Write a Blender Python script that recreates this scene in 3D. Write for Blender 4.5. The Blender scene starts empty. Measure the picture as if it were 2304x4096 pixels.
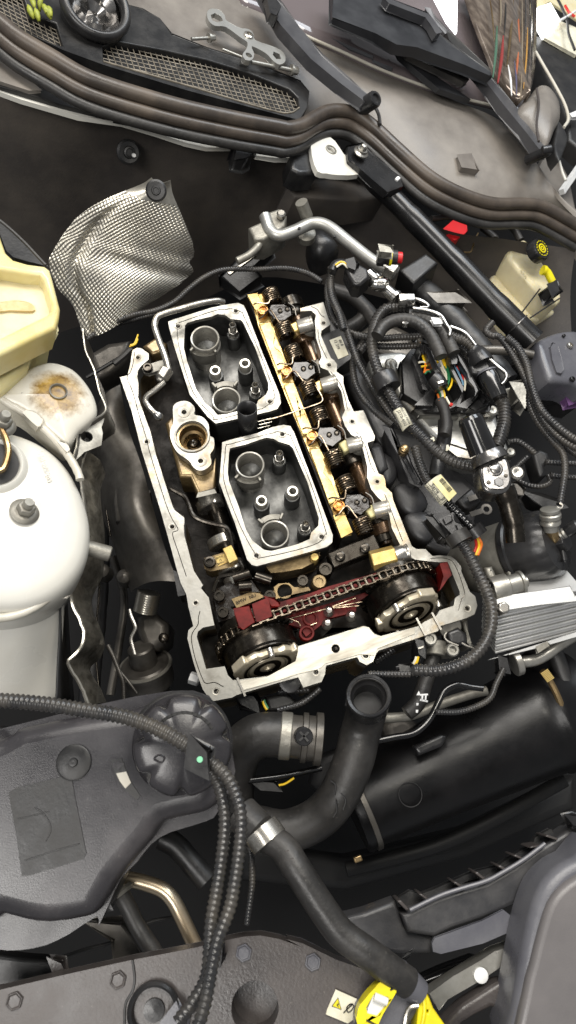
import bpy, math, random
from mathutils import Vector, Matrix, Euler
from mathutils.geometry import tessellate_polygon
R = math.radians
random.seed(7)
scene = bpy.context.scene
COL = scene.collection

# ------------------------------------------------------------------ camera
CAM_LOC = Vector((-.08818, -.50556, .80446))
CAM_ROT = Euler((R(18.924), R(-1.539), R(-19.147)), 'XYZ')
LENS = 26.0
cd = bpy.data.cameras.new('camera'); cam = bpy.data.objects.new('camera', cd); COL.objects.link(cam)
cam.location = CAM_LOC; cam.rotation_euler = CAM_ROT
cd.sensor_fit = 'VERTICAL'; cd.sensor_height = 36; cd.sensor_width = 20.25; cd.lens = LENS
cd.clip_start = .02; cd.clip_end = 60
cd.dof.use_dof = True; cd.dof.focus_distance = .86; cd.dof.aperture_fstop = 9.0
scene.camera = cam

# ------------------------------------------------------------------ world, lamps, exposure
w = bpy.data.worlds.new('World'); scene.world = w; w.use_nodes = True
w.node_tree.nodes['Background'].inputs[0].default_value = (.95, .97, 1.0, 1)
w.node_tree.nodes['Background'].inputs[1].default_value = .25
def area(name, loc, target, sx, sy, power, col):
    l = bpy.data.lights.new(name, 'AREA'); l.shape = 'RECTANGLE'; l.size = sx; l.size_y = sy
    l.energy = power; l.color = col
    o = bpy.data.objects.new(name, l); COL.objects.link(o); o.location = loc
    o.rotation_euler = (Vector(target) - Vector(loc)).to_track_quat('-Z', 'Y').to_euler()
    return o
area('ceiling_lamp', (.5, 1.0, 2.3), (0, 0, 0), 2.2, .8, 70, (1, .955, .89))      # garage tube lights behind, over the windscreen
area('ceiling_lamp', (-1.1, -.9, 2.3), (0, -.2, 0), 1.6, .6, 34, (1, .97, .93))   # the row over the bonnet
area('work_lamp', (.19, -.28, 1.04), (.05, -.33, 0), .20, .12, 2.0, (1, .95, .84))  # hand lamp held beside the phone
area('window_light', (1.25, .75, 1.15), (.15, .1, 0), .8, .7, 13, (.88, .94, 1))    # daylight from the open side, upper right
scene.view_settings.view_transform = 'Standard'; scene.view_settings.look = 'None'
scene.view_settings.exposure = 0.12; scene.view_settings.gamma = 1.0
scene.render.engine = 'CYCLES'
scene.cycles.max_bounces = 8; scene.cycles.caustics_reflective = False; scene.cycles.caustics_refractive = False
scene.cycles.use_denoising = True

# ------------------------------------------------------------------ measuring: photo position + height -> place in the bay
REG = {'A': (0, 0, .8282), 'B': (1100, 0, .8309), 'C': (0, 600, .6901), 'D': (900, 700, .9690), 'E': (450, 1100, .4831),
       'F': (950, 1100, .4831), 'G': (650, 1600, .4831), 'H': (1200, 1600, .4831), 'I': (700, 2100, .4141), 'J': (1100, 2100, .6211),
       'K': (0, 1400, .5521), 'L': (1300, 1200, .6929), 'M': (1500, 1900, .5549), 'N': (0, 2600, .7591), 'O': (900, 2500, .9690),
       'Q': (0, 3300, .8282), 'S': (1100, 3200, .8309), 'X': (1500, 0, .5549), 'Y': (1600, 1350, .2761), 'T': (400, 2250, .3451), 'P': (0, 0, 1)}
FPX = LENS * 4096 / 36
CM = CAM_ROT.to_matrix()
KT = .40            # the engine leans over to one side: bodywork levels fall by KT per metre across
def ray(x, y): return CM @ Vector(((x - 1152) / FPX, -(y - 2048) / FPX, -1))
def at(x, y, z, body=False):
    d = ray(x, y)
    if body: t = (z - CAM_LOC.z - KT * CAM_LOC.x) / (d.z + KT * d.x)
    else: t = (z - CAM_LOC.z) / d.z
    return CAM_LOC + d * t
def px(reg, x, y): a, b, s = REG[reg]; return a + x * s, b + y * s
def pts(s, z=0, body=False):
    """'E 10,20 30,40,.05 F 5,5' -> world points; the third number is a height of its own"""
    out = []; reg = 'P'
    for t in s.split():
        if t.isalpha(): reg = t; continue
        v = [float(q) for q in t.split(',')]
        x, y = px(reg, v[0], v[1])
        out.append(at(x, y, v[2] if len(v) > 2 else z, body))
    return out
def pt(s, z=0, body=False): return pts(s, z, body)[0]
def depth(p): return -(CM.transposed() @ (p - CAM_LOC)).z
def m_per(reg, p): return REG[reg][2] * depth(p) / FPX      # metres per measured unit at p
UPB = Vector((KT, 0, 1)).normalized()
UP = Vector((0, 0, 1))

# ------------------------------------------------------------------ mesh helpers
def cr(P, n=6, closed=False):
    if len(P) < 3: return [P[0].lerp(P[1], i / n) for i in range(n + 1)]
    out = []; N = len(P); rng = range(N if closed else N - 1)
    for i in rng:
        if closed: a, b, c, d = P[(i - 1) % N], P[i], P[(i + 1) % N], P[(i + 2) % N]
        else:
            b, c = P[i], P[i + 1]
            a = P[i - 1] if i else b * 2 - c
            d = P[i + 2] if i + 2 < N else c * 2 - b
        for k in range(n):
            t = k / n
            out.append(.5 * (2 * b + (c - a) * t + (2 * a - 5 * b + 4 * c - d) * t * t + (3 * b - a - 3 * c + d) * t ** 3))
    if not closed: out.append(P[-1].copy())
    return out
def resample(P, step):
    L = [0]
    for a, b in zip(P, P[1:]): L.append(L[-1] + (b - a).length)
    n = max(2, int(L[-1] / step)); out = []; j = 0
    for i in range(n + 1):
        s = L[-1] * i / n
        while j < len(L) - 2 and L[j + 1] < s: j += 1
        f = (s - L[j]) / max(1e-9, L[j + 1] - L[j])
        out.append(P[j].lerp(P[j + 1], min(1, max(0, f))))
    return out
def basis(ax, hint=None):
    z = ax.normalized(); h = hint or (Vector((0, 0, 1)) if abs(z.z) < .9 else Vector((0, 1, 0)))
    x = h.cross(z)
    if x.length < 1e-6: x = Vector((1, 0, 0)).cross(z)
    x.normalize(); y = z.cross(x)
    return Matrix((x, y, z)).transposed()

class MB:
    def __init__(s): s.v = []; s.f = []; s.pr = []; s.n = 0
    def add(s, v, f):
        s.n += 1; n = len(s.v); s.v += [Vector(q) for q in v]; s.f += [tuple(i + n for i in g) for g in f]; return s
    def prism(s, loops, h, up=UP):
        """first loop the outline, the others holes; extruded down by h"""
        s.pr.append((loops, h, up)); d = up * -h; flat = [p for l in loops for p in l]; N = len(flat)
        tri = tessellate_polygon(loops); F = []
        for t in tri:
            a, b, c = (flat[i] for i in t)
            if (b - a).cross(c - a).dot(up) < 0: t = (t[0], t[2], t[1])
            F.append(tuple(t)); F.append((t[0] + N, t[2] + N, t[1] + N))
        o = 0
        for l in loops:
            n = len(l)
            for i in range(n):
                j = (i + 1) % n; F.append((o + i, o + i + N, o + j + N, o + j))
            o += n
        return s.add(flat + [p + d for p in flat], F)
    def rounded(s, loops, h, up, r, segs):
        """prism with a rolled top edge of radius r"""
        r = min(r, h * .9); out = MB(); rings = []
        for li, l in enumerate(loops):
            n = len(l); ar = sum((l[i] - l[0]).cross(l[(i + 1) % n] - l[0]).dot(up) for i in range(n)); sg = 1 if (ar > 0) == (li == 0) else -1
            off = []
            for i in range(n):
                e1 = l[i] - l[i - 1]; e2 = l[(i + 1) % n] - l[i]
                n1 = up.cross(e1).normalized() * sg; n2 = up.cross(e2).normalized() * sg
                q = n1 + n2; k = 1 + n1.dot(n2); off.append(q / max(k, .5))
            R_ = [[p - up * h for p in l]]
            for k in range(segs + 1):
                a = math.pi / 2 * k / segs; ins = r * (1 - math.cos(a)); dz = r * (1 - math.sin(a)); R_.append([p + o * ins - up * dz for p, o in zip(l, off)])
            rings.append(R_)
            V = [p for q in R_ for p in q]; F = []
            for a in range(len(R_) - 1):
                for i in range(n): j = (i + 1) % n; F.append((a * n + i, a * n + j, (a + 1) * n + j, (a + 1) * n + i) if (sg > 0) == (li == 0) and li == 0 else (a * n + i, (a + 1) * n + i, (a + 1) * n + j, a * n + j))
            out.add(V, F)
        top = [R_[-1] for R_ in rings]; flat = [p for l in top for p in l]; F = []
        for t in tessellate_polygon(top):
            a, b, c = (flat[i] for i in t); F.append(tuple(t) if (b - a).cross(c - a).dot(up) > 0 else (t[0], t[2], t[1]))
        out.add(flat, F); return out
    def tube(s, P, r, n=10, cap=True, closed=False, flat=1.0):
        N = len(P); rr = r if isinstance(r, (list, tuple)) else [r] * N
        T = []
        for i in range(N):
            a, b = (P[i - 1], P[(i + 1) % N]) if closed else (P[max(0, i - 1)], P[min(N - 1, i + 1)])
            t = b - a; T.append(t.normalized() if t.length > 1e-9 else Vector((0, 0, 1)))
        B = basis(T[0]); x = B.col[0].copy(); V = []; F = []
        for i in range(N):
            x = x - T[i] * x.dot(T[i]); x.normalize(); y = T[i].cross(x)
            for k in range(n):
                a = 2 * math.pi * k / n
                V.append(P[i] + (x * math.cos(a) * flat + y * math.sin(a)) * rr[i])
        for i in range(N if closed else N - 1):
            j = (i + 1) % N
            for k in range(n):
                l = (k + 1) % n; F.append((i * n + k, i * n + l, j * n + l, j * n + k))
        if cap and not closed:
            F.append(tuple(range(n - 1, -1, -1))); F.append(tuple(range((N - 1) * n, N * n)))
        return s.add(V, F)
    def lathe(s, prof, o, ax=UP, n=24, closed=False, lobes=None):
        B = basis(ax); V = []; F = []; m = len(prof)
        for r, h in prof:
            for k in range(n):
                a = 2 * math.pi * k / n
                q = r * (lobes(a, r, h) if lobes else 1)
                V.append(o + B @ Vector((q * math.cos(a), q * math.sin(a), h)))
        for i in range(m if closed else m - 1):
            j = (i + 1) % m
            for k in range(n):
                l = (k + 1) % n; F.append((i * n + k, i * n + l, j * n + l, j * n + k))
        if not closed:
            if prof[0][0] > 1e-6 and prof[-1][0] > 1e-6: F.append(tuple(range(n - 1, -1, -1)))
            if prof[-1][0] > 1e-6: F.append(tuple(range((m - 1) * n, m * n)))
        return s.add(V, F)
    def box(s, c, sx, sy, sz, B=None):
        B = B or Matrix.Identity(3); V = []
        for z in (-.5, .5):
            for x, y in ((-.5, -.5), (.5, -.5), (.5, .5), (-.5, .5)): V.append(c + B @ Vector((x * sx, y * sy, z * sz)))
        return s.add(V, [(3, 2, 1, 0), (4, 5, 6, 7), (0, 1, 5, 4), (1, 2, 6, 5), (2, 3, 7, 6), (3, 0, 4, 7)])
    def grid(s, rows):
        m = len(rows[0]); F = []
        for i in range(len(rows) - 1):
            for j in range(m - 1): F.append((i * m + j, i * m + j + 1, (i + 1) * m + j + 1, (i + 1) * m + j))
        return s.add([p for r in rows for p in r], F)
    def ribbon(s, P, width, th=.0008):
        """upright strip along P: goes down by width"""
        N = len(P); V = []; F = []
        for i in range(N):
            t = (P[min(N - 1, i + 1)] - P[max(0, i - 1)]).normalized(); sd = t.cross(UP).normalized() * th / 2
            V += [P[i] + sd, P[i] - sd, P[i] - sd - UP * width, P[i] + sd - UP * width]
        for i in range(N - 1):
            for k in range(4): l = (k + 1) % 4; F.append((i * 4 + k, i * 4 + l, i * 4 + 4 + l, i * 4 + 4 + k))
        F += [(3, 2, 1, 0), tuple(range(N * 4 - 4, N * 4))]
        return s.add(V, F)
    def helix(s, c, ax, rad, length, turns, wr, n=6, per=14):
        B = basis(ax); N = int(turns * per)
        P = [c + B @ Vector((rad * math.cos(2 * math.pi * i / per), rad * math.sin(2 * math.pi * i / per), length * (i / N - .5))) for i in range(N + 1)]
        return s.tube(P, wr, n)

def hexpts(c, r, ax=UP, n=6, rot=0):
    B = basis(ax); return [c + B @ Vector((r * math.cos(2 * math.pi * k / n + rot), r * math.sin(2 * math.pi * k / n + rot), 0)) for k in range(n)]
def circ(c, r, n=16, ax=UP): return hexpts(c, r, ax, n)[::1]

WLOC = {}
def _link(o, parent, wl):
    COL.objects.link(o); WLOC[o.name] = wl
    if parent is not None:
        o.parent = parent; o.location = wl - WLOC[parent.name]
    else: o.location = wl
def tags(o, label, cat, group=None, kind=None):
    if label: o['label'] = label
    if cat: o['category'] = cat
    if group: o['group'] = group
    if kind: o['kind'] = kind
    return o
def T(name, label, cat, loc, group=None):
    o = bpy.data.objects.new(name, None); o.empty_display_size = .02; _link(o, None, Vector(loc)); return tags(o, label, cat, group)
def O(name, mb, mat, parent=None, label=None, cat=None, group=None, kind=None, bevel=0, sharp=38, segs=2, solid=0, sub=0):
    if bevel >= .004 and mb.n == 1 and mb.pr:
        mb = mb.rounded(*mb.pr[0], bevel, max(segs, 4)); bevel = 0; sharp = max(sharp, 50)
    xs = [p.x for p in mb.v]; ys = [p.y for p in mb.v]; zs = [p.z for p in mb.v]
    c = Vector(((min(xs) + max(xs)) / 2, (min(ys) + max(ys)) / 2, min(zs)))
    me = bpy.data.meshes.new(name); me.from_pydata([p - c for p in mb.v], [], mb.f); me.validate(); me.update()
    me.materials.append(mat)
    me.polygons.foreach_set('use_smooth', [True] * len(me.polygons))
    me.set_sharp_from_angle(angle=R(sharp))
    o = bpy.data.objects.new(name, me); _link(o, parent, c)
    if solid: q = o.modifiers.new('solid', 'SOLIDIFY'); q.thickness = solid; q.offset = -1
    if bevel:
        b = o.modifiers.new('bevel', 'BEVEL'); b.width = bevel; b.segments = segs; b.limit_method = 'ANGLE'; b.angle_limit = R(35)
        b.harden_normals = False
    if sub: q = o.modifiers.new('sub', 'SUBSURF'); q.levels = sub; q.render_levels = sub
    return tags(o, label, cat, group, kind)
def copyto(o, parent, wl, rot=None, label=None, group=None):
    c = o.copy(); _link(c, parent, Vector(wl))
    if rot is not None: c.rotation_euler = rot
    if label: c['label'] = label
    if group: c['group'] = group
    return c
def text(s, size, loc, right, up, mat, parent, ext=.0001, name='lettering'):
    cu = bpy.data.curves.new('t', 'FONT'); cu.body = s; cu.size = size; cu.align_x = 'CENTER'; cu.align_y = 'CENTER'; cu.extrude = ext; cu.resolution_u = 2
    to = bpy.data.objects.new('t', cu); COL.objects.link(to)
    me = bpy.data.meshes.new_from_object(to.evaluated_get(bpy.context.evaluated_depsgraph_get()))
    bpy.data.objects.remove(to); me.materials.clear(); me.materials.append(mat)
    x = right.normalized(); z = x.cross(up).normalized(); y = z.cross(x)
    M = Matrix((x, y, z)).transposed()
    for v in me.vertices: v.co = M @ v.co
    o = bpy.data.objects.new(name, me); _link(o, parent, Vector(loc)); return o

# ------------------------------------------------------------------ materials
def lin(c): return tuple((q / 255 / 12.92 if q <= 10 else ((q / 255 + .055) / 1.055) ** 2.4) for q in c)
def mat(name, c, rough=.5, metal=0, c2=None, scale=30, bump=0, bscale=200, rvar=.12, coat=0, mixpos=(.4, .65), trans=0, sss=0, aniso=None, detail=5, c3=None, s3=11, p3=(.54, .70), dust=None):
    m = bpy.data.materials.new(name); m.use_nodes = True; nt = m.node_tree; p = nt.nodes['Principled BSDF']; L = nt.links
    c = lin(c); p.inputs['Base Color'].default_value = (*c, 1); p.inputs['Roughness'].default_value = rough; p.inputs['Metallic'].default_value = metal
    if coat: p.inputs['Coat Weight'].default_value = coat; p.inputs['Coat Roughness'].default_value = .12
    if trans: p.inputs['Transmission Weight'].default_value = trans
    if sss: p.inputs['Subsurface Weight'].default_value = sss; p.inputs['Subsurface Radius'].default_value = (.02, .015, .006); p.inputs['Subsurface Scale'].default_value = .4
    tc = nt.nodes.new('ShaderNodeTexCoord'); mp = nt.nodes.new('ShaderNodeMapping'); L.new(tc.outputs['Object'], mp.inputs[0])
    if aniso: mp.inputs['Scale'].default_value = aniso
    nz = nt.nodes.new('ShaderNodeTexNoise'); nz.inputs['Scale'].default_value = scale; nz.inputs['Detail'].default_value = detail; nz.inputs['Roughness'].default_value = .62
    L.new(mp.outputs[0], nz.inputs['Vector'])
    if c2:
        rp = nt.nodes.new('ShaderNodeValToRGB'); rp.color_ramp.elements[0].color = (*c, 1); rp.color_ramp.elements[1].color = (*lin(c2), 1)
        rp.color_ramp.elements[0].position, rp.color_ramp.elements[1].position = mixpos
        L.new(nz.outputs[0], rp.inputs[0]); L.new(rp.outputs[0], p.inputs['Base Color'])
    if c3:
        n3 = nt.nodes.new('ShaderNodeTexNoise'); n3.inputs['Scale'].default_value = s3; n3.inputs['Detail'].default_value = 6; n3.inputs['Roughness'].default_value = .68; L.new(tc.outputs['Object'], n3.inputs['Vector'])
        r3 = nt.nodes.new('ShaderNodeMapRange'); r3.inputs['From Min'].default_value, r3.inputs['From Max'].default_value = p3; L.new(n3.outputs[0], r3.inputs[0])
        m3 = nt.nodes.new('ShaderNodeMix'); m3.data_type = 'RGBA'; L.new(r3.outputs[0], m3.inputs[0]); L.new(rp.outputs[0], m3.inputs[6]); m3.inputs[7].default_value = (*lin(c3), 1); L.new(m3.outputs[2], p.inputs['Base Color'])
    if dust:
        n4 = nt.nodes.new('ShaderNodeTexNoise'); n4.inputs['Scale'].default_value = 300; n4.inputs['Detail'].default_value = 2; L.new(tc.outputs['Object'], n4.inputs['Vector'])
        r4 = nt.nodes.new('ShaderNodeMapRange'); r4.inputs['From Min'].default_value = .66; r4.inputs['From Max'].default_value = .82; r4.inputs['To Max'].default_value = .35; L.new(n4.outputs[0], r4.inputs[0])
        m4 = nt.nodes.new('ShaderNodeMix'); m4.data_type = 'RGBA'; L.new(r4.outputs[0], m4.inputs[0]); L.new(p.inputs['Base Color'].links[0].from_socket, m4.inputs[6]); m4.inputs[7].default_value = (*lin(dust), 1); L.new(m4.outputs[2], p.inputs['Base Color'])
    if rvar:
        mr = nt.nodes.new('ShaderNodeMapRange'); mr.inputs['From Min'].default_value = .3; mr.inputs['From Max'].default_value = .7
        mr.inputs['To Min'].default_value = max(.03, rough - rvar); mr.inputs['To Max'].default_value = min(1, rough + rvar)
        L.new(nz.outputs[0], mr.inputs[0]); L.new(mr.outputs[0], p.inputs['Roughness'])
    if bump:
        n2 = nt.nodes.new('ShaderNodeTexNoise'); n2.inputs['Scale'].default_value = bscale; n2.inputs['Detail'].default_value = 4
        L.new(mp.outputs[0], n2.inputs['Vector'])
        b = nt.nodes.new('ShaderNodeBump'); b.inputs['Strength'].default_value = bump; b.inputs['Distance'].default_value = .0006
        L.new(n2.outputs[0], b.inputs['Height']); L.new(b.outputs[0], p.inputs['Normal'])
    return m
ALU = mat('machined_aluminium', (170, 168, 161), .37, .72, (118, 115, 107), 38, .2, 240, mixpos=(.38, .72), detail=8, c3=(156, 130, 82), p3=(.57, .74))
RAIL = mat('bright_aluminium', (206, 201, 188), .42, .6, (160, 154, 141), 14, .15, 160, aniso=(1, 5, 1))
CAST = mat('cast_aluminium', (150, 147, 138), .5, .6, (105, 102, 95), 30, .5, 300)
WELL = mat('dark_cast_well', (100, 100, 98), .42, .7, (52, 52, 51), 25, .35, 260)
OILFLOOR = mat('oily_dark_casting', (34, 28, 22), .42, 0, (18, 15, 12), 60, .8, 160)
OILFLOOR.node_tree.nodes['Principled BSDF'].inputs['Specular IOR Level'].default_value = .15
OILWALL = mat('oil_stained_aluminium', (140, 120, 84), .32, .6, (60, 46, 28), 26, .3, 150, coat=.3)
GOLD = mat('oil_yellowed_plate', (206, 180, 112), .3, .45, (168, 134, 66), 45, .15, 200, coat=.5)
GOLDBOLT = mat('amber_bolt', (190, 128, 40), .28, .6, (120, 66, 16), 260, .4, 500, coat=.6)
SPRING = mat('spring_steel', (146, 132, 114), .24, 1, (92, 80, 66), 180)
CHAIN = mat('oily_chain_steel', (120, 110, 96), .24, .95, (58, 50, 42), 160)
STEEL = mat('bright_steel', (196, 192, 184), .27, .9, (150, 146, 138), 120, rvar=.08)
TUBEM = mat('satin_tube_steel', (204, 200, 190), .34, .65, (160, 156, 146), 60)
PIPE = mat('satin_aluminium_pipe', (192, 192, 188), .36, .75, (158, 157, 152), 30, .15, 200)
TOOL = mat('worn_tool_chrome', (138, 136, 134), .24, .95, (104, 102, 100), 90, .15, 120)
SILVER = mat('clean_silver_plate', (222, 222, 220), .4, .5, (196, 196, 194), 20, .1, 200)
OILGLOSS = mat('wet_oil_black', (34, 26, 18), .24, 0, (20, 15, 11), 60, .8, 120, coat=.1)
BRACEM = mat('satin_black_paint', (20, 20, 21), .27, 0, (30, 29, 29), 20, rvar=.06)
MESHM = mat('grimy_wire', (132, 124, 110), .5, .2, (92, 86, 76), 80)
MANI = mat('dark_grey_plastic', (48, 48, 50), .42, 0, (66, 65, 65), 22, .3, 300)
PLATEM = mat('bright_stamped_plate', (226, 216, 194), .36, .55, (190, 178, 152), 50)
VOID = mat('depth_shade_black', (7, 7, 8), .9, 0, rvar=0)
STEELD = mat('dark_steel', (70, 66, 60), .25, .9, (36, 32, 28), 90)
CHROME = mat('chrome', (184, 182, 178), .2, 1, (150, 148, 144), 80, rvar=.08)
CAMB = mat('oiled_camshaft', (104, 80, 56), .24, .7, (52, 38, 26), 60, coat=.6)
RED = mat('red_guide_plastic', (104, 15, 10), .5, 0, (62, 9, 6), 60)
RED.node_tree.nodes['Principled BSDF'].inputs['Specular IOR Level'].default_value = .22
REDCAP = mat('red_cap_plastic', (196, 30, 34), .4, 0, bump=.1)
RUBBER = mat('black_rubber', (38, 37, 36), .45, 0, (52, 50, 48), 30, .5, 200, c3=(74, 71, 67), s3=18, p3=(.56, .8), dust=(110, 106, 100))
SEAL = mat('seal_rubber', (60, 54, 49), .4, 0, (88, 78, 68), 14, .25, 300, dust=(110, 100, 88))
LOOM = mat('loom_plastic', (42, 42, 43), .27, 0, (66, 63, 59), 40, c3=(84, 79, 71), s3=26, p3=(.55, .78))
PLAS = mat('black_plastic', (30, 30, 31), .32, 0, (44, 43, 43), 26, .2, 420)
PLASD = mat('matt_black_plastic', (25, 25, 26), .42, 0, (42, 41, 40), 30, .3, 300)
TANKB = mat('dusty_tank_plastic', (40, 39, 42), .28, 0, (62, 60, 62), 9, .15, 700, mixpos=(.35, .72), dust=(120, 116, 112), detail=8, c3=(80, 77, 78), s3=6, p3=(.52, .72))
SHROUD = mat('dusty_shroud_plastic', (54, 50, 49), .34, 0, (84, 78, 75), 12, .4, 420, mixpos=(.35, .72), dust=(140, 134, 126), detail=8)
COWL = mat('dusty_cowl_plastic', (88, 83, 79), .4, 0, (140, 134, 126), 7, .35, 500, mixpos=(.3, .72))
ARM = mat('satin_arm_paint', (60, 60, 63), .36, 0, (74, 74, 76), 14, .1, 300)
FELT = mat('firewall_felt', (58, 54, 51), .7, 0, (86, 79, 71), 8, .5, 260, mixpos=(.4, .75))
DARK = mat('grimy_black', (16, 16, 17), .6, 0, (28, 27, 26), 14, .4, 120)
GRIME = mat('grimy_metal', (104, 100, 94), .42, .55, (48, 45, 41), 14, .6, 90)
WHITE = mat('white_car_paint', (214, 212, 204), .3, 0, (200, 196, 184), 6, .05, 90, coat=.35, mixpos=(.45, .8), c3=(172, 162, 140), s3=14, p3=(.6, .82))
SEAM = mat('painted_sealant', (196, 192, 180), .36, 0, (186, 180, 166), 30, .9, 60, coat=.2)
FOIL = mat('embossed_foil', (204, 199, 186), .33, .9, (150, 147, 140), 22, .25, 140)
YTANK = mat('aged_tank_plastic', (220, 209, 158), .34, 0, (200, 180, 100), 9, .12, 200, sss=.25, mixpos=(.4, .75))
CREAM = mat('cream_tank_plastic', (214, 206, 174), .42, 0, (196, 180, 130), 9, .25, 120, sss=.15)
RESV = mat('ivory_reservoir_plastic', (214, 204, 170), .38, 0, (190, 178, 140), 10, .12, 200, sss=.25)
YELLOW = mat('yellow_plastic', (228, 214, 24), .4, 0, (204, 188, 18), 40, .1)
WHITEP = mat('white_plastic', (228, 228, 226), .4, 0, (200, 200, 200), 40)
PAPER = mat('label_paper', (226, 222, 202), .55, 0, (200, 194, 170), 40, .3, 200)
PAPERY = mat('yellowed_label', (222, 212, 158), .5, 0, (200, 188, 130), 40)
INK = mat('black_ink', (26, 26, 26), .6, rvar=0)
GREYC = mat('grey_cover_plastic', (84, 84, 90), .34, 0, (98, 98, 102), 16, .25, 500)
PURPLE = mat('purple_plastic', (104, 72, 116), .5)
BRASS = mat('bronzed_pipe', (176, 152, 112), .3, .9, (120, 96, 64), 40, .2, 160)
COPPER = mat('warm_pipe_metal', (206, 192, 168), .32, .8, (170, 152, 126), 20)
WIREY = mat('wire_yellow', (226, 186, 30), .4, rvar=0); WIREW = mat('wire_white', (216, 210, 190), .4, rvar=0); WIREG = mat('wire_green', (30, 106, 64), .4, rvar=0)
WIRER = mat('wire_red', (186, 36, 26), .4, rvar=0); WIREB = mat('wire_blue', (110, 150, 176), .4, rvar=0); WIREO = mat('wire_orange', (214, 110, 24), .4, rvar=0)
STAIN = mat('oil_residue', (204, 186, 142), .5, 0, (190, 166, 116), 90, 1.0, 160, mixpos=(.35, .65))
GLASS = mat('reflection_grey_windscreen', (100, 92, 93), .06, 0, rvar=0, coat=.6)  # grey base colour carries the reflection of the bright garage
BLADE = mat('wiper_black', (34, 35, 38), .4, 0, (44, 45, 48), 20)
DUCT = mat('soft_black_duct', (12, 12, 13), .34, 0, (18, 17, 18), 16, .15, 300)
DUCT.node_tree.nodes['Principled BSDF'].inputs['Specular IOR Level'].default_value = .3
GLOSSB = mat('gloss_black_paint', (18, 18, 19), .16, 0, (26, 26, 26), 20, rvar=.05, coat=.5)
LEAF = mat('leaf_green', (128, 138, 50), .5, 0, (176, 180, 70), 60)
def emit(name, c, s):
    m = bpy.data.materials.new(name); m.use_nodes = True; p = m.node_tree.nodes['Principled BSDF']
    p.inputs['Base Color'].default_value = (.8, .8, .8, 1); p.inputs['Emission Color'].default_value = (*lin(c), 1); p.inputs['Emission Strength'].default_value = s; return m
LAMP = emit('lamp_face', (255, 255, 255), 3.0)

def stained_white(center, r0, r1):
    """white paint with an oily brown blotch of its own round one point of the object"""
    m = mat('stained_white_paint', (208, 204, 192), .3, 0, (190, 184, 170), 6, .05, 90, coat=.3, mixpos=(.45, .8)); nt = m.node_tree; L = nt.links; p = nt.nodes['Principled BSDF']
    old = p.inputs['Base Color'].links[0].from_socket
    tc = nt.nodes.new('ShaderNodeTexCoord'); vd = nt.nodes.new('ShaderNodeVectorMath'); vd.operation = 'DISTANCE'; vd.inputs[1].default_value = center; L.new(tc.outputs['Object'], vd.inputs[0])
    nz = nt.nodes.new('ShaderNodeTexNoise'); nz.inputs['Scale'].default_value = 70; nz.inputs['Detail'].default_value = 7; nz.inputs['Roughness'].default_value = .7; L.new(tc.outputs['Object'], nz.inputs['Vector'])
    mu = nt.nodes.new('ShaderNodeMath'); mu.operation = 'MULTIPLY_ADD'; mu.inputs[1].default_value = (r1 - r0) * 2.4; L.new(nz.outputs[0], mu.inputs[0]); L.new(vd.outputs['Value'], mu.inputs[2])
    mr = nt.nodes.new('ShaderNodeMapRange'); mr.inputs['From Min'].default_value = r0 + (r1 - r0) * 1.2; mr.inputs['From Max'].default_value = r1 + (r1 - r0) * 1.2; mr.inputs['To Min'].default_value = 1; mr.inputs['To Max'].default_value = 0; L.new(mu.outputs[0], mr.inputs[0])
    rp = nt.nodes.new('ShaderNodeValToRGB'); rp.color_ramp.elements[0].color = (*lin((92, 66, 26)), 1); rp.color_ramp.elements[1].color = (*lin((176, 142, 66)), 1); rp.color_ramp.elements[0].position = .35; rp.color_ramp.elements[1].position = .62; L.new(nz.outputs[0], rp.inputs[0])
    mx = nt.nodes.new('ShaderNodeMix'); mx.data_type = 'RGBA'; L.new(mr.outputs[0], mx.inputs[0]); L.new(old, mx.inputs[6]); L.new(rp.outputs[0], mx.inputs[7]); L.new(mx.outputs[2], p.inputs['Base Color'])
    return m
def pillow(poly, hgt, up=UP, rings=7, base=.0):
    """domed shape over an outline"""
    n = len(poly); c = sum(poly, Vector()) / n; b = MB(); V = [p - up * base for p in poly]; R_ = 1
    for k in range(rings):
        s = 1 - (k / rings) ** 1.4; V += [c + (p - c) * s + up * hgt * math.sqrt(max(0, 1 - s * s)) for p in poly]; R_ += 1
    V.append(c + up * hgt); F = []
    for a in range(R_ - 1):
        for i in range(n): j = (i + 1) % n; F.append((a * n + i, a * n + j, (a + 1) * n + j, (a + 1) * n + i))
    for i in range(n): F.append(((R_ - 1) * n + i, (R_ - 1) * n + (i + 1) % n, len(V) - 1))
    b.add(V, F); return b
# ------------------------------------------------------------------ depth shade sheet (black, the dark of the depths put into its colour)
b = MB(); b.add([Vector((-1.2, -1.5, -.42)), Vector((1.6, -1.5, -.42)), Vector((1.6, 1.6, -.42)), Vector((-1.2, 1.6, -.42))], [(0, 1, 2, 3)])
O('depth_shade_sheet', b, VOID, kind='structure')

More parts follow.
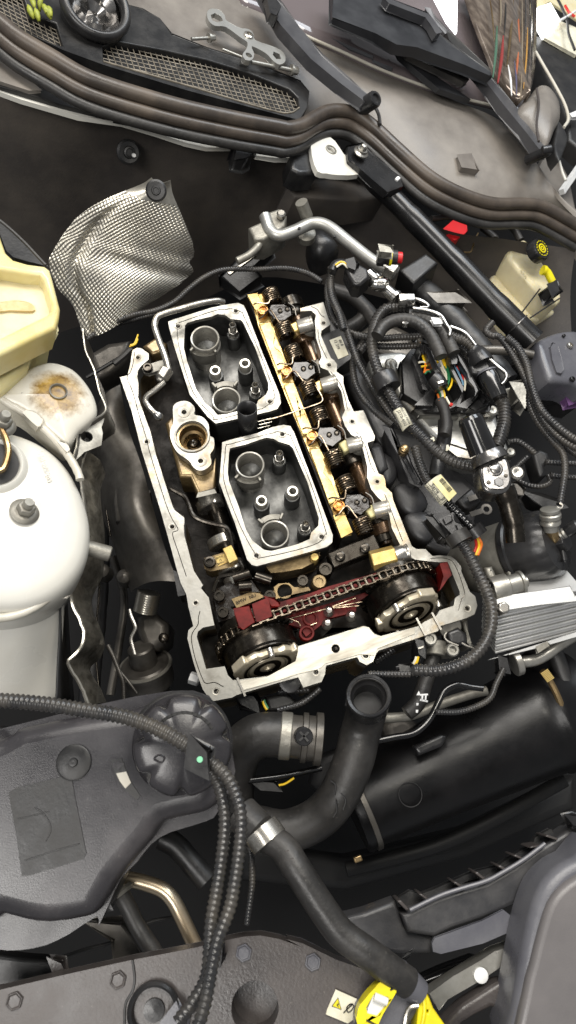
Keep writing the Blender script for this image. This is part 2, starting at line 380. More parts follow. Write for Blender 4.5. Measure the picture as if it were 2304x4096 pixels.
# ------------------------------------------------------------------ cylinder head
FL = pts('''E 240,608 200,603 165,622 150,720 125,830 60,845 100,960 160,1130 200,1290 240,1449 K 1165,1170 1210,1330 1285,1605 1310,1690 1350,1770 1365,1860
1400,2000 1365,2030 1358,2090 I 180,1330 225,1470 270,1590 350,1705 555,1665 600,1640 1000,1522 1190,1470 1240,1570 J 300,1010 322,960 328,905 530,850 545,880 590,902 632,880
650,830 668,808 900,735 1050,682 1065,650 1230,600 1285,575 1303,520 1290,460 1255,430 1200,300 1200,270 1170,230 1130,200 1060,195 1015,200 985,172 970,155 910,155 880,135
H 770,825 762,770 710,720 705,660 690,625 650,610 560,372 558,352 615,335 620,300 525,85 445,95 400,0 F 877,900 875,840 820,800 825,740 800,705 775,690 690,500 695,460 770,410
750,350 710,225 520,275 522,300 610,295 650,330 640,380 645,440 650,520 690,640 695,680 675,720 690,765 750,790 860,960 890,1120 865,1180 890,1250 940,1320 H 440,300 500,330
520,400 560,560 555,640 590,740 640,800 700,860 740,950 760,1060 830,1200 875,1240 J 870,205 900,222 980,232 1060,240 1112,236 1190,430 1190,450 1160,470 1150,520 1060,550
1040,585 960,625 930,650 680,716 640,700 605,660 570,650 150,780 140,880 100,920 I 890,1460 560,1500 510,1450 480,1365 300,1390 210,1080 220,1030 270,990 380,968 345,800
325,700 250,610 270,580 180,440 90,100 85,0 K 1335,1260 1335,1215 1265,1160 1250,1130 1130,760 1090,590 1000,345 E 215,900 205,840 210,790 240,750 298,700 300,650''', 0)
HEAD = T('cylinder_head', 'opened silver aluminium cylinder head of the engine, cover removed', 'engine', (.05, -.2, -.12))
# bolt holes in the flange are real recesses
FH = [('E 210,682', 17), ('E 282,1380', 17), ('G 80,1048', 19), ('I 200,752', 20), ('I 398,1605', 24), ('I 1362,1420', 24), ('J 585,838', 19), ('J 1238,537', 16),
      ('F 713,397', 15), ('F 758,745', 17), ('F 950,1212', 17), ('H 640,675', 17), ('J 262,950', 0)]
holes = []; seats = []
for s, r in FH:
    if not r: continue
    p = pt(s, 0); rr = r * m_per(s[0], p); holes.append(circ(p, rr, 14)); seats.append((p, rr))
ph = pt('J 390,797', 0); holes.append(circ(ph, 27 * m_per('J', ph), 16))
b = MB(); b.prism([FL] + holes, .022); O('gasket_flange', b, ALU, HEAD, bevel=.0009)
b = MB(); b.prism([[Vector((p.x, p.y, -.0225)) for p in FL]], .085)
O('head_casting', b, OILWALL, HEAD, bevel=0)
b = MB(); cx = sum(p.x for p in FL) / len(FL); cy = sum(p.y for p in FL) / len(FL)
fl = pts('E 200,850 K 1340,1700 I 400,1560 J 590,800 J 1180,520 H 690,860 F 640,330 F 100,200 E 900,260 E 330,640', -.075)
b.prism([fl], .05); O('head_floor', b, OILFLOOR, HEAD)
for p, rr in seats:
    b = MB(); b.lathe([(rr * 1.0, -.0008), (rr * .95, -.001), (rr * .62, -.004), (rr * .6, -.014), (0, -.0142)], p, n=16); O('bolt_hole', b, STEEL, HEAD)
    b = MB(); b.lathe([(rr * 1.25, 0.0002), (rr * 1.55, .00045), (rr * 1.6, .0001)], p, n=20, closed=True); O('machined_seat', b, RAIL, HEAD)
b = MB(); b.lathe([(27 * m_per('J', ph) * .98, -.001), (27 * m_per('J', ph) * .9, -.012), (0, -.013)], ph, n=18); O('dowel_hole', b, STEELD, HEAD)
# brighter milled front rail: slim raised land along the front edge
rl = pts('I 1185,1235 J 150,785 570,655 605,668 640,706 680,722 900,662 900,700 660,795 640,838 545,832 320,893 300,915 270,930 I 1180,1440 1000,1500 640,1602 630,1505 890,1465 1165,1315', .0012)
b = MB(); b.prism([rl, circ(ph + UP * .0012, 29 * m_per('J', ph), 16)], .003); O('front_rail', b, RAIL, HEAD, bevel=.0006)
for s in ('I 640,1565', 'J 1040,620', 'J 940,655'):
    p = pt(s, .002); b = MB(); b.box(p, .0022, .021, .0016, Matrix.Rotation(R(6), 3, 'Z')); O('milled_edge', b, STEEL, HEAD)
# gasket bead lines left on the sealing face
for s in ('E 182,640 172,720 150,800 120,850 K 960,300 1010,480 1060,640 1090,760 1190,1080 1240,1210 1290,1300 1250,1330 1290,1460 1350,1640', 'T 1160,560 1140,640 1135,720 1075,810 1060,900 1100,1100 1180,1330 1230,1400 1330,1390 1430,1440',
          'F 610,260 660,285 690,330 720,350', 'F 665,450 680,560 720,650 740,690', 'F 770,800 850,900 890,1010 910,1110', 'H 470,280 540,380 580,520 620,600', 'H 700,780 750,900 800,1040 850,1170', 'J 1000,215 1100,215 1160,260 1220,430 1200,480 1180,550'):
    b = MB(); b.tube(cr(pts(s, .0001), 5), .00045, 5); O('gasket_line', b, STEELD, HEAD)
# black blocks butting on the left side of the flange, hex plug low on the corner
b = MB(); b.prism([pts('K 1270,1612 1335,1630 1372,1755 1300,1770', -.004)], .04); O('side_boss', b, PLASD, HEAD, bevel=.002)
b = MB(); p0, p1 = pts('T 1040,1330,-.03 1100,1350,-.03'); b.lathe([(.007, 0), (.007, .01), (.005, .012)], p0, p1 - p0, 6); O('hex_plug', b, WHITEP, HEAD, bevel=.0006)

# ------------------------------------------------------------------ injector and coil wells
def wellbox(outer, inner, holes_, rings, fits, bosses, saddles, label, extra):
    c = pt(rings[0], -.06); B = T('plug_well_housing', label, 'engine housing', c, 'plug well housings on the cylinder head')
    lo, li = pts(outer, 0), pts(inner, 0)
    hs = []; st = []
    for s, r in holes_:
        p = pt(s, 0); rr = r * m_per(s[0], p); hs.append(circ(p, rr, 14)); st.append((p, rr))
    b = MB(); b.prism([lo, li] + hs, .006); O('sealing_rim', b, ALU, B, bevel=.0008)
    c0 = sum(lo, Vector()) / len(lo)
    sh = lambda L, k, z: [Vector((c0.x + (p.x - c0.x) * k, c0.y + (p.y - c0.y) * k, z)) for p in L]
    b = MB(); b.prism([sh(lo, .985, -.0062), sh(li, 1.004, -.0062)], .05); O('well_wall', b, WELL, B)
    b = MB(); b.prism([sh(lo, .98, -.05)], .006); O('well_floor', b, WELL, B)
    # bead line in the rim
    b = MB()
    mid = []
    for p in lo:
        q = min(li, key=lambda t: (t - p).length); mid.append(p.lerp(q, .5) + UP * .0001)
    b.tube(cr(mid, 4, True), .00045, 5, closed=True); O('gasket_line', b, STEELD, B)
    for p, rr in st:
        b = MB(); b.lathe([(rr, -.0008), (rr * .95, -.001), (rr * .6, -.004), (rr * .58, -.015), (0, -.0152)], p, n=16); O('bolt_hole', b, STEEL, B)
        b = MB(); b.lathe([(rr * 1.3, .0002), (rr * 1.65, .0005), (rr * 1.7, .0001)], p, n=20, closed=True); O('machined_seat', b, RAIL, B)
    for s in rings:
        p = pt(s, .001); k = m_per(s[0], p); r = 122 * k
        b = MB(); b.lathe([(r * .84, -.05), (r * .84, -.004), (r * .87, -.0006), (r * .96, 0), (r, -.0016), (r, -.007), (r * .93, -.009), (r * .93, -.012), (r * 1.02, -.014), (r * 1.02, -.019), (r * .95, -.021), (r * .95, -.052)], p, n=40, closed=True)
        t = O('well_tube', b, TUBEM, B)
        b = MB(); b.lathe([(r * .83, -.03), (r * .5, -.034), (r * .2, -.036), (0, -.036)], p, n=28); O('tube_seat', b, WELL, t)
    for s in fits:
        reg, xy = s.split(); p = pt(s, -.022)
        f = T('x', None, None, p) if False else None
        b = MB(); b.prism([hexpts(p + UP * .009, .0068, rot=.4)], .009); fo = O('union_fitting', b, STEEL, B, bevel=.0008)
        b = MB(); prof = [(.0046, .009), (.0042, .0095)]
        for i in range(6): prof += [(.0046, .0105 + i * .0018), (.0041, .0114 + i * .0018)]
        prof += [(.0042, .0218), (.0034, .0225), (.0022, .019), (.0018, .012), (0, .012)]
        b.lathe(prof, p, n=18); O('thread', b, STEEL, fo)
        b = MB(); b.lathe([(.0085, -.03), (.0085, -.001), (.0075, 0), (0, 0)], p, n=18); O('union_base', b, WELL, fo)
    for s in bosses:
        p = pt(s, -.007); b = MB(); b.lathe([(.0078, -.045), (.0074, -.014), (.0072, -.001), (.0064, 0), (.0044, 0), (.0038, -.002), (.0036, -.02), (0, -.02)], p, n=22); O('stud_boss', b, TUBEM, B)
        b = MB(); b.lathe([(.0095, -.044), (.0098, -.018), (.0088, -.013), (.0074, -.0125)], p, n=22); O('boss_collar', b, WELL, B)
    for s, rot in saddles:
        p = pt(s, -.010); rc = min((pt(q, -.010) for q in rings), key=lambda q: (q - p).length); r = 122 * m_per(rings[0][0], rc); a0 = math.atan2(p.y - rc.y, p.x - rc.x)
        arc = lambda rr, hw: [rc + Vector((rr * math.cos(a0 + hw * (u / 8 - 1)), rr * math.sin(a0 + hw * (u / 8 - 1)), 0)) for u in range(17)]
        b = MB(); b.prism([arc(r * 1.42, .62) + arc(r * 1.06, .62)[::-1]], .02); so = O('tube_saddle', b, CAST, B, bevel=.001)
        for e in (-.62, .62):
            q = rc + Vector((r * 1.26 * math.cos(a0 + e), r * 1.26 * math.sin(a0 + e), .002)); b = MB(); b.box(q, r * .46, .0032, .009, Matrix.Rotation(a0 + e, 3, 'Z')); O('saddle_horn', b, CAST, so, bevel=.0008)
    return B
wb1 = wellbox('E 460,385 500,370 820,270 940,245 1040,230 1085,250 1110,300 1240,640 1385,990 1395,1060 1365,1110 1300,1130 1210,1150 855,1230 790,1175 640,990 520,620 470,440',
        'E 620,395 700,370 820,345 870,322 930,330 980,365 1060,370 1080,390 1180,600 1290,900 1290,950 1270,990 1205,1040 1190,1080 1100,1110 950,1150 870,1160 830,1110 760,1050 690,940 620,720 590,600 600,420',
        [('E 543,424', 18), ('E 1022,298', 18), ('E 1303,1048', 18)], ['E 765,522', 'E 942,1032'], ['E 1000,490', 'E 1184,978'], ['E 850,788', 'E 1097,730'], [('E 930,880', 12), ('E 745,735', 10)],
        'grey plug well housing nearest the firewall, beside the silver pipe', 0)
wb2 = wellbox('G 495,350 560,330 780,275 910,225 1000,205 1060,215 1090,270 1250,690 1410,1120 1405,1180 1360,1215 1100,1290 780,1375 740,1365 700,1320 600,1020 470,680 485,500',
        'G 560,400 700,365 800,330 860,310 920,320 960,345 1050,370 1080,400 1200,680 1295,980 1290,1040 1230,1100 1220,1150 1130,1190 1060,1210 900,1250 840,1240 740,1160 690,1070 630,880 550,670 540,600 550,440',
        [('G 993,283', 20), ('G 1318,1131', 20), ('G 778,1287', 20)], ['G 724,534', 'G 930,1108'], ['G 967,500', 'G 1178,1070'], ['G 820,832', 'G 1078,754'], [('G 890,960', 12), ('G 700,740', 10)],
        'grey plug well housing nearest the timing chain, with bright worn rim', 1)
# cast foot that shows below the lower housing
lo = pts('G 850,1385 880,1300 1100,1285 1300,1230 1310,1290 1270,1345 1150,1390 1000,1430 900,1425', -.02)
b = MB(); b.prism([lo], .035); O('housing_foot', b, OILWALL, wb2, bevel=.003)
b = MB(); b.lathe([(.005, -.02), (.005, 0), (.0042, .001), (0, .001)], pt('G 1260,1300', -.012), n=14); O('foot_pin', b, GOLD, wb2)

# ------------------------------------------------------------------ pump seat on the exhaust side
zt = .008
PO = pts('G 85,80 100,35 150,10 210,12 255,45 268,80 265,120 330,140 380,200 390,290 425,320 425,400 395,450 405,520 370,565 310,585 260,560 215,500 120,430 70,330 65,250 90,180', zt)
pc = pt('G 245,300', zt); k = m_per('G', pc)
PU = T('pump_mount', 'round fuel pump mount with two lugs left of the plug wells', 'pump mount', pt('G 250,650', -.06))
b = MB(); h1, h2 = pt('G 178,100', zt), pt('G 315,505', zt)
b.prism([cr(PO, 3, True), circ(pc, 128 * k, 32), circ(h1, 22 * k, 14), circ(h2, 22 * k, 14)], .014); O('mount_flange', b, ALU, PU, bevel=.0012)
b = MB(); b.lathe([(128 * k, -.003), (112 * k, -.0035), (110 * k, -.012), (104 * k, -.016), (84 * k, -.018), (82 * k, -.034), (0, -.034)], pc, n=40); O('mount_bore', b, BRASS, PU)
b = MB(); b.lathe([(150 * k, .0002), (146 * k, .0022), (132 * k, .0024), (126 * k, -.002)], pc, n=40, closed=True); O('bore_lip', b, ALU, PU)
b = MB(); b.lathe([(62 * k, -.034), (60 * k, -.024), (40 * k, -.022), (36 * k, -.018), (14 * k, -.016), (0, -.016)], pc, n=30); O('tappet', b, STEELD, PU)
b = MB(); b.lathe([(12 * k, -.016), (11 * k, -.011), (0, -.010)], pc, n=14); O('tappet_pin', b, CHROME, PU)
for hp in (h1, h2):
    b = MB(); b.lathe([(22 * k, -.001), (15 * k, -.004), (14 * k, -.013), (0, -.0132)], hp, n=16); O('bolt_hole', b, STEEL, PU)
    b = MB(); b.lathe([(34 * k, .0002), (50 * k, .0006), (52 * k, .0001)], hp, n=24, closed=True); O('machined_seat', b, RAIL, PU)
b = MB(); b.prism([pts('G 20,190 90,120 140,430 300,590 400,560 440,470 440,760 300,800 230,640 140,640', -.008)], .05); O('mount_body', b, OILWALL, PU, bevel=.004)
b = MB(); b.prism([pts('G 300,770 435,730 440,765 290,800', .0)], .02); O('cast_rib', b, CAST, PU, bevel=.001)

# exhaust camshaft seen in the left trough
EC = T('camshaft', 'dark oily camshaft in the left trough of the head', 'camshaft', pt('G 420,1000', -.07))
b = MB(); b.tube(pts('G 330,560 I 640,600', -.045), .011, 16); O('shaft', b, STEELD, EC)
ax = (pt('I 640,600', -.045) - pt('G 330,560', -.045)).normalized()
for s in ('G 395,870', 'G 490,1180', 'I 540,420', 'I 610,540'):
    p = pt(s, -.036); b = MB(); b.lathe([(.0155, -.006), (.0165, -.005), (.0165, .005), (.0155, .006)], p, ax, 28, lobes=lambda a, r, h: 1 + .28 * max(0, math.cos(a - 1.2)) ** 3); O('cam_lobe', b, STEEL, EC)
# bearing cap with bolt
BC = T('camshaft_clamp', 'brassy camshaft clamp with stamped letters low in the left trough', 'clamp', pt('I 420,390', -.05))
b = MB(); b.prism([pts('I 275,360 290,320 500,255 555,250 590,370 560,400 340,445 290,420', -.014)], .03); O('cap_body', b, OILWALL, BC, bevel=.002)
b = MB(); b.prism([pts('I 395,310 500,275 525,355 420,395', -.013)], .003); O('stamped_pad', b, GOLD, BC, bevel=.0005)
b = MB(); b.box(pt('I 537,295', -.008), .011, .019, .014, Matrix.Rotation(R(6), 3, 'Z')); O('cap_slot', b, GOLD, BC, bevel=.001)
pb = pt('I 338,365', -.012); b = MB(); b.lathe([(.0070, 0), (.0070, .004), (.0062, .0055), (.004, .0057), (.0034, .002), (0, .002)], pb, n=24); O('cap_bolt', b, STEELD, BC)
for i, tx in enumerate(('BMW', '15', 'BMW')): text(tx, .0036, pt('I %d,%d' % (430 + i * 8, 312 + i * 28), -.0128), Vector((1, .08, 0)), Vector((0, 1, 0)), OILFLOOR, BC, .0003)
b = MB(); b.tube(cr(pts('I 625,350 655,420 620,465 440,500 400,560 370,650', -.008), 5), .0022, 8); O('oil_line', b, STEELD, label='thin dark oil pipe bending round the bearing cap', cat='oil pipe')
b = MB(); b.tube(cr(pts('G 60,730 170,790 210,850 250,950 330,1000 440,1030 520,1050 560,1120 I 560,300', -.01), 5), .0028, 8)
O('oil_line', b, STEELD, label='long dark oil pipe winding down the left trough below the pump mount', cat='oil pipe')
# front left bearing bridge with lettering, bolts
FB = T('bearing_bridge', 'oily bearing bridge with cast letters behind the red guide block', 'bearing bridge', pt('I 650,760', -.06))
b = MB(); b.prism([pts('I 380,640 480,600 520,560 750,520 830,640 870,700 560,800 600,870 430,920 370,760', -.02)], .04); O('bridge_body', b, OILGLOSS, FB, bevel=.003)
b = MB(); b.prism([pts('I 560,720 720,660 820,650 850,690 600,790', -.016)], .012); O('letter_pad', b, OILWALL, FB, bevel=.002)
text('BMW', .0055, pt('I 640,735', -.0155), Vector((1, .12, 0)), Vector((0, 1, 0)), OILFLOOR, FB, .0004)
text('NU', .0055, pt('I 750,690', -.0155), Vector((1, .12, 0)), Vector((0, 1, 0)), OILFLOOR, FB, .0004)
for s in ('I 465,850', 'I 430,690', 'I 915,690', 'I 1232,545'):
    b = MB(); b.lathe([(.0068, 0), (.0068, .004), (.006, .0055), (.0038, .0055), (.0033, .0028), (0, .0028)], pt(s, -.012), n=24); O('bridge_bolt', b, STEELD, FB)
b = MB(); b.prism([pts('I 955,600 1000,565 1100,560 1150,600 1290,600 1310,630 1100,680 970,715', -.014), circ(pt('I 1060,640', -.014), .0085, 18)], .006); O('bridge_bracket', b, OILWALL, FB, bevel=.001)
for s in ('I 620,600 740,590', 'I 560,520 720,470', 'I 780,490 930,540'):
    q = pts(s, -.012); b = MB(); b.tube(cr(q, 3), .0065, 14); O('bearing_shell', b, STEELD, FB)

# black dipstick tube stub standing between the wells
p0 = pt('G 708,262', -.012); q = pt('G 700,66', .03)
ST = T('tube_stub', 'black open pipe stub standing between the two plug well housings', 'pipe stub', p0)
b = MB(); b.tube([p0, p0.lerp(q, .5), q], [.0115, .0117, .0118], 28, cap=False); O('stub_wall', b, PLAS, ST, solid=.0012)
b = MB(); b.lathe([(.0108, 0), (0, .0002)], p0.lerp(q, .35), q - p0, 24); O('stub_floor', b, STEELD, ST)

# ------------------------------------------------------------------ intake camshaft, torsion springs, adjusters
IC = T('camshaft', 'bronze coloured oily camshaft along the right side of the head', 'camshaft', pt('H 300,150', -.06))
sh = pts('F 455,255 880,1300 H 730,1200', -.034); sh = [sh[0], sh[2]]
b = MB(); b.tube(resample(sh, .02), .0105, 20); O('shaft', b, CAMB, IC)
ax = (sh[1] - sh[0]).normalized()
for s, ln, rad in (('F 455,262', .016, .0155), ('F 480,330', .012, .0135), ('F 545,548', .02, .0165), ('F 690,805', .02, .0165), ('F 790,1015', .018, .0165), ('F 885,1312', .02, .0165),
                   ('H 425,495', .022, .0165), ('H 600,825', .02, .0165), ('H 650,1010', .02, .016), ('H 690,1085', .014, .0175), ('H 700,1150', .012, .015)):
    p = pt(s, -.034); b = MB(); b.lathe([(rad * .95, -ln / 2), (rad, -ln / 2 + .001), (rad, ln / 2 - .001), (rad * .95, ln / 2)], p, ax, 30, lobes=lambda a, r, h: 1 + .16 * max(0, math.cos(a - 2.0)) ** 2)
    O('cam_lobe', b, STEELD if random.random() < .35 else CAMB, IC)
for s_ in ('F 500,300 600,300 640,340 630,380 560,420 520,400', 'F 600,520 640,560 690,660 650,690 610,620', 'F 770,900 830,960 830,1010 760,1000', 'F 860,1080 900,1180 880,1230 840,1200', 'H 480,400 525,420 520,470 480,480', 'H 690,930 745,950 740,1000 690,1010'):
    O('bearing_ledge', pillow(cr(pts(s_, -.03), 3, True), .010, base=.03), CAST, HEAD)
# yellowed comb plate
PLT = T('comb_plate', 'oil yellowed notched metal strip along the springs', 'metal strip', pt('H 100,400', -.02))
for s in ('F 88,165 165,148 205,250 175,262 160,300', 'F 180,395 270,390 305,500 295,560 310,600 360,640 395,740 375,770 335,790', 'F 385,900 465,890 505,1020 500,1080 560,1150 605,1290 570,1310 545,1325',
          'H 80,400 160,400 205,540 195,600 260,680 305,810 280,840 245,865', 'H 280,955 375,950 430,1090 345,1135'):
    b = MB(); b.prism([pts(s, -.006)], .004); O('strip_tongue', b, GOLD, PLT, bevel=.0006)
b = MB(); b.prism([pts('F 110,170 200,155 345,560 545,1090 H 165,400 275,640 425,1110 350,1128 180,690 60,400 F 400,1000 240,600 170,420', -.0105)], .003); O('strip_spine', b, GOLD, PLT, bevel=.0005)
b = MB(); b.prism([pts('F 70,150 90,165 H 350,1135 330,1145', -.012)], .05); O('strip_back', b, OILFLOOR, PLT)
where = ['nearest the firewall', 'second from the firewall', 'third from the firewall', 'nearest the timing chain']
bolts = ['F 211,296', 'F 407,798', 'F 619,1332', 'H 322,876']
coils = [('F 285,185', 'F 390,462'), ('F 468,655', 'F 592,950'), ('F 682,1172', 'H 285,490'), ('H 385,700', 'H 522,1045')]
yax = (pt('H 522,1045', 0) - pt('F 285,185', 0)).normalized()
SM = None
for i in range(4):
    pb = pt(bolts[i], -.001)
    A_ = T('torsion_spring', 'paired dark torsion spring with amber bolt, %s' % where[i], 'spring', pb - UP * .03, 'torsion springs over the camshaft')
    cc = []
    for s in coils[i]:
        c = pt(s, -.004); cc.append(c)
        b = MB(); b.helix(c, yax, .0098, .0185, 6.6, .00115, 7, 20); O('spring_coil', b, SPRING, A_)
        b = MB(); b.tube([c - yax * .010, c + yax * .010], .0048, 14); O('coil_mandrel', b, OILGLOSS, A_)
    # arms
    for c, sg in ((cc[0], 1), (cc[1], -1)):
        b = MB(); e = c - yax * .0078 * -sg
        b.tube(cr([e + UP * .008 + Vector((.006, 0, 0)), e + UP * .0085 - Vector((.004, 0, 0)), pb + Vector((.008, .005 * sg, .005)), pb + Vector((-.004, .0105 * sg, .004)), pb + Vector((-.009, .011 * sg, .002))], 5), .0011, 6); O('spring_arm', b, SPRING, A_)
    b = MB(); b.lathe([(.0068, -.012), (.0068, -.001), (.0064, 0), (.0052, 0), (.0048, -.0018), (.0034, -.0018), (.003, -.0012), (0, -.001)], pb + UP * .002, n=26); O('amber_bolt', b, GOLDBOLT, A_)
    # black rocker plate with two rivets
    mid = (cc[0] + cc[1]) / 2
    rg = bolts[i][0]; X = Vector((1, 0, 0))
    b = MB(); poly = [mid + Vector(v) for v in ((-.012, .006, .003), (-.004, .0125, .003), (.012, .0095, .003), (.018, .001, .003), (.016, -.0085, .003), (.002, -.0125, .003), (-.010, -.006, .003))]
    b.prism([poly], .022); pl_ = O('rocker_plate', b, OILGLOSS, A_, bevel=.0012)
    for dx, dy in ((.003, .0015), (.0125, .001)):
        b = MB(); b.lathe([(.0036, 0), (.0034, .0016), (.0022, .002), (.0016, .001), (0, .001)], mid + Vector((dx, dy, .0028)), n=16); O('rivet', b, STEELD, pl_)
    b = MB(); b.tube(cr([mid + Vector((.017, .010, .003)), mid + Vector((.022, .002, .002)), mid + Vector((.021, -.009, 0))], 4), .0008, 5); O('clip_wire', b, STEEL, A_)
b = MB(); b.tube(cr(pts('F 640,910 700,1010 690,1055 600,1090 480,1130 360,1170 250,1200', .002), 5), .0009, 6); O('clip_wire', b, SPRING, label='thin wire clip crossing between the springs', cat='wire clip')
b = MB()
for q in ('G 790,180 900,150', 'G 800,205 905,180', 'G 790,235 890,210', 'G 830,160 880,230'): b.tube(pts(q, -.004), .0006, 5)
O('wire_clip', b, STEEL, label='small bundle of wire clips beside the black pipe stub', cat='wire clip')
adj = [('F 505,432', 'F 622,396'), ('F 700,918', 'F 818,880'), ('F 915,1415', 'F 1030,1385'), ('H 615,920', 'H 738,885')]
for i, (a, c) in enumerate(adj):
    p0, p1 = pt(a, -.008), pt(c, -.004); d = (p1 - p0); L_ = d.length
    A_ = T('roller_adjuster', 'silver roller on cream block beside the spring %s' % where[i], 'roller', p0 - UP * .03, 'silver rollers by the springs')
    b = MB(); b.lathe([(.0088, 0), (.0092, .0008), (.0092, L_ * .82), (.0086, L_ * .84), (.0086, L_ * .88), (.0092, L_ * .9), (.0092, L_ * 1.02), (.007, L_ * 1.06), (.004, L_ * 1.07), (0, L_ * 1.05)], p0, d, 30); O('roller', b, TUBEM, A_)
    b = MB(); b.box(p0 - d * .22 - UP * .006, .011, .014, .02, Matrix.Rotation(R(10), 3, 'Z')); O('adjuster_block', b, GOLD if i < 2 else PAPERY, A_, bevel=.002)
    b = MB(); b.lathe([(.0105, -.028), (.0105, -.004), (.009, 0), (0, 0)], p0 + d * .75 - UP * .008, n=22); O('roller_cup', b, CAST, A_)
b = MB(); b.lathe([(.005, -.004), (.005, 0), (.004, .003), (0, .0036)], pt('H 470,300', .001), n=20); O('ball_pin', b, CHROME, label='small polished ball pin beside the third roller', cat='pin')
p0, p1 = pt('H 590,1345', -.004), pt('H 905,1265', .0)
A_ = T('oil_control_valve', 'large golden hex valve with silver tip above the timing chain', 'valve', p0 - UP * .03)
d = p1 - p0; L_ = d.length
b = MB(); b.lathe([(.0125, 0), (.0135, .001), (.0135, L_ * .62), (.0125, L_ * .64)], p0, d, 6); O('hex_body', b, GOLD, A_, bevel=.0012)
b = MB(); b.lathe([(.0112, L_ * .64), (.0112, L_ * .86), (.0105, L_ * .88), (.0105, L_ * .91), (.0112, L_ * .93), (.0112, L_ * .98), (.009, L_), (0, L_)], p0, d, 30); O('silver_tip', b, STEEL, A_)
b = MB(); b.box(p0 + d * .62 - UP * .006 + Vector((0, -.008, 0)), .01, .01, .012); O('side_lug', b, GOLD, A_, bevel=.001)
b = MB(); q = pts('H 330,1290,-.02 550,1250,-.02'); b.box((q[0] + q[1]) / 2, .06, .02, .022, Matrix.Rotation(R(4), 3, 'Z')); SN = O('sensor_block', b, STEELD, label='dark oily sensor block left of the golden valve', cat='sensor', bevel=.002)
for dx in (-.018, .012): b = MB(); b.lathe([(.006, 0), (.0055, .006), (.003, .007), (0, .0065)], (q[0] + q[1]) / 2 + Vector((dx, -.002, .011)), n=16); O('sensor_stud', b, STEELD, SN)
for s, l in (('J 325,285', 'left'), ('J 285,365', 'right')):
    b = MB(); b.lathe([(.0085, -.03), (.0085, 0), (.0072, .002), (.0045, .002), (.004, -.001), (0, -.001)], pt(s, -.008), n=22)
    O('cover_stud', b, OILWALL if l == 'right' else STEELD, label='%s stud behind the middle of the chain' % ('brassy' if l == 'right' else 'black'), cat='stud')

# ------------------------------------------------------------------ timing chain and cam gears
tL, tR = pt('P 1012,2492', .016), pt('P 1600,2280', .016)
cx_ = (tR - tL).normalized(); fw = Vector((-cx_.y, cx_.x, 0)) * -1          # fw points to the front of the car
RG = .0455
tilt = R(17); axf = (fw * math.cos(tilt) + UP * math.sin(tilt)).normalized(); upf = cx_.cross(axf) * -1
if upf.z < 0: upf = -upf
GL, GR = tL - upf * RG, tR - upf * RG
path = []
for i in range(41):
    a = R(205) - R(115) * i / 40; path.append(GL + (cx_ * math.cos(a) + upf * math.sin(a)) * RG)
for i in range(1, 40): path.append(tL.lerp(tR, i / 40))
for i in range(41):
    a = R(90) - R(115) * i / 40; path.append(GR + (cx_ * math.cos(a) + upf * math.sin(a)) * RG)
PITCH = .0082
path = resample(path, PITCH)
CH = T('timing_chain', 'oily steel timing chain running between the two cam gears', 'chain', (tL + tR) / 2 - UP * .05)
def linkmesh(inner):
    m = MB(); hw = .0034 if inner else .0047
    for s in (-1, 1):
        P = []
        for k in range(12):
            a = 2 * math.pi * k / 12; e = PITCH / 2 * (1 if math.cos(a) > 0 else -1)
            P.append(Vector((e + .0030 * math.cos(a), .0032 * math.sin(a) * (.82 if abs(math.cos(a)) < .3 else 1), s * hw + .0005)))
        m.prism([P], .001, Vector((0, 0, 1)))
    for e in (-PITCH / 2, PITCH / 2):
        m.tube([Vector((e, 0, -hw)), Vector((e, 0, hw))], .0022 if inner else .0012, 10)
    return m
LK = []
for inner in (True, False):
    mb = linkmesh(inner); me = bpy.data.meshes.new('chain_link'); me.from_pydata(mb.v, [], mb.f); me.materials.append(CHAIN)
    me.polygons.foreach_set('use_smooth', [True] * len(me.polygons)); me.set_sharp_from_angle(angle=R(40)); LK.append(me)
for i in range(len(path) - 1):
    a, c = path[i], path[i + 1]; t = (c - a).normalized(); n_ = axf.cross(t).normalized()
    o = bpy.data.objects.new('chain_link', LK[i % 2]); _link(o, CH, (a + c) / 2 - axf * .0)
    o.rotation_euler = Matrix((t, n_, axf)).transposed().to_euler()
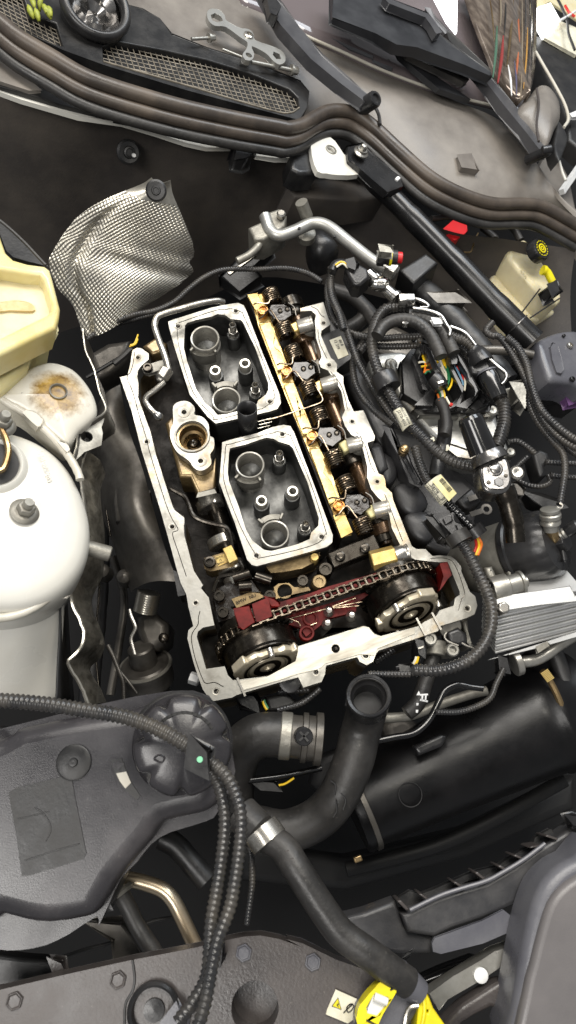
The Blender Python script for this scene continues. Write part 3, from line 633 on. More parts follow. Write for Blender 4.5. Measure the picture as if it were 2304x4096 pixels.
for nm, G_, ph_ in (('left', GL, .3), ('right', GR, 1.1)):
    A_ = T('cam_adjuster', 'round cam gear with bright stamped front plate at the %s end of the chain' % nm, 'cam gear', G_ - UP * .06, 'cam gears under the timing chain')
    nt_ = 34
    b = MB(); prof = []
    for k in range(nt_ * 4):
        a = 2 * math.pi * k / (nt_ * 4); r = RG + (.0018 if k % 4 in (0, 1) else -.0035); prof.append(G_ + axf * .002 + (cx_ * math.cos(a) + upf * math.sin(a)) * r)
    b.prism([prof], .004, axf); O('sprocket', b, STEELD, A_)
    b = MB(); b.lathe([(.0405, -.02), (.0405, .003), (.042, .004), (.042, .024), (.0405, .0255), (.036, .026), (0, .026)], G_, axf, 56); O('gear_body', b, STEELD, A_)
    b = MB(); b.lathe([(.0402, .026), (.0402, .0275), (.039, .028), (.0385, .0265)], G_, axf, 56); O('bronze_band', b, STEELD, A_)
    b = MB(); b.lathe([(.037, .0275), (.0385, .031), (.037, .0345), (.0335, .0355), (.028, .0350), (.0262, .0325), (.0215, .032), (.0205, .034), (.0165, .0345), (.0150, .0315), (.009, .031), (.0085, .034), (.0045, .0345), (.003, .032), (0, .032)], G_, axf, 56,
                      lobes=lambda a, r, h: 1 - (.10 if (r > .032 and math.cos(3 * (a - ph_)) < -.35) else 0)); O('front_plate', b, PLATEM, A_)
    b = MB(); b.lathe([(.0270, .0352), (.0270, .0356), (.0238, .0350), (.0238, .034)], G_, axf, 56, closed=True); O('plate_shade_ring', b, STEELD, A_)  # raised dark ring, shade of the plate recess put into its colour
    b = MB(); b.lathe([(.0160, .0347), (.0150, .0352), (.0095, .0346), (.0095, .034)], G_, axf, 40, closed=True); O('hub_shade_ring', b, STEELD, A_)  # raised likewise, shade round the hub put into its colour
    for j in range(3):
        a = ph_ + 2 * math.pi * j / 3; c = G_ + axf * .031 + (cx_ * math.cos(a) + upf * math.sin(a)) * .037
        tg = (-cx_ * math.sin(a) + upf * math.cos(a)); rd = (cx_ * math.cos(a) + upf * math.sin(a))
        b = MB(); b.box(c, .022, .0075, .010, Matrix((tg, rd, axf)).transposed()); O('plate_tab', b, PLATEM, A_, bevel=.0015)
        a += 1.05; c = G_ + axf * .029 + (cx_ * math.cos(a) + upf * math.sin(a)) * .0335
        b = MB(); b.lathe([(.0036, 0), (.0036, .009), (.003, .0098), (0, .0098)], c, axf, 16); O('plate_pin', b, STEEL, A_)
# red guide
CG = T('chain_guide', 'dark red plastic chain guide under the timing chain', 'chain guide', (tL + tR) / 2 - UP * .06)
b = MB(); b.prism([pts('I 960,745 1010,745 1300,660 J 350,395 660,305 800,265 830,300 300,470 60,560 0,600 0,500', .004)], .012); O('guide_rail', b, RED, CG, bevel=.0012)
b = MB(); b.prism([pts('J 20,600 330,510 600,430 690,400 600,450 530,500 520,560 350,600 300,640 200,720 160,660 90,640', -.010)], .010); O('guide_web', b, RED, CG, bevel=.0012)
for s, r in (('J 228,600', .0085), ('J 205,695', .0085)):
    b = MB(); p = pt(s, -.007); b.lathe([(r, -.01), (r, 0), (r * .95, .001), (r * .72, .001), (r * .66, -.001), (r * .66, -.008), (0, -.008)], p, n=24); O('guide_eye', b, RED, CG)
for s in ('I 575,815 720,770 745,850 780,935 660,1000 610,985', 'I 745,765 890,705 905,720 940,880 880,905 790,935 760,850'):
    b = MB(); b.prism([pts(s, .020)], .03); O('guide_block', b, RED, CG, bevel=.0018)
b = MB(); b.prism([pts('I 880,700 960,705 1010,745 1000,775 930,800', .014)], .02); O('guide_arm', b, RED, CG, bevel=.002)
b = MB(); b.prism([pts('J 1062,248 1110,236 1140,322 1115,345 1080,395 1060,420 1085,330', .012)], .04); O('guide_end', b, RED, CG, bevel=.002)
for s in ('J 370,525 520,470', 'J 370,530 560,495', 'J 375,535 540,520', 'J 90,605 330,540', 'J 230,645 270,630', 'J 100,605 150,625 165,650'):
    b = MB(); b.tube(pts(s, -.003), .0007, 6); O('guide_wire', b, SPRING, CG)
for s in ('J 345,560', 'J 335,640', 'J 490,590'):
    b = MB(); p = pt(s, -.008); b.lathe([(.006, -.004), (.006, .003), (.0045, .005), (.003, .0095), (0, .01)], p, n=16); O('guide_bolt', b, STEEL, CG)
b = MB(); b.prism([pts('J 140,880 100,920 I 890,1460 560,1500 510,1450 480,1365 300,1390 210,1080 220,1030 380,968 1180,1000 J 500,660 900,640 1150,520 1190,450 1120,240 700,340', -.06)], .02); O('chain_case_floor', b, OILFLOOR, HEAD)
# ------------------------------------------------------------------ rear of the bay: cowl, seal, windscreen
def loft(A, Bp, n, f=None):
    rows = []
    for i in range(n + 1):
        t = i / n; rows.append([a.lerp(c, t) + (f(t, j / (len(A) - 1)) if f else Vector()) for j, (a, c) in enumerate(zip(A, Bp))])
    return rows
def pair(a, c, n):
    """resample two polylines to n+1 points each"""
    def rs(P): 
        L = sum((q - p).length for p, q in zip(P, P[1:])); return resample(P, L / n * .99999)[:n + 1]
    A, C_ = rs(a), rs(c); m = min(len(A), len(C_)); return A[:m], C_[:m]

lowc = pts('P -120,40 0,120 A 100,170 300,290 600,420 1100,560 1400,600 B 100,600 200,560 300,535 380,550 480,620 600,730 750,850 900,930 1050,975 1200,980 1320,1000 1500,1110', .10, True)
upc = pts('P -120,-250 300,-250 700,-250 1000,-120 B 20,100 150,190 320,265 500,350 700,425 850,480 1050,560 1150,640 1250,770 1300,860 1360,960 1500,1100', .12, True)
a, c = pair(cr(lowc, 4), cr(upc, 4), 70)
b = MB(); b.grid(loft(a, c, 24, lambda t, s: UPB * (.012 * math.sin(math.pi * t) + .006 * math.sin(3 * math.pi * t) * max(0, s - .55)))); CW = O('cowl_panel', b, COWL, label='dusty grey plastic cowl panel below the windscreen', cat='cowl panel', sharp=60)
q = pts('B 880,748 945,742 978,822 902,802', .1215, True); b = MB(); b.prism([q], .02, UPB); O('raised_pad', b, COWL, CW, bevel=.002)
q = pts('B 1262,895 1325,905 1322,935 1272,925', .114, True); b = MB(); b.prism([q], .001, UPB); O('printed_mark', b, INK, CW)
# windscreen
wl = pts('B -160,30 20,105 150,180 320,255 500,338 700,415 850,465 1050,515 1150,560 1230,640', .124, True)
wu = pts('P 850,-420 950,-420 1080,-420 1250,-400 1400,-380 1550,-360 1700,-340 1850,-330 1930,-300 1980,-280', .165, True)
a, c = pair(cr(wl, 4), cr(wu, 4), 40)
b = MB(); b.grid(loft(a, c, 10)); WS = O('windscreen', b, GLASS, label='windscreen, grey reflection put into its colour, behind the cowl panel', cat='windscreen', solid=.005)
b = MB(); b.tube(cr([p + UPB * .002 for p in wl[1:8]], 5), .0022, 8); O('glass_edge', b, SEAM, WS)

# cabin air intake: black frame with two mesh grilles
fo = pts('A -60,-60 290,-40 330,60 600,20 690,45 770,90 830,165 1000,232 1250,310 1449,392 1490,440 1485,520 1449,585 1400,572 1200,520 900,440 500,318 300,245 260,225 100,150 0,75 -60,30', .128, True)
m1 = pts('A 495,222 560,198 800,243 1000,288 1200,350 1400,430 1440,470 1445,520 1400,545 1300,530 900,412 500,297', .128, True)
m2 = pts('A -40,-40 110,-30 140,70 270,110 305,222 262,212 100,140 0,62 -40,40', .128, True)
AG = T('air_intake_grille', 'black cabin air intake frame with two wire mesh panels', 'grille', pt('A 700,300', .11, True))
b = MB(); b.prism([fo, m1, m2], .011, UPB); O('intake_frame', b, PLASD, AG, bevel=.002)
for nm, poly, lo_ in (('main', m1, 1), ('small', m2, 2)):
    b = MB(); b.prism([[p - UPB * .0112 for p in poly]], .002, UPB); O('intake_tray', b, DARK, AG)
    # woven wires clipped to the opening
    o_ = sum(poly, Vector()) / len(poly); ex = (poly[4] - poly[1]).normalized() if lo_ == 1 else (pt('A 300,220', .128, True) - pt('A 0,60', .128, True)).normalized()
    ex = (ex - UPB * ex.dot(UPB)).normalized(); ey = (pt('A 655,318', .128, True) - pt('A 622,222', .128, True)).normalized()
    def solve(p):
        d = p - o_; a11, a12, a22 = 1, ex.dot(ey), 1; r1, r2 = d.dot(ex), d.dot(ey); D = 1 - a12 * a12; return (r1 - a12 * r2) / D, (r2 - a12 * r1) / D
    P2 = [solve(p) for p in poly]
    def clip(k, val):
        xs = []
        for (p, q) in zip(P2, P2[1:] + P2[:1]):
            u, v = p[k], q[k]
            if (u - val) * (v - val) < 0: f = (val - u) / (v - u); xs.append(p[1 - k] + (q[1 - k] - p[1 - k]) * f)
        return sorted(xs)
    b = MB(); st = .0074
    for k in (0, 1):
        lo, hi = min(p[k] for p in P2), max(p[k] for p in P2); v = lo + st / 2
        while v < hi:
            xs = clip(k, v)
            for u0, u1 in zip(xs[::2], xs[1::2]):
                A1 = o_ + (ex * v + ey * u0 if k == 0 else ex * u0 + ey * v) - UPB * (.0065 + .0008 * k)
                A2 = o_ + (ex * v + ey * u1 if k == 0 else ex * u1 + ey * v) - UPB * (.0065 + .0008 * k)
                b.tube([A1, A2], .00062, 5)
            v += st
    O('wire_mesh', b, MESHM, AG, kind='stuff')
b = MB(); b.tube(cr(pts('A 500,297 900,412 1300,530 1400,545 1445,520', .1285, True), 4), .0012, 6); O('mesh_edging', b, MESHM, AG)
# filler ring on the cowl
rc = pt('A 462,35', .15, True); k = m_per('A', rc)
FR = T('filler_neck', 'black round rubber neck with grey crumpled lining above the grille', 'rubber neck', rc - UPB * .04)
b = MB(); b.lathe([(148 * k + .0062 * math.cos(t), .0085 * math.sin(t)) for t in [2 * math.pi * i / 14 for i in range(14)]], rc, (UPB + Vector((0, -.35, 0))).normalized(), 48, closed=True); O('neck_rim', b, PLAS, FR)
b = MB(); b.lathe([(150 * k, -.005), (152 * k, -.05), (140 * k, -.05), (140 * k, -.006)], rc, (UPB + Vector((0, -.2, 0))).normalized(), 40, closed=True); O('neck_wall', b, PLASD, FR)
random.seed(3); b = MB(); b.lathe([(138 * k, -.012), (120 * k, -.006), (90 * k, -.014), (60 * k, -.009), (30 * k, -.016), (0, -.012)], rc, (UPB + Vector((0, -.35, 0))).normalized(), 36, lobes=lambda a, r, h: 1 + .08 * math.sin(5 * a + r * 300)); O('crumpled_lining', b, TOOL, FR)
# yellow green leaves at the corner
LV = T('leaf_sprig', 'small yellow green leafy sprig lying on the corner of the mesh', 'leaves', pt('A 190,40', .135, True))
for i in range(7):
    p = pt('A %d,%d' % (random.randint(150, 250), random.randint(0, 75)), .14, True); n = Vector((random.uniform(-.6, .6), random.uniform(-.6, .6), 1)).normalized(); Bm = basis(n)
    rows = []
    for u in range(5):
        t = u / 4; wd = .0036 * math.sin(math.pi * (.12 + .8 * t)); rows.append([p + Bm @ Vector((wd * s_, (t - .5) * .018, .002 * (1 - s_ * s_) + .004 * math.sin(3 * t))) for s_ in (-1, -.5, 0, .5, 1)])
    b = MB(); b.grid(rows); O('leaf', b, LEAF, LV, solid=.0004)

# bracket spanner and loose bolts lying on the cowl
BR = T('bracket', 'silver three armed metal bracket lying on the cowl panel', 'bracket', pt('A 1180,180', .13, True))
H = .146
oc = pts('A 1000,60 1020,42 1060,48 1085,75 1095,100 1160,135 1200,140 1225,165 1235,195 1320,225 1370,255 1378,295 1350,312 1315,290 1290,262 1245,235 1215,225 1228,262 1215,290 1185,288 1172,262 1190,235 1195,205 1160,180 1090,130 1040,125 1008,100', H, True)
hs = [pts('A 1018,72 1040,62 1068,78 1078,100 1050,108 1025,98', H, True), circ(pt('A 1200,172', H, True), .0055, 16, UPB), circ(pt('A 1202,266', H, True), .0045, 16, UPB), pts('A 1322,248 1350,260 1358,285 1335,285 1318,265', H, True)]
b = MB(); b.prism([cr(oc, 3, True)] + hs, .007, UPB); O('bracket_plate', b, PIPE, BR, bevel=.0015)
b = MB(); b.lathe([(.0066, 0), (.0066, .002), (.005, .003), (.0035, .003), (.0035, -.004)], pt('A 1200,172', H, True), UPB, 24); O('bracket_bush', b, STEEL, BR)
for s, r, lab in (('A 925,188 1000,190 1025,182', .0022, 'short silver bolt lying beside the bracket'), ('A 1075,238 1180,278 1200,288', .0016, 'thin silver bolt lying under the bracket arm'), ('A 1215,300 1330,325 1440,345', .0027, 'long silver bolt with flanged nut lying beside the bracket')):
    q = pts(s, .139, True); q = [p + UPB * 0 for p in q]; d = q[-1] - q[0]
    BT = T('loose_bolt', lab, 'bolt', q[0] - UPB * .005, 'loose bolts lying on the cowl')
    b = MB(); b.tube([q[0], q[-1]], r, 12); O('shank', b, ALU, BT)
    hp = q[-1] if 'thin' not in lab else q[0]
    if 'thin' not in lab:
        hp = q[0] + d * .86; b = MB(); b.lathe([(r * 2.6, -.0015), (r * 2.6, .0015)], hp, d, 20); O('washer', b, ALU, BT)
        b = MB(); b.lathe([(r * 1.9, .0016), (r * 1.9, .009)], hp, d, 6); O('hex_head', b, ALU, BT, bevel=.0006)

# wiper arms
def wiper(lab, path_, wds, h, piv, prad):
    P_ = pts(path_, h, True); A_ = T('windscreen_wiper', lab, 'wiper', P_[-1] - UPB * .02, 'windscreen wiper arms')
    ks = [w_ * m_per(path_.split()[0], p) / 2 for w_, p in zip(wds, P_)]
    L_, R_ = [], []
    for i, p in enumerate(P_):
        t = (P_[min(len(P_) - 1, i + 1)] - P_[max(0, i - 1)]).normalized(); s = UPB.cross(t).normalized(); L_.append(p + s * ks[i]); R_.append(p - s * ks[i])
    b = MB(); b.prism([L_ + R_[::-1]], .012, UPB); O('arm_channel', b, ARM, A_, bevel=.0035, segs=3)
    p = pt(piv, h + .004, True); b = MB(); b.lathe([(prad, -.03), (prad, .004), (prad * .85, .007), (prad * .6, .007), (prad * .55, .004), (0, .004)], p, (UPB + Vector((.2, -.5, 0))).normalized(), 28); O('pivot_cap', b, PLAS, A_)
    return A_
w1 = wiper('dark grey wiper arm over the middle of the cowl, with round pivot', 'B -60,-60 0,20 70,130 200,280 330,390 440,480', (60, 90, 110, 100, 90, 70), .165, 'B 470,484', .011)
b = MB(); b.tube(cr(pts('B 480,510 500,555 505,600', .15, True), 4), .0025, 8); O('washer_hose', b, RUBBER, w1)
b = MB(); b.prism([pts('B -40,-40 0,-10 25,30 10,80 -20,60', .178, True)], .014, UPB); O('arm_hinge', b, PLAS, w1, bevel=.003)
w2 = wiper('dark wiper arm at the right end of the windscreen', 'X 380,60 420,140 560,290 800,560 960,760 1100,930 1220,1100', (40, 60, 80, 110, 130, 130, 90), .17, 'X 1222,1100', .008)
b = MB(); b.lathe([(.0065, 0), (.0065, .012), (.006, .0135), (.004, .0135)], pt('X 1205,1085', .178, True), Vector((.9, -.2, .1)), 20); O('spindle_nut', b, PLAS, w2, bevel=.0006)
WB = T('wiper_assembly', 'wide black wiper blade lying across the windscreen', 'wiper blade', pt('X 300,200', .16, True))
b = MB(); b.prism([pts('X -300,-160 0,-60 60,10 250,120 420,215 560,330 830,520 835,560 650,480 300,350 150,330 0,250 -300,120', .186, True)], .012, UPB); O('blade_body', b, BLADE, WB, bevel=.003)
b = MB(); b.prism([pts('X 60,-20 130,0 380,95 420,140 480,230 440,250 400,170 360,130 100,30', .2, True)], .01, UPB); O('blade_clip', b, ARM, WB, bevel=.002)
for s in ('X 255,105 305,130 300,155 255,135', 'X 335,150 390,180 385,200 335,175', 'X 400,190 440,215 432,235 402,215'):
    b = MB(); b.prism([pts(s, .1895, True)], .002, UPB); O('clip_window', b, WHITEP, WB, bevel=.0005)
b = MB(); b.prism([pts('X 205,362 250,362 660,530 675,575 640,598 400,480 230,400', .158, True)], .008, UPB); O('blade_reflection', b, RUBBER, WB, bevel=.002)  # solid piece standing in for the blade's dark reflection in the glass
b = MB(); b.prism([pts('X 150,340 190,400 400,520 690,715 600,690 460,640 280,490 180,400', .145, True)], .008, UPB); O('blade_reflection_low', b, BLADE, WB, bevel=.002)  # lower prong of the wiper's reflection, also built as a solid
b = MB(); b.prism([pts('X 520,225 560,250 830,500 820,545 580,345 540,290', .182, True)], .008, UPB); O('blade_edge', b, RUBBER, WB, bevel=.002)

# hood seal: bulb and foot
s1 = pts('A -60,60 0,105 100,185 250,275 450,385 800,495 1100,565 1350,612 B 60,618 130,602 200,560 260,535 330,533 400,555 490,622 600,725 750,855 900,935 1050,980 1200,982 1300,1000 1480,1100', .138, True)
HS = T('hood_seal', 'long black rubber bonnet seal curving along the cowl edge', 'rubber seal', pt('A 800,560', .1, True))
P_ = resample(cr(s1, 6), .006); b = MB(); b.tube(P_, .0088, 16); O('seal_bulb', b, SEAL, HS)
P2 = [p - UPB * .010 + Vector((-.003, -.0105, 0)) for p in P_]; b = MB(); b.tube(P2, .0075, 12); O('seal_foot', b, SEAL, HS)
P3 = [p - UPB * .019 + Vector((-.006, -.019, 0)) for p in P_]; b = MB(); b.tube(P3, .0065, 12); O('seal_lip', b, RUBBER, HS)
# firewall with white painted ledge
tp = pts('P -120,300 0,345 A 0,415 100,462 380,548 590,580 750,630 1000,700 1120,712 1400,760 B 180,800 420,830 560,900 800,1100 1100,1150 1449,1200', .078, True)
bt = pts('C -150,1250 0,1150 250,1080 500,1000 800,980 1100,900 1449,760 D 300,440 700,520 900,600 1100,700 1300,800 1449,860', -.24)
a, c = pair(cr(tp, 3), cr(bt, 3), 50)
b = MB(); b.grid(loft(a, c, 16, lambda t, s: Vector((0, .02 * math.sin(math.pi * t) + .004 * math.sin(9 * s) * math.sin(5 * t), 0)))); FW = O('firewall', b, FELT, kind='structure')
q = pts('A -30,405 100,450 300,510 500,560 700,600 900,650 1125,702 1125,725 1180,732 1195,775 1140,770 1120,712 1000,712 900,690 750,640 590,592 380,562 100,480 -30,432', .094, True); b = MB(); b.prism([q], .006, UPB)
LG = O('painted_ledge', b, WHITE, label='ragged white painted ledge under the bonnet seal', cat='body ledge', bevel=.0015)
q = pts('A 1235,728 1400,745 1402,765 1330,765 1240,750', .093, True); b = MB(); b.prism([q], .006, UPB); O('ledge_end', b, WHITE, LG, bevel=.0015)
q = pts('A -40,200 150,300 300,390 520,470 800,560 1100,640 1400,690 1400,735 1120,700 900,650 700,600 500,560 300,510 100,450 -40,405', .099, True); b = MB(); b.prism([q], .006, UPB); O('gutter_strip', b, PLASD, label='black gutter strip between the seal and the white ledge', cat='trim strip', bevel=.002)
q = pts('A -40,250 60,320 200,435 140,440 0,395 -40,380', .103, True); b = MB(); b.prism([q], .004, UPB); O('body_tab', b, COWL, label='grey body sheet corner at the left end of the seal', cat='body panel', bevel=.002)
b = MB(); b.prism([pts('A 1130,708 1225,720 1220,755 1190,772 1140,765', .1, True)], .02, UPB); O('seal_clip', b, PLASD, label='black clip hooked over the white ledge', cat='clip', bevel=.003)
def fixing(s, h, r, lab, stud):
    p = pt(s, h, True); n = Vector((.1, -.75, .65)).normalized(); A_ = T('fastener', lab, 'fastener', p - n * .01, 'round black fasteners')
    b = MB(); b.lathe([(r, 0), (r * .98, .003), (r * .8, .005), (r * .5, .0045), (r * .42, .008), (r * .3, .0085), (r * .26, .006), (0, .006)], p, n, 32); O('fastener_cap', b, PLASD, A_)
    if stud: b = MB(); b.lathe([(.0026, .004), (.0026, .014), (.002, .0155), (0, .0155)], p + Vector((.004, 0, -.006)), n, 14); O('stud', b, WHITEP, A_)
fixing('A 620,735', .045, .0155, 'round black fastener with pale stud on the dark firewall', True)
fixing('B 355,900', .045, .006, 'small pale stud on the dark panel under the strut brace end', True)

# heat shield leaning on the firewall
Lp = pts('C 880,162,.095 820,200,.085 640,270,.07 480,360,.05 380,470,.03 305,590,.01 282,660,0 330,800,-.02 425,910,-.035 490,1095,-.06', 0, True)
Rp = pts('C 985,178,.095 997,250,.085 1030,330,.072 1062,400,.06 1095,480,.045 1120,550,.03 1122,610,.015 1098,650,.008 1100,735,-.005 800,935,-.04', 0, True)
a, c = pair(cr(Lp, 8), cr(Rp, 8), 300)
nrm = Vector((-.2, -.8, .55)).normalized(); NH = 200; rows = []; ln_ = 0
for j, (p, q) in enumerate(zip(a, c)):
    W_ = (q - p).length; row = []
    if j: ln_ += ((p + q) / 2 - (a[j - 1] + c[j - 1]) / 2).length
    for i in range(NH + 1):
        t = i / NH; s = j / (len(a) - 1); x_ = (t - .5) * W_
        bulge = .014 * math.sin(math.pi * t) - (.006 * math.exp(-((t - .17) / .04) ** 2)) * min(1, max(0, (s - .15) * 4)) - .006 * math.exp(-((s - .50 - .12 * t) / .05) ** 2) * min(1, max(0, (t - .25) * 5)) + .0025 * math.sin(7 * s + 5 * t)
        em = .00085 * math.sin(x_ / .0054 * 6.283) * math.sin(ln_ / .0054 * 6.283) if s > .14 else .0002 * math.sin(t * 9)
        row.append(p.lerp(q, t) + nrm * (bulge + em))
    rows.append(row)
b = MB(); b.grid(rows); HSH = O('heat_shield', b, FOIL, label='silver embossed foil heat shield leaning against the firewall', cat='heat shield', sharp=80, solid=.0008)
p = pt('C 905,236', .105, True); b = MB(); b.lathe([(.0122, 0), (.0122, .0025), (.010, .004), (.0055, .0036), (.0045, .005), (.0035, .005), (.003, .0035), (0, .0035)], p, Vector((-.1, -.6, .75)), 30); O('shield_fastener', b, PLASD, HSH)

# centre of the firewall: white bracket, brace end, black boxes
q = pts('B 178,672 230,642 290,680 330,740 380,780 405,838 300,842 250,835 205,825 178,750', .115, True)
WBk = T('white_bracket', 'white painted sheet bracket under the kink of the seal', 'bracket', pt('B 300,830', .09, True))
b = MB(); b.prism([cr(q, 2, True), circ(pt('B 268,724', .115, True), .006, 16, UPB)], .008, UPB); O('bracket_sheet', b, WHITE, WBk, bevel=.0025)
b = MB(); b.lathe([(.0082, 0), (.008, .002), (.006, .0024), (.005, -.002), (0, -.003)], pt('B 268,724', .114, True), UPB, 24); O('captive_nut', b, CAST, WBk)
b = MB(); b.prism([pts('B 75,745 150,725 205,770 208,830 120,835 80,810', .105, True)], .03, UPB); O('rubber_block', b, PLASD, label='black rubber block left of the white bracket', cat='rubber block', bevel=.005)
b = MB(); b.prism([pts('B 80,840 200,838 400,848 560,910 540,940 400,960 100,945 60,900', .06, True)], .05, UPB); O('dark_duct', b, FELT, label='dark felt covered duct below the white bracket', cat='duct', bevel=.006)
SB = T('strut_brace', 'glossy black tubular strut brace running diagonally to the right', 'strut brace', pt('D 900,350', .03, True))
bp = pts('D 560,-30 620,30 690,95 770,175 950,360 1130,550 1270,690', .10, True); ks = [44, 46, 45, 49, 53, 57, 59]
P_ = cr(bp, 6); wd = [ks[min(6, int(i / 6))] * m_per('D', p) for i, p in enumerate(P_)]
b = MB(); b.tube(P_, wd, 24, flat=.92); O('brace_tube', b, BRACEM, SB)
b = MB(); b.prism([pts('B 345,705 420,690 470,740 600,850 620,900 540,930 480,880 400,810 355,770', .122, True)], .008, UPB); O('brace_foot', b, BRACEM, SB, bevel=.003)
p = pt('B 413,735', .128, True); b = MB(); b.lathe([(.0105, 0), (.0105, .0015), (.0075, .003), (.007, .006), (.0055, .0062)], p, UPB, 28); O('brace_washer', b, STEEL, SB)
b = MB(); b.lathe([(.0052, .006), (.0052, .012), (.004, .0135), (0, .0135)], p, UPB, 6); O('brace_bolt', b, STEEL, SB, bevel=.0008)
b = MB(); b.box(pt('B 590,862', .135, True), .007, .005, .004, Matrix.Rotation(R(30), 3, 'Z')); O('brace_clip', b, WHITEP, SB, bevel=.001)
p = pt('D 1200,632', .1, True); d = (P_[-1] - P_[-6]).normalized(); b = MB(); b.lathe([(wd[-4] + .0003, -.001), (wd[-4] + .0007, 0), (wd[-4] + .0003, .001)], P_[-4], d, 36, closed=True); O('brace_tie', b, TOOL, SB)

# aluminium coolant pipe
AP = T('coolant_pipe', 'bent silver aluminium pipe in front of the firewall', 'pipe', pt('D 350,200', -.02))
b = MB(); b.tube(cr(pts('D 165,170 185,225 225,250 290,230 360,200 425,212 520,285 610,355 690,400', .03), 6), .0078, 20); O('pipe_run', b, PIPE, AP)
b = MB(); b.lathe([(.0105, -.008), (.0115, -.007), (.0115, .006), (.010, .007)], pt('D 685,398', .03), pt('D 690,400', .03) - pt('D 620,362', .03), 6); O('hex_nut', b, STEEL, AP, bevel=.002)
b = MB(); b.tube(pts('D 315,112,.05 338,172,.03'), .008, 18); O('branch_stub', b, CAST, AP)
b = MB(); b.prism([pts('D 95,215 150,190 180,150 225,135 255,165 250,210 215,235 185,250 160,265 120,265', .03)], .04); O('flange_block', b, CAST, AP, bevel=.004)
b = MB(); b.lathe([(.0058, 0), (.0058, .005), (.004, .007), (0, .007)], pt('D 232,170', .032), n=20); O('block_plug', b, STEEL, AP)
b = MB(); b.tube(cr(pts('D 145,260 140,290 100,330 50,355', .02), 5), .005, 14); O('lower_pipe', b, CAST, AP)
for s in ('D 306,222', 'D 452,255'): b = MB(); b.lathe([(.0018, 0), (.0018, .002), (0, .002)], pt(s, .0372), n=14); O('pipe_hole', b, INK, AP)
SP = T('pipe_sensor', 'black sensor plug with yellow ring and dark red end on the pipe', 'sensor', pt('D 660,335', .04))
p0, p1 = pt('D 628,335', .06), pt('D 728,342', .06); d = p1 - p0; L_ = d.length
b = MB(); b.lathe([(.0105, 0), (.0115, .002), (.0115, L_ * .28), (.0092, L_ * .3), (.0092, L_ * .42), (.0102, L_ * .44), (.0102, L_ * .52)], p0, d, 28); O('sensor_body', b, PLAS, SP)
b = MB(); b.lathe([(.0104, L_ * .5), (.0104, L_ * .6)], p0, d, 28); O('yellow_ring', b, YELLOW, SP)
b = MB(); b.lathe([(.0088, L_ * .6), (.0088, L_ * .82), (.007, L_ * .84)], p0, d, 24); O('sensor_neck', b, PLASD, SP)
b = MB(); b.lathe([(.0068, L_ * .84), (.0068, L_ * 1.02), (.005, L_ * 1.05), (0, L_ * 1.05)], p0, d, 20); O('red_end', b, REDCAP, SP)
b = MB(); b.prism([pts('D 640,290 690,295 690,315 645,310', .09)], .012); O('sensor_tab', b, CAST, SP, bevel=.002)
# red cap
b = MB(); b.prism([pts('D 903,222 942,188 952,184 985,190 996,203 1000,232 990,242 955,268 946,268', .07, True)], .03, UPB); RCp = O('terminal_cover', b, REDCAP, label='red plastic terminal cover behind the strut brace', cat='cover', bevel=.003, segs=3)
b = MB(); b.tube(cr(pts('D 850,180 940,175 1050,205 1110,255', .04, True), 5), .0045, 10); O('cable', b, RUBBER, label='black cable passing behind the red cap', cat='cable')
b = MB(); b.tube(cr(pts('D 1080,180 1150,190 1190,220 1220,270', .05, True), 5), .006, 10); O('cable', b, RUBBER, label='thick black cable left of the brake reservoir cap', cat='cable')
b = MB(); b.tube(cr(pts('D 1060,215 1110,255 1115,265', .05, True), 4), .0055, 10); O('cable', b, RUBBER, label='short black cable end between the red cap and the reservoir', cat='cable')
b = MB(); b.tube(cr(pts('D 1045,240 1030,270 1015,315 985,318', .06, True), 4), .0012, 8); O('bent_wire', b, BRASS, label='bent brass wire near the red cap', cat='wire')
# brake fluid reservoir
BRV = T('brake_reservoir', 'ivory brake fluid reservoir with black cap at the right', 'fluid reservoir', pt('D 1250,560', -.1, True))
b = MB(); b.prism([pts('D 1168,300 1180,280 1235,262 1262,280 1300,340 1392,470 1390,520 1375,532 1330,520 1225,405 1175,345', .06, True)], .10, UPB); O('reservoir_top', b, RESV, BRV, bevel=.007, segs=3)
b = MB(); b.prism([pts('D 1120,380 1180,345 1335,525 1390,520 1395,560 1290,600 1230,590 1090,440', .02, True)], .08, UPB); O('reservoir_body', b, RESV, BRV, bevel=.006, segs=3)
cpn = pt('D 1308,303', .10, True); cax = (UPB + Vector((.1, -.25, 0))).normalized()
b = MB(); b.lathe([(.0162, -.016), (.0172, -.015), (.0172, -.003), (.0158, 0), (.0105, .0006), (.010, .0003), (0, .0003)], cpn, cax, 72, lobes=lambda a, r, h: 1 + (.03 * (1 if math.sin(18 * a) > 0 else 0) if r > .017 else 0)); CPO = O('reservoir_cap', b, PLAS, BRV)
b = MB(); b.lathe([(.0075, .0005), (.0075, .0012), (.0055, .0012), (.0055, .0005)], cpn, cax, 32, closed=True); O('cap_symbol_ring', b, YELLOW, CPO)
b = MB(); b.lathe([(.0036, .0005), (.0036, .0012), (.002, .0012), (.002, .0005)], cpn, cax, 28, closed=True); O('cap_symbol_core', b, YELLOW, CPO)
for j in range(16):
    a_ = 2 * math.pi * j / 16; Bm = basis(cax); q = cpn + Bm @ Vector((.0118 * math.cos(a_), .0118 * math.sin(a_), .0008)); b = MB(); b.box(q, .0026, .0012, .0004, Bm @ Matrix.Rotation(a_ + 1.57, 3, 'Z')); O('cap_print', b, YELLOW, CPO)
text('DOT4', .006, pt('D 1232,410', .062, True), pt('D 1260,450', .06, True) - pt('D 1215,380', .06, True), UPB.cross(pt('D 1260,450', .06, True) - pt('D 1215,380', .06, True)), RESV, BRV, .0006)
b = MB(); b.tube(cr(pts('D 1310,392,.09 1330,402,.09 1350,440,.085', 0, True), 4), [.0075] * 3 + [.006] * 6, 16); YP = O('level_plug', b, YELLOW, label='bright yellow plug with black connector on the brake reservoir', cat='plug')
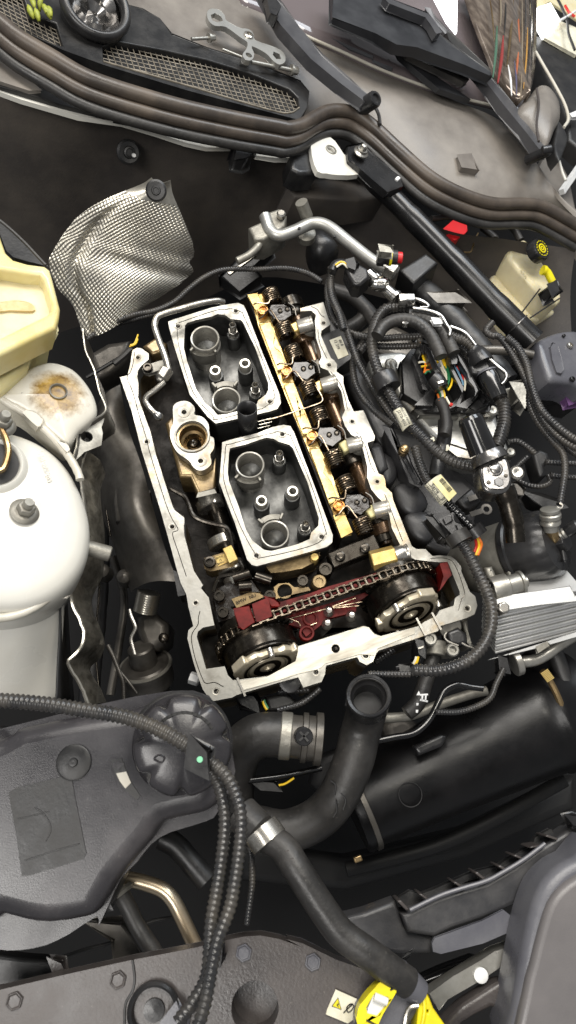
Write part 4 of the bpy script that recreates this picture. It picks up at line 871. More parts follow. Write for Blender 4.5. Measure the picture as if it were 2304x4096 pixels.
b = MB(); b.prism([pts('D 1335,455 1370,442 1388,480 1352,498', .088, True)], .02, UPB); O('plug_connector', b, PLAS, YP, bevel=.003)
for s, l in (('D 1300,470 1220,575', 'left'), ('D 1380,510 1260,590', 'right')):
    b = MB(); b.tube(cr(pts(s, .075, True), 3), .0012, 6); O('cable_tie', b, PLASD, label='%s black cable tie tail across the reservoir body' % l, cat='cable tie', group='cable tie tails')
# grey cover box and purple tag
GB = T('control_box', 'grey plastic control box cover at the right edge', 'control box', pt('L 1350,420', -.06, True))
b = MB(); b.prism([cr(pts('L 1225,238 1300,195 1390,172 1480,178 1540,250 1540,520 1480,500 1440,480 1330,470 1290,440 1240,290', .10, True), 2, True)], .045, UPB); O('box_cover', b, GREYC, GB, bevel=.008, segs=3)
b = MB(); b.prism([pts('L 1215,245 1240,290 1290,445 1330,475 1440,490 1540,530 1530,560 1320,505 1280,470 1205,270', .08, True)], .06, UPB); O('box_base', b, PLAS, GB, bevel=.003)
b = MB(); b.prism([cr(pts('L 1300,270 1340,260 1380,400 1340,415', .1035, True), 2, True)], .004, UPB); O('box_recess', b, GREYC, GB, bevel=.001)
for s, r in (('L 1412,265', .005), ('L 1425,460', .0042), ('L 1375,210', .0025)):
    b = MB(); b.lathe([(r, 0), (r * .9, .003), (r * .6, .0035), (r * .5, .001), (0, .001)], pt(s, .101, True), UPB, 20); O('box_screw', b, STEEL if r > .0045 else PLASD, GB)
b = MB(); b.prism([pts('L 1388,545 1470,515 1480,590 1410,602', .07, True)], .012, UPB); O('purple_tag', b, PURPLE, label='purple plastic tab under the grey control box', cat='tab', bevel=.002)
# right edge: body side, hinge cover, pillar with built reflection streaks, lamps behind
b = MB(); b.prism([pts('B 1190,960 1330,690 1420,860 1449,1000 1560,1150 1560,1300 1330,1010', .085, True)], .02, UPB); O('fender_flange', b, COWL, label='dusty grey wing flange at the right end of the cowl', cat='body panel', bevel=.004)
b = MB(); b.prism([cr(pts('X 1040,770 1120,700 1160,640 1220,650 1280,720 1310,800 1310,900 1270,980 1230,1080 1190,1060 1090,930 1010,840', .18, True), 2, True)], .04, UPB); b = pillow(cr(pts('X 1040,770 1120,700 1160,640 1220,650 1280,720 1310,800 1310,900 1270,980 1230,1080 1190,1060 1090,930 1010,840', .165, True), 3, True), .024, UPB, base=.02); HC = O('hinge_cover', b, COWL, label='rounded grey hinge cover beside the wiper spindle', cat='hinge cover', bevel=.012, segs=5)
b = MB(); b.tube(cr(pts('X 1165,640 1180,750 1165,900 1180,1020', .193, True), 5), .002, 8); O('cover_rib', b, SHROUD, HC)
b = MB(); b.prism([cr(pts('X 1320,860 1370,930 1395,1000 1370,1080 1330,1160 1290,1050 1310,930', .17, True), 2, True)], .02, UPB); O('rubber_flap', b, PLASD, label='dark rubber flap right of the hinge cover', cat='flap', bevel=.004)
b = MB(); b.prism([pts('X 1160,250 1240,280 1449,420 1520,480 1520,1100 1400,1000 1390,850 1280,620 1160,380', .13, True)], .03, UPB); O('dark_wing', b, PLASD, label='dark wing panel at the upper right corner', cat='wing panel', bevel=.006)
b = MB(); b.tube(cr(pts('X 1158,375 1230,500 1310,640 1370,760 1393,860 1360,920', .165, True), 5), .0026, 10); O('wing_edging', b, SEAM, label='pale edge trim curving round the hinge cover', cat='edging')
b = MB(); b.tube(cr(pts('X 1275,1030 1310,1100 1330,1170 1350,1240 1375,1300', .15, True), 4), .002, 8); O('paint_edge', b, WHITE, label='chipped white paint edge below the hinge cover', cat='body edge')
b = MB(); b.tube(pts('B 1380,925 1480,780', .11, True), .006, 4); O('support_bar', b, WHITEP, label='pale bar crossing the right edge of the cowl', cat='bar')
b = MB(); b.prism([pts('X 1405,820 1480,790 1490,840 1420,840', .15, True)], .006, UPB); O('white_scrap', b, WHITEP, label='small white piece at the right edge beside the wing', cat='scrap', bevel=.001)
# pillar; the coloured rods on it stand in for reflections of shelves
PI = T('pillar_cover', 'glossy brown pillar trim with built reflection streaks in green, red and orange beside the windscreen', 'pillar trim', pt('X 960,600', .15, True))
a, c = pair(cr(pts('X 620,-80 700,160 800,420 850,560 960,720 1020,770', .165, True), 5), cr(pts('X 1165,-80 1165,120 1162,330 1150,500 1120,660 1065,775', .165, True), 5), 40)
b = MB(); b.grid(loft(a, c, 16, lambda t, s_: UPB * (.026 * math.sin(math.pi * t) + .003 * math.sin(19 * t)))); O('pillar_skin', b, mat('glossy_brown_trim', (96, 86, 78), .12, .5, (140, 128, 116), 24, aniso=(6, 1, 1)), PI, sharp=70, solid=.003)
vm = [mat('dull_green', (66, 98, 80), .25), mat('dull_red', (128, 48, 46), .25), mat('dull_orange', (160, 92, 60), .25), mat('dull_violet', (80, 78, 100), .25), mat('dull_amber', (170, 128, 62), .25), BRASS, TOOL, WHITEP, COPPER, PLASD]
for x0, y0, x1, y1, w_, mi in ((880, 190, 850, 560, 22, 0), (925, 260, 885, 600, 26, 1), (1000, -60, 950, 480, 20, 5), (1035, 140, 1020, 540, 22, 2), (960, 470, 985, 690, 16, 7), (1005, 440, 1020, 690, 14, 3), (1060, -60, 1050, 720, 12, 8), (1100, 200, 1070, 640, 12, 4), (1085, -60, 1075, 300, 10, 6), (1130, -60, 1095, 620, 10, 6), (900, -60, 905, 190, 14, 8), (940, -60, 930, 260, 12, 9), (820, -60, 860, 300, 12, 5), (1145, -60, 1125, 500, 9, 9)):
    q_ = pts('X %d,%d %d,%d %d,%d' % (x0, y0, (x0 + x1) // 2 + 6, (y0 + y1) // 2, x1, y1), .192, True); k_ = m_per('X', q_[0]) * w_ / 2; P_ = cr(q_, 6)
    b = MB(); b.tube(P_, [k_ * (.35 + .65 * math.sin(math.pi * min(.97, max(.03, i / (len(P_) - 1))))) for i in range(len(P_))], 10); O('reflection_streak', b, vm[mi], PI)
b = MB(); b.prism([pts('X 410,-60 595,-60 590,235 520,150', .183, True)], .004, UPB); O('lit_panel', b, LAMP, label='bright white lit panel above the wiper blade', cat='lamp')
b = MB(); b.prism([pts('X 1155,60 1265,20 1335,140 1215,275 1160,180', .14, True)], .004, UPB); O('lit_panel', b, LAMP, label='bright white lit panel at the top right corner', cat='lamp')
b = MB(); b.prism([pts('X 1220,270 1330,150 1449,200 1520,300 1449,400', .136, True)], .004, UPB); O('bench_top', b, PAPER, label='cream bench top at the top right corner', cat='bench top', bevel=.001)
b = MB(); b.prism([pts('X 1150,-60 1540,-60 1540,200 1380,90 1260,10 1170,60', .128, True)], .004, UPB); O('cream_wall_board', b, CREAM, label='cream board behind the cables at the top right', cat='board')
for s, m_, l in (('X 1310,-20 1350,60 1385,150 1395,240 1440,360', RUBBER, 'black cable with plug hanging at the top right corner'), ('X 1370,40 1400,90 1440,120', WIRER, 'red cable at the top right corner'), ('X 1330,150 1400,110 1460,70', WHITEP, 'white rod crossing the cables at the top right')):
    b = MB(); b.tube(cr(pts(s, .155, True), 5), .0024, 8); O('cable', b, m_, label=l, cat='cable')
# flat dark patches laid on the screen to stand in for its reflections
b = MB(); b.prism([pts('B 470,200 600,235 560,345 470,300', .126, True)], .003, UPB); O('screen_reflection', b, ARM, label='dark square reflection patch on the lower windscreen', cat='patch', bevel=.0008)
b = MB(); b.prism([pts('B 265,150 370,135 490,180 470,285 360,240 270,180', .127, True)], .003, UPB); O('screen_reflection', b, ARM, label='grey rectangular reflection patch on the lower windscreen edge', cat='patch', bevel=.0008)
# ------------------------------------------------------------------ hoses, looms
def hose(name, s, z, wpx, m_, lab, cat, n=12, body=False, group=None, parent=None, corr=0, step=6, amp=.12, reg=None):
    P_ = cr(pts(s, z, body), step); rg = reg or s.split()[0]
    if isinstance(wpx, (int, float)): r = wpx / 2 * m_per(rg, P_[len(P_) // 2])
    if corr:
        P_ = resample(P_, corr / 4); rr = [r * (1 if i % 4 in (0, 1) else 1 - amp * 1.35) for i in range(len(P_))]
    else:
        P_ = resample(P_, .004); f_ = random.uniform(0, 6); rr = [r * (1 + .022 * math.sin(i * .55 + f_) + .014 * math.sin(i * 1.37)) if m_ in (RUBBER, PLASD) else r for i in range(len(P_))]
    b = MB(); b.tube(P_, rr, n); return O(name, b, m_, parent, label=lab, cat=cat, group=group, sharp=50)
LG_ = 'corrugated wiring looms'
def loom(s, z, w, lab, corr=.0036, body=False, m_=None): return hose('wiring_loom', s, z, w, m_ or LOOM, lab, 'wiring loom', 12, body, LG_, None, corr)

# intake manifold and dark plastics under the looms
IM = T('intake_manifold', 'dark grey plastic intake manifold right of the cylinder head', 'intake manifold', pt('H 800,700', -.12))
b = MB(); b.prism([pts('F 720,300 900,500 1100,900 1300,1250 L 640,800 760,960 900,1100 M 700,480 560,600 H 1050,1240 920,1150 780,820 640,580 580,350 640,330 F 900,880 840,760', -.05)], .05); O('manifold_body', b, MANI, IM, bevel=.01, segs=3)
for s in ('H 700,220 760,215 830,380 880,480 980,700 920,670 800,470', 'H 810,390 870,380 930,540 1010,690 960,690 880,560'):
    b = MB(); b.prism([pts(s, -.012)], .035); O('manifold_rib', b, MANI, IM, bevel=.003)
b = MB(); b.lathe([(.006, -.012), (.006, 0), (.0048, .001), (.0048, .005), (.003, .006), (0, .006)], pt('H 862,410', -.004), n=20); O('manifold_screw', b, BRASS, IM)
for i, s in enumerate(('H 600,430 760,480 800,640 700,700', 'H 780,720 950,700 1060,860 960,960 830,900', 'H 870,960 1040,930 1130,1060 1060,1180 930,1130')):
    O('runner', pillow(cr(pts(s, -.036), 3, True), .007, base=.04), MANI, IM)
b = MB(); b.prism([pts('H 560,380 680,360 740,560 660,620 600,520', -.025)], .02); O('runner', b, MANI, IM, bevel=.006)
# small printed label beside the rear of the flange (the matrix code is left blank)
pl0 = pts('F 762,540 855,505 920,660 835,695', -.008); b = MB(); b.prism([[p - UP * .001 + (p - sum(pl0, Vector()) / 4) * .6 for p in pl0]], .03); CV = O('coil_cover', b, PLASD, label='black plastic cover carrying the small white label', cat='cover', bevel=.003)
b = MB(); b.prism([cr(pl0, 1, True)], .0006); LB = O('part_label', b, PAPER, label='small white label with printed numbers beside the head flange', cat='label', bevel=.0002)
up_ = pl0[1] - pl0[0]; rt = pl0[1] - pl0[2]
for tx, s in (('12 299', 'F 822,575'), ('80 8', 'F 858,560')): text(tx, .0052, pt(s, -.0074), rt * -1, up_ * -1 if False else up_, INK, LB)

# aluminium mixing housing under the connectors
EH = T('control_housing', 'bare cast aluminium housing carrying the engine control connectors', 'control unit', pt('L 700,700', -.06))
q = pts('L 250,350 290,315 330,300 440,293 505,330 490,420 500,560 520,620 560,640 900,650 955,612 985,640 1000,700 1062,850 1078,930 1000,945 900,935 760,915 640,810 560,720 470,620 380,430 340,390 290,420 265,420', -.015)
b = MB(); b.prism([cr(q, 2, True)], .04); O('housing_shell', b, PIPE, EH, bevel=.006, segs=3)
b = MB(); b.prism([pts('L 500,622 560,640 905,650 955,615 975,640 950,668 900,680 540,668', -.006)], .012); O('housing_ridge', b, ALU, EH, bevel=.003)
b = MB(); b.tube(cr(pts('L 380,370 410,470 450,570 510,640', -.008), 5), .006, 12); O('housing_ridge', b, ALU, EH)
for s, r in (('L 380,372', .008), ('L 790,658', .006), ('L 965,640', .007), ('L 1070,880', .006)):
    b = MB(); b.lathe([(r, -.01), (r, .001), (r * .7, .003), (r * .4, .003), (0, .002)], pt(s, -.006), n=20); O('housing_boss', b, ALU, EH)
q = pts('L 640,800 720,830 870,880 880,915 760,912', -.012); b = MB(); b.prism([q], .01); O('housing_pad', b, ALU, EH, bevel=.002)
# connector carrier
CC = T('connector_carrier', 'black multi row connector block with coloured wires on the housing', 'connector', pt('L 700,600', -.02))
b = MB(); b.prism([pts('Y 0,380 180,200 260,60 420,160 700,150 860,240 1120,640 1330,930 1280,1040 1000,1060 880,1040 760,1050 400,1040 240,960 30,830', .008)], .03); O('carrier_base', b, PLASD, CC, bevel=.003)
bars = [('Y 190,320 240,330 380,700 360,740 300,690', .02), ('Y 360,120 430,160 470,260 640,620 670,690 630,700 540,560 400,300', .045), ('Y 690,290 740,380 900,680 925,730 900,790 850,700 740,470', .042), ('Y 830,230 900,300 1000,480 1130,720 1140,770 1090,830 1060,720 960,520 850,340', .045),
        ('Y 1000,370 1060,470 1200,790 1250,900 1200,880 1080,640', .03), ('Y 700,150 770,180 850,330 760,370 700,260', .05), ('Y 260,60 330,90 360,200 300,230', .04)]
for s, z in bars: b = MB(); b.prism([cr(pts(s, z), 2, True)], .03); O('connector_wall', b, PLAS, CC, bevel=.0015)
for s, z in (('Y 250,965 440,780 500,720 530,800 460,970', .022), ('Y 740,1000 890,830 930,760 930,860 850,960', .024), ('Y 860,990 1080,850 1140,770 1140,860 960,1010', .028), ('Y 960,1020 1190,880 1310,910 1300,970 1100,1050', .02), ('Y 1100,640 1160,600 1330,880 1250,900', .024)):
    b = MB(); b.prism([pts(s, z)], .012); O('lock_lever', b, PLAS, CC, bevel=.0015)
b = MB(); b.lathe([(.0035, -.006), (.0035, .003), (.0026, .005), (0, .005)], pt('Y 285,60', .045), n=16); O('carrier_screw', b, STEEL, CC)
# coloured wires
WR = [(WIREY, 'Y 315,220 350,330 370,380'), (WIREY, 'Y 345,200 380,300 400,370'), (WIREW, 'Y 265,365 340,355 410,400 470,490 515,550'), (WIREY, 'Y 305,425 350,415 390,410'), (WIREO, 'Y 370,370 365,440 350,515'), (WIREO, 'Y 345,510 390,475 440,480 480,530'),
      (WIREG, 'Y 360,530 400,490 450,500 490,560'), (WIREY, 'Y 530,315 550,370'), (WIREW, 'Y 575,300 600,380 640,470 665,520 670,620'), (WIREY, 'Y 590,280 640,330 660,440'), (WIREW, 'Y 590,430 620,500 660,580 660,630'), (WIREY, 'Y 655,265 710,340 745,450 760,580 740,690 695,765'),
      (WIREG, 'Y 670,400 705,500 715,600 690,690 670,740'), (WIREG, 'Y 640,420 690,520 700,620'), (WIREB, 'Y 785,390 820,460 870,560 905,640 910,700'), (WIRER, 'Y 800,380 850,450 900,520 915,620'), (WIREW, 'Y 830,355 870,430 910,530 945,640 935,770'), (WIREY, 'Y 600,290 640,390 665,450'), (WIREB, 'Y 950,430 970,470'),
      (WIREY, 'Y 625,760 645,830 640,890'), (WIREW, 'Y 605,770 620,840 615,890'), (WIREG, 'Y 570,790 590,840 595,890'), (WIREO, 'Y 545,820 560,870 570,920'), (WIREW, 'Y 665,860 700,930 730,980'), (WIREW, 'Y 590,780 605,840 605,895')]
for m_, s in WR: b = MB(); b.tube(cr(pts(s, .034), 5), .0013, 7); O('wire', b, m_, CC)
b = MB(); b.lathe([(.0018, 0), (.002, .004), (0, .005)], pt('Y 732,990', .034), n=12); O('wire_seal', b, WIRER, CC)
b = MB(); b.tube(cr(pts('Y 480,580 540,640 600,740', .042), 3), [.0095, .0098, .01, .01, .01, .0095, .009], 14); O('taped_bundle', b, PLAS, CC)
b = MB(); b.box(pt('Y 585,655', .052), .008, .004, .004); O('bundle_tie', b, STEEL, CC, bevel=.0008)
hose('braided_sleeve', 'L 665,575 690,640 700,720 690,780', .03, 66, RUBBER, 'black braided sleeve hanging from the connector block', 'cable sleeve', 14, corr=.0016, amp=.04)
hose('rubber_sleeve', 'L 695,700 690,790 670,880 650,960 640,1020', .012, 86, PLASD, 'matt black flat sleeve below the braided sleeve', 'cable sleeve', 14)
# sleeves arching over from behind
hose('taped_harness', 'L 300,210 340,150 420,115 520,125 600,190 650,280 670,330', .06, 76, RUBBER, 'thick tape wrapped harness arching into the middle connector', 'harness', 16, corr=.006, amp=.03)
hose('taped_harness', 'L 480,90 580,105 660,160 710,240 745,310', .055, 78, RUBBER, 'tape wrapped harness arching into the right connector', 'harness', 16, corr=.006, amp=.03)
loom('L 490,110 600,130 680,180 740,215 800,235 850,270 890,320', .05, 62, 'ribbed loom arching over the connectors to the black elbow')
loom('L 740,260 800,285 840,330', .035, 56, 'short ribbed loom under the arching loom by the elbow')
loom('L 170,200 260,215 340,222 430,215 560,210', .03, 44, 'upper of two level ribbed looms behind the connector block')
loom('L 200,300 240,260 330,268 430,268 530,262', .022, 42, 'lower of two level ribbed looms behind the connector block')
# black elbow boot and loom on the right
EB = T('elbow_boot', 'black rubber elbow boot right of the connector block', 'rubber boot', pt('L 930,450', 0))
b = MB(); b.tube(cr(pts('L 850,290 880,320 910,370', .05), 4), [.0095, .0095, .0105, .0115, .0125, .013, .0135, .014, .014][:9], 18); O('boot_top', b, PLAS, EB)
b = MB(); b.prism([pts('L 835,380 890,330 950,345 968,395 900,430 850,420', .052)], .03); O('boot_clip', b, PLAS, EB, bevel=.004)
b = MB(); b.tube(cr(pts('L 935,430 960,490 1000,570', .045), 4), [.0125, .013, .0132, .0132, .013, .0128, .0125, .012, .0115], 20); O('boot_sleeve', b, GLOSSB, EB)
b = MB(); b.lathe([(.0128, 0), (.0128, .002), (.011, .003), (0, .003)], pt('L 933,426', .046), pt('L 933,426', .046) - pt('L 960,490', .045), 24); O('boot_rim', b, GREYC, EB)
loom('L 1000,560 1030,610 1035,700 1015,780 990,850', .035, 80, 'thick ribbed loom from the rubber boot down to the ratchet', .0042)
# main looms along the intake side
loom('F 770,-60 775,60 800,200 870,360 940,560 1000,720 1090,880 1180,1020 1280,1160 1360,1260', .03, 56, 'long thin ribbed loom closest to the cylinder head')
loom('F 790,-40 745,60 740,180 775,330 840,420 960,480 1060,510', .012, 42, 'thin ribbed loom looping behind the white label')
loom('F 1020,620 960,700 965,850 1020,990 1130,1120 1280,1240', .008, 60, 'dark ribbed loom under the long thin loom')
loom('F 1450,262 1320,262 1220,285 1150,370 1115,500 1120,640 1160,780 1230,920 1320,1080 1420,1230 L 560,790 640,870 740,935 870,968', .045, 92, 'thick ribbed loom looping from the harness down to the ratchet', .0046)
loom('F 1065,520 1010,590 985,680 1030,800', .02, 46, 'short ribbed loom crossing under the thick loom')
b = MB(); q = pts('F 1165,860 1262,820', .05); b.lathe([(.0152, -.009), (.0155, -.008), (.0155, .008), (.0152, .009)], pt('F 1225,890', .046), pt('F 1290,1020', .045) - pt('F 1170,790', .045), 24); O('loom_clip', b, PLAS, label='black clip ring on the thick loom', cat='clip')
hose('wire_bundle', 'L 590,300 610,260 560,240', .03, 20, RUBBER, 'thin black lead at the top of the connector block', 'lead')
loom('L 520,850 545,940 590,1040 640,1090', .01, 56, 'ribbed loom passing down to the barcode label')
loom('M 500,170 560,240 640,320 720,400', .03, 74, 'glossy ribbed loom ending in the red and yellow wires', .0052, m_=GLOSSB)
b = MB(); b.tube(pts('M 700,380,.032 745,440,.03'), .0115, 16); LE = O('loom_end_cap', b, PLAS, label='black end cap of the glossy loom', cat='end cap')
for m_, s in ((WIRER, 'M 722,450 730,510 712,570'), (WIREY, 'M 735,450 750,510 725,580'), (WIREO, 'M 745,448 768,500 740,580')):
    b = MB(); b.tube(cr(pts(s, .026), 5), .0016, 8); O('wire', b, m_, LE)
loom('M 590,440 660,540 730,680 800,830 840,960 835,1100 780,1230 680,1330 560,1385 430,1410 270,1405', .035, 92, 'very thick ribbed loom curving round the front corner of the head', .0048)
loom('J 870,960 760,960 600,962', .02, 44, 'short thin ribbed loom left of the front connector')
# connector above the thick loom
KN = T('loom_connector', 'dusty black connector joining the thick loom near the barcode label', 'connector', pt('M 540,380', 0))
b = MB(); b.prism([pts('M 480,330 560,290 600,330 650,400 590,460 540,440', .04)], .025); O('connector_shell', b, PLAS, KN, bevel=.003)
b = MB(); b.prism([pts('M 375,300 410,290 520,430 530,470 480,450', .03)], .02); O('connector_latch', b, PLASD, KN, bevel=.002)
b = MB(); b.tube(pts('M 580,420,.035 625,490,.035'), .0135, 18); O('connector_boot', b, RUBBER, KN)
for s in ('M 500,310 545,290 560,330 515,345', 'M 590,350 615,345 640,395 610,400'): b = MB(); b.prism([pts(s, .043)], .004); O('connector_tab', b, PLAS, KN, bevel=.001)

# paper labels wrapped on the looms
def wraplabel(P4, h, m_, lab):
    a, c, d, e = P4; rows = []
    for i in range(9):
        t = i / 8; rows.append([a.lerp(c, t) + (e.lerp(d, t) - a.lerp(c, t)) * u + UP * h * math.sin(math.pi * t) for u in (0, .5, 1)])
    b = MB(); b.grid(rows); return O('paper_label', b, m_, label=lab, cat='label', solid=.0004, sharp=80), rows
q4 = pts('H 770,95 865,72 935,205 850,262', .052); L1, _ = wraplabel([q4[1], q4[0], q4[3], q4[2]], .006, PAPER, 'torn white paper label wrapped on the thick loom')
rt = q4[2] - q4[1]; up_ = q4[1] - q4[0]
for tx, s, sz in (('BRACKE FIRMA', 'H 872,130', .0034), ('J2T0-4J02', 'H 846,150', .0052), ('Morazalcbau', 'H 815,170', .0036)): text(tx, sz, pt(s, .0605), rt, up_, INK, L1, .0002)
q4 = pts('H 1030,712 1165,615 1300,772 1170,880', .04); L2, _ = wraplabel([q4[1], q4[0], q4[3], q4[2]], .007, PAPER, 'white and yellow barcode label wrapped on the loom')
b = MB(); q = pts('H 1095,672 1165,618 1298,772 1232,838', .0492); b.prism([q], .0004); YL = O('barcode_sticker', b, PAPERY, L2)
rt = q[2] - q[1]; up_ = q[1] - q[0]
for i in range(26):
    t = .10 + .62 * i / 25; wd = random.choice((.00012, .00016, .00026)); p = q[1].lerp(q[2], t + .04); e = q[0].lerp(q[3], t + .04); p1, p2 = p.lerp(e, .08), p.lerp(e, .5)
    s_ = rt.normalized() * wd; bb = MB(); bb.prism([[p1 - s_, p1 + s_, p2 + s_, p2 - s_]], .0002); bb.v = [v + UP * .0004 for v in bb.v]; O('barcode_bar', bb, INK, YL)
for tx, s, sz in (('Serie', 'H 1118,735', .0062), ('Order/Sach-Nr.', 'H 1092,760', .0042), ('7618468 02', 'H 1075,780', .0042), ('2', 'H 1183,822', .006)): text(tx, sz, pt(s, .0482), rt, up_, INK, L2, .0003)
for s in ('H 1060,690 1165,830', 'H 1140,850 1200,800', 'H 1165,868 1222,820'): b = MB(); b.tube(pts(s, .0482), .0003, 5); O('label_rule', b, INK, L2)
for i, s in enumerate(('L 605,800 628,790 635,812 612,822', 'L 665,838 712,835 722,858 705,872 672,860')):
    b = MB(); b.prism([pts(s, .02)], .0006); O('paper_tag', b, PAPER, label='tiny pale tag on the sleeve, %s' % ('upper one' if i == 0 else 'lower wider one'), cat='label')

# fuel rail sensor and hard lines
FS = T('fuel_rail', 'chrome fuel rail end with black sensor plug and threaded port', 'fuel rail', pt('D 620,440', .02))
p0, p1 = pt('D 590,410', .05), pt('D 712,515', .05); d = p1 - p0; L_ = d.length
b = MB(); b.lathe([(.0085, 0), (.0085, L_ * .2), (.0105, L_ * .22), (.0105, L_ * .3), (.0078, L_ * .34), (.0075, L_ * .85), (.0095, L_ * .88), (.0095, L_ * .96), (.006, L_), (0, L_)], p0, d, 28); O('rail_tube', b, CHROME, FS)
q0, q1 = pt('D 625,452', .054), pt('D 675,455', .062); b = MB(); prof = [(.0085, 0)]
for i in range(6): prof += [(.0078, .004 + i * .0017), (.0070, .0049 + i * .0017)]
prof += [(.006, .0148), (.0045, .0148), (.003, .01), (0, .01)]; b.lathe(prof, q0, q1 - q0, 24); O('threaded_port', b, CHROME, FS)
b = MB(); b.lathe([(.0088, L_ * .30), (.0092, L_ * .33), (.0088, L_ * .36)], p0, d, 28); O('copper_band', b, COPPER, FS)
b = MB(); b.prism([pts('D 495,385 540,355 590,385 600,420 560,455 530,450', .065)], .025); O('sensor_plug', b, PLAS, FS, bevel=.004)
b = MB(); b.prism([pts('D 505,352 530,345 550,365 535,385 510,375', .07)], .02); O('plug_latch', b, PLASD, FS, bevel=.002)
b = MB(); b.tube(cr(pts('D 440,400 455,372 480,365 510,375', .06), 5), .0055, 12); O('plug_boot', b, PLAS, FS)
for m_, s in ((WIREY, 'D 455,372 480,358 510,372'), (WIREW, 'D 460,380 485,366 508,384')): b = MB(); b.tube(cr(pts(s, .067), 4), .0012, 6); O('wire', b, m_, FS)
loom('D 445,395 435,440 440,500 470,570 490,640', .05, 32, 'thin ribbed loom hanging from the fuel rail plug', .003)
def hard(s, z, w, lab): return hose('fuel_line', s, z, w, CHROME, lab, 'fuel line', 12, group='bright steel fuel lines', step=5)
FL1 = hard('D 735,515 790,512 830,530 840,548 800,550 765,590 745,615', .06, 16, 'bright steel fuel line hooking back to its ball end')
b = MB(); b.lathe([(.0085, -.01), (.009, -.009), (.009, .008), (.0075, .01)], pt('D 748,518', .058), pt('D 790,512', .06) - pt('D 725,512', .06), 6); O('line_nut', b, CHROME, FL1, bevel=.001)
b = MB(); b.lathe([(.004, -.003), (.006, 0), (.004, .004), (0, .005)], pt('D 743,612', .06), n=18); O('line_ball', b, CHROME, FL1)
FL2 = hard('D 775,550 840,560 890,580 915,620 930,640 925,665', .066, 17, 'bright steel fuel line bending over the tape wrapped harness')
FL3 = hard('D 930,625 990,650 1040,710 1110,775 1160,820 1155,850 1140,865', .056, 15, 'long bright steel fuel line reaching down beside the elbow boot')
b = MB(); b.prism([pts('D 855,590 890,590 895,610 865,612', .07)], .006); O('line_clip', b, WHITEP, FL2, bevel=.001)

# harness on the far right
for s, z, w, l in (('L 965,130 930,175 960,205 1010,215 1080,310 1150,440 1200,560 1260,690 1360,800 1500,880', .05, 44, 'ribbed loom with a curled end under the strut brace'),
                   ('L 1050,215 1110,270 1160,360 1190,480 1240,620 1330,720 1420,790 1500,830', .056, 46, 'ribbed loom right of the curled loom'),
                   ('L 1190,470 1180,590 1220,690 1300,800 1370,880 1385,980 1370,1090 1355,1180', .04, 42, 'ribbed loom dropping to the lower right connector'),
                   ('L 1230,600 1300,720 1400,850 1500,920', .03, 44, 'ribbed loom below the curled loom at the right edge')):
    loom(s, z, w, l)
loom('L 1060,820 1110,815 1170,850 1215,890', .0, 36, 'small ribbed hose right of the ratchet head')
loom('L 1085,990 1120,950 1170,905', .0, 36, 'short small ribbed hose touching the ratchet plate')
loom('L 1110,1040 1180,1070 1250,1075 1300,1050 1290,1010', -.005, 34, 'small ribbed hose bending below the ratchet plate')
loom('L 1300,1010 1380,1020 1500,1025', .0, 36, 'small ribbed hose leaving to the right edge, lower')
loom('L 1270,935 1360,940 1500,945', .005, 36, 'small ribbed hose leaving to the right edge, upper')
VB = T('valve_block', 'dark hose junction block right of the ratchet', 'junction block', pt('L 1250,930', -.04))
b = MB(); b.prism([pts('L 1200,890 1240,860 1290,880 1300,920 1270,960 1280,1010 1240,1020 1215,950', .006)], .03); O('junction_body', b, PLASD, VB, bevel=.004)
b = MB(); b.prism([pts('L 1150,1110 1250,1120 1340,1150 1380,1190 1300,1210 1200,1170', .0)], .02); O('junction_bracket', b, PLASD, VB, bevel=.003)
hose('support_strut', 'D 1000,870 1040,990 1080,1100', -.03, 60, PLASD, 'dark strut under the looms at the right', 'strut')
b = MB(); b.prism([pts('L 1080,480 1170,460 1180,560 1150,610 1110,580', -.02)], .02); O('grey_bracket', b, CAST, label='pale bracket glimpsed between the looms at the right', cat='bracket', bevel=.003)
hose('dark_pipe', 'L 900,290 1000,290 1100,300 1200,320', -.02, 55, GRIME, 'rusty brown pipe passing behind the right looms', 'pipe')

# ratchet
RT = T('ratchet', 'chrome ratchet with round head lying on the looms', 'ratchet', pt('L 985,1100', .02))
hc = pt('L 985,1000', .085)
q = pts('L 890,960 910,925 960,900 1010,895 1055,915 1075,960 1082,1040 1065,1090 1030,1112 970,1115 920,1095 900,1040', .085)
b = MB(); b.prism([cr(q, 3, True)], .026); O('head_housing', b, TOOL, RT, bevel=.004, segs=3)
q2 = pts('L 912,975 940,940 990,925 1040,935 1058,975 1065,1035 1050,1075 1010,1090 950,1085 920,1055', .0872)
b = MB(); b.prism([cr(q2, 3, True)], .003); O('cover_plate', b, TOOL, RT, bevel=.0008)
p = pt('L 983,975', .0876); k = m_per('L', p); b = MB(); b.lathe([(44 * k, -.001), (44 * k, .0006), (40 * k, .0008), (36 * k, .0002), (33 * k, .0002), (31 * k, .0016), (26 * k, .002), (0, .002)], p, n=36); O('direction_dial', b, TOOL, RT)
b = MB(); b.prism([hexpts(pt('L 1005,1050', .0882), 30 * k, rot=.2)], .002); O('release_button', b, GLOSSB, RT, bevel=.0006)
for s, r in (('L 1045,1013', 11), ('L 945,1052', 13)): b = MB(); b.lathe([(r * k, 0), (r * k * .9, .0006), (0, .0006)], pt(s, .0877), n=18); O('plate_screw', b, STEELD, RT)
b = MB(); b.tube(pts('L 915,880,.08 840,695,.09'), [.0155, .0135], 24); O('socket_extension', b, GLOSSB, RT)
b = MB(); b.lathe([(.0135, 0), (.0115, .004), (.005, .006), (0, .006)], pt('L 840,695', .09), pt('L 840,695', .09) - pt('L 915,880', .08), 24); O('extension_end', b, GLOSSB, RT)
b = MB(); b.tube(cr(pts('L 955,935,.078 930,880,.08'), 3), [.0205, .02, .0188, .017], 28); O('drive_collar', b, TOOL, RT)
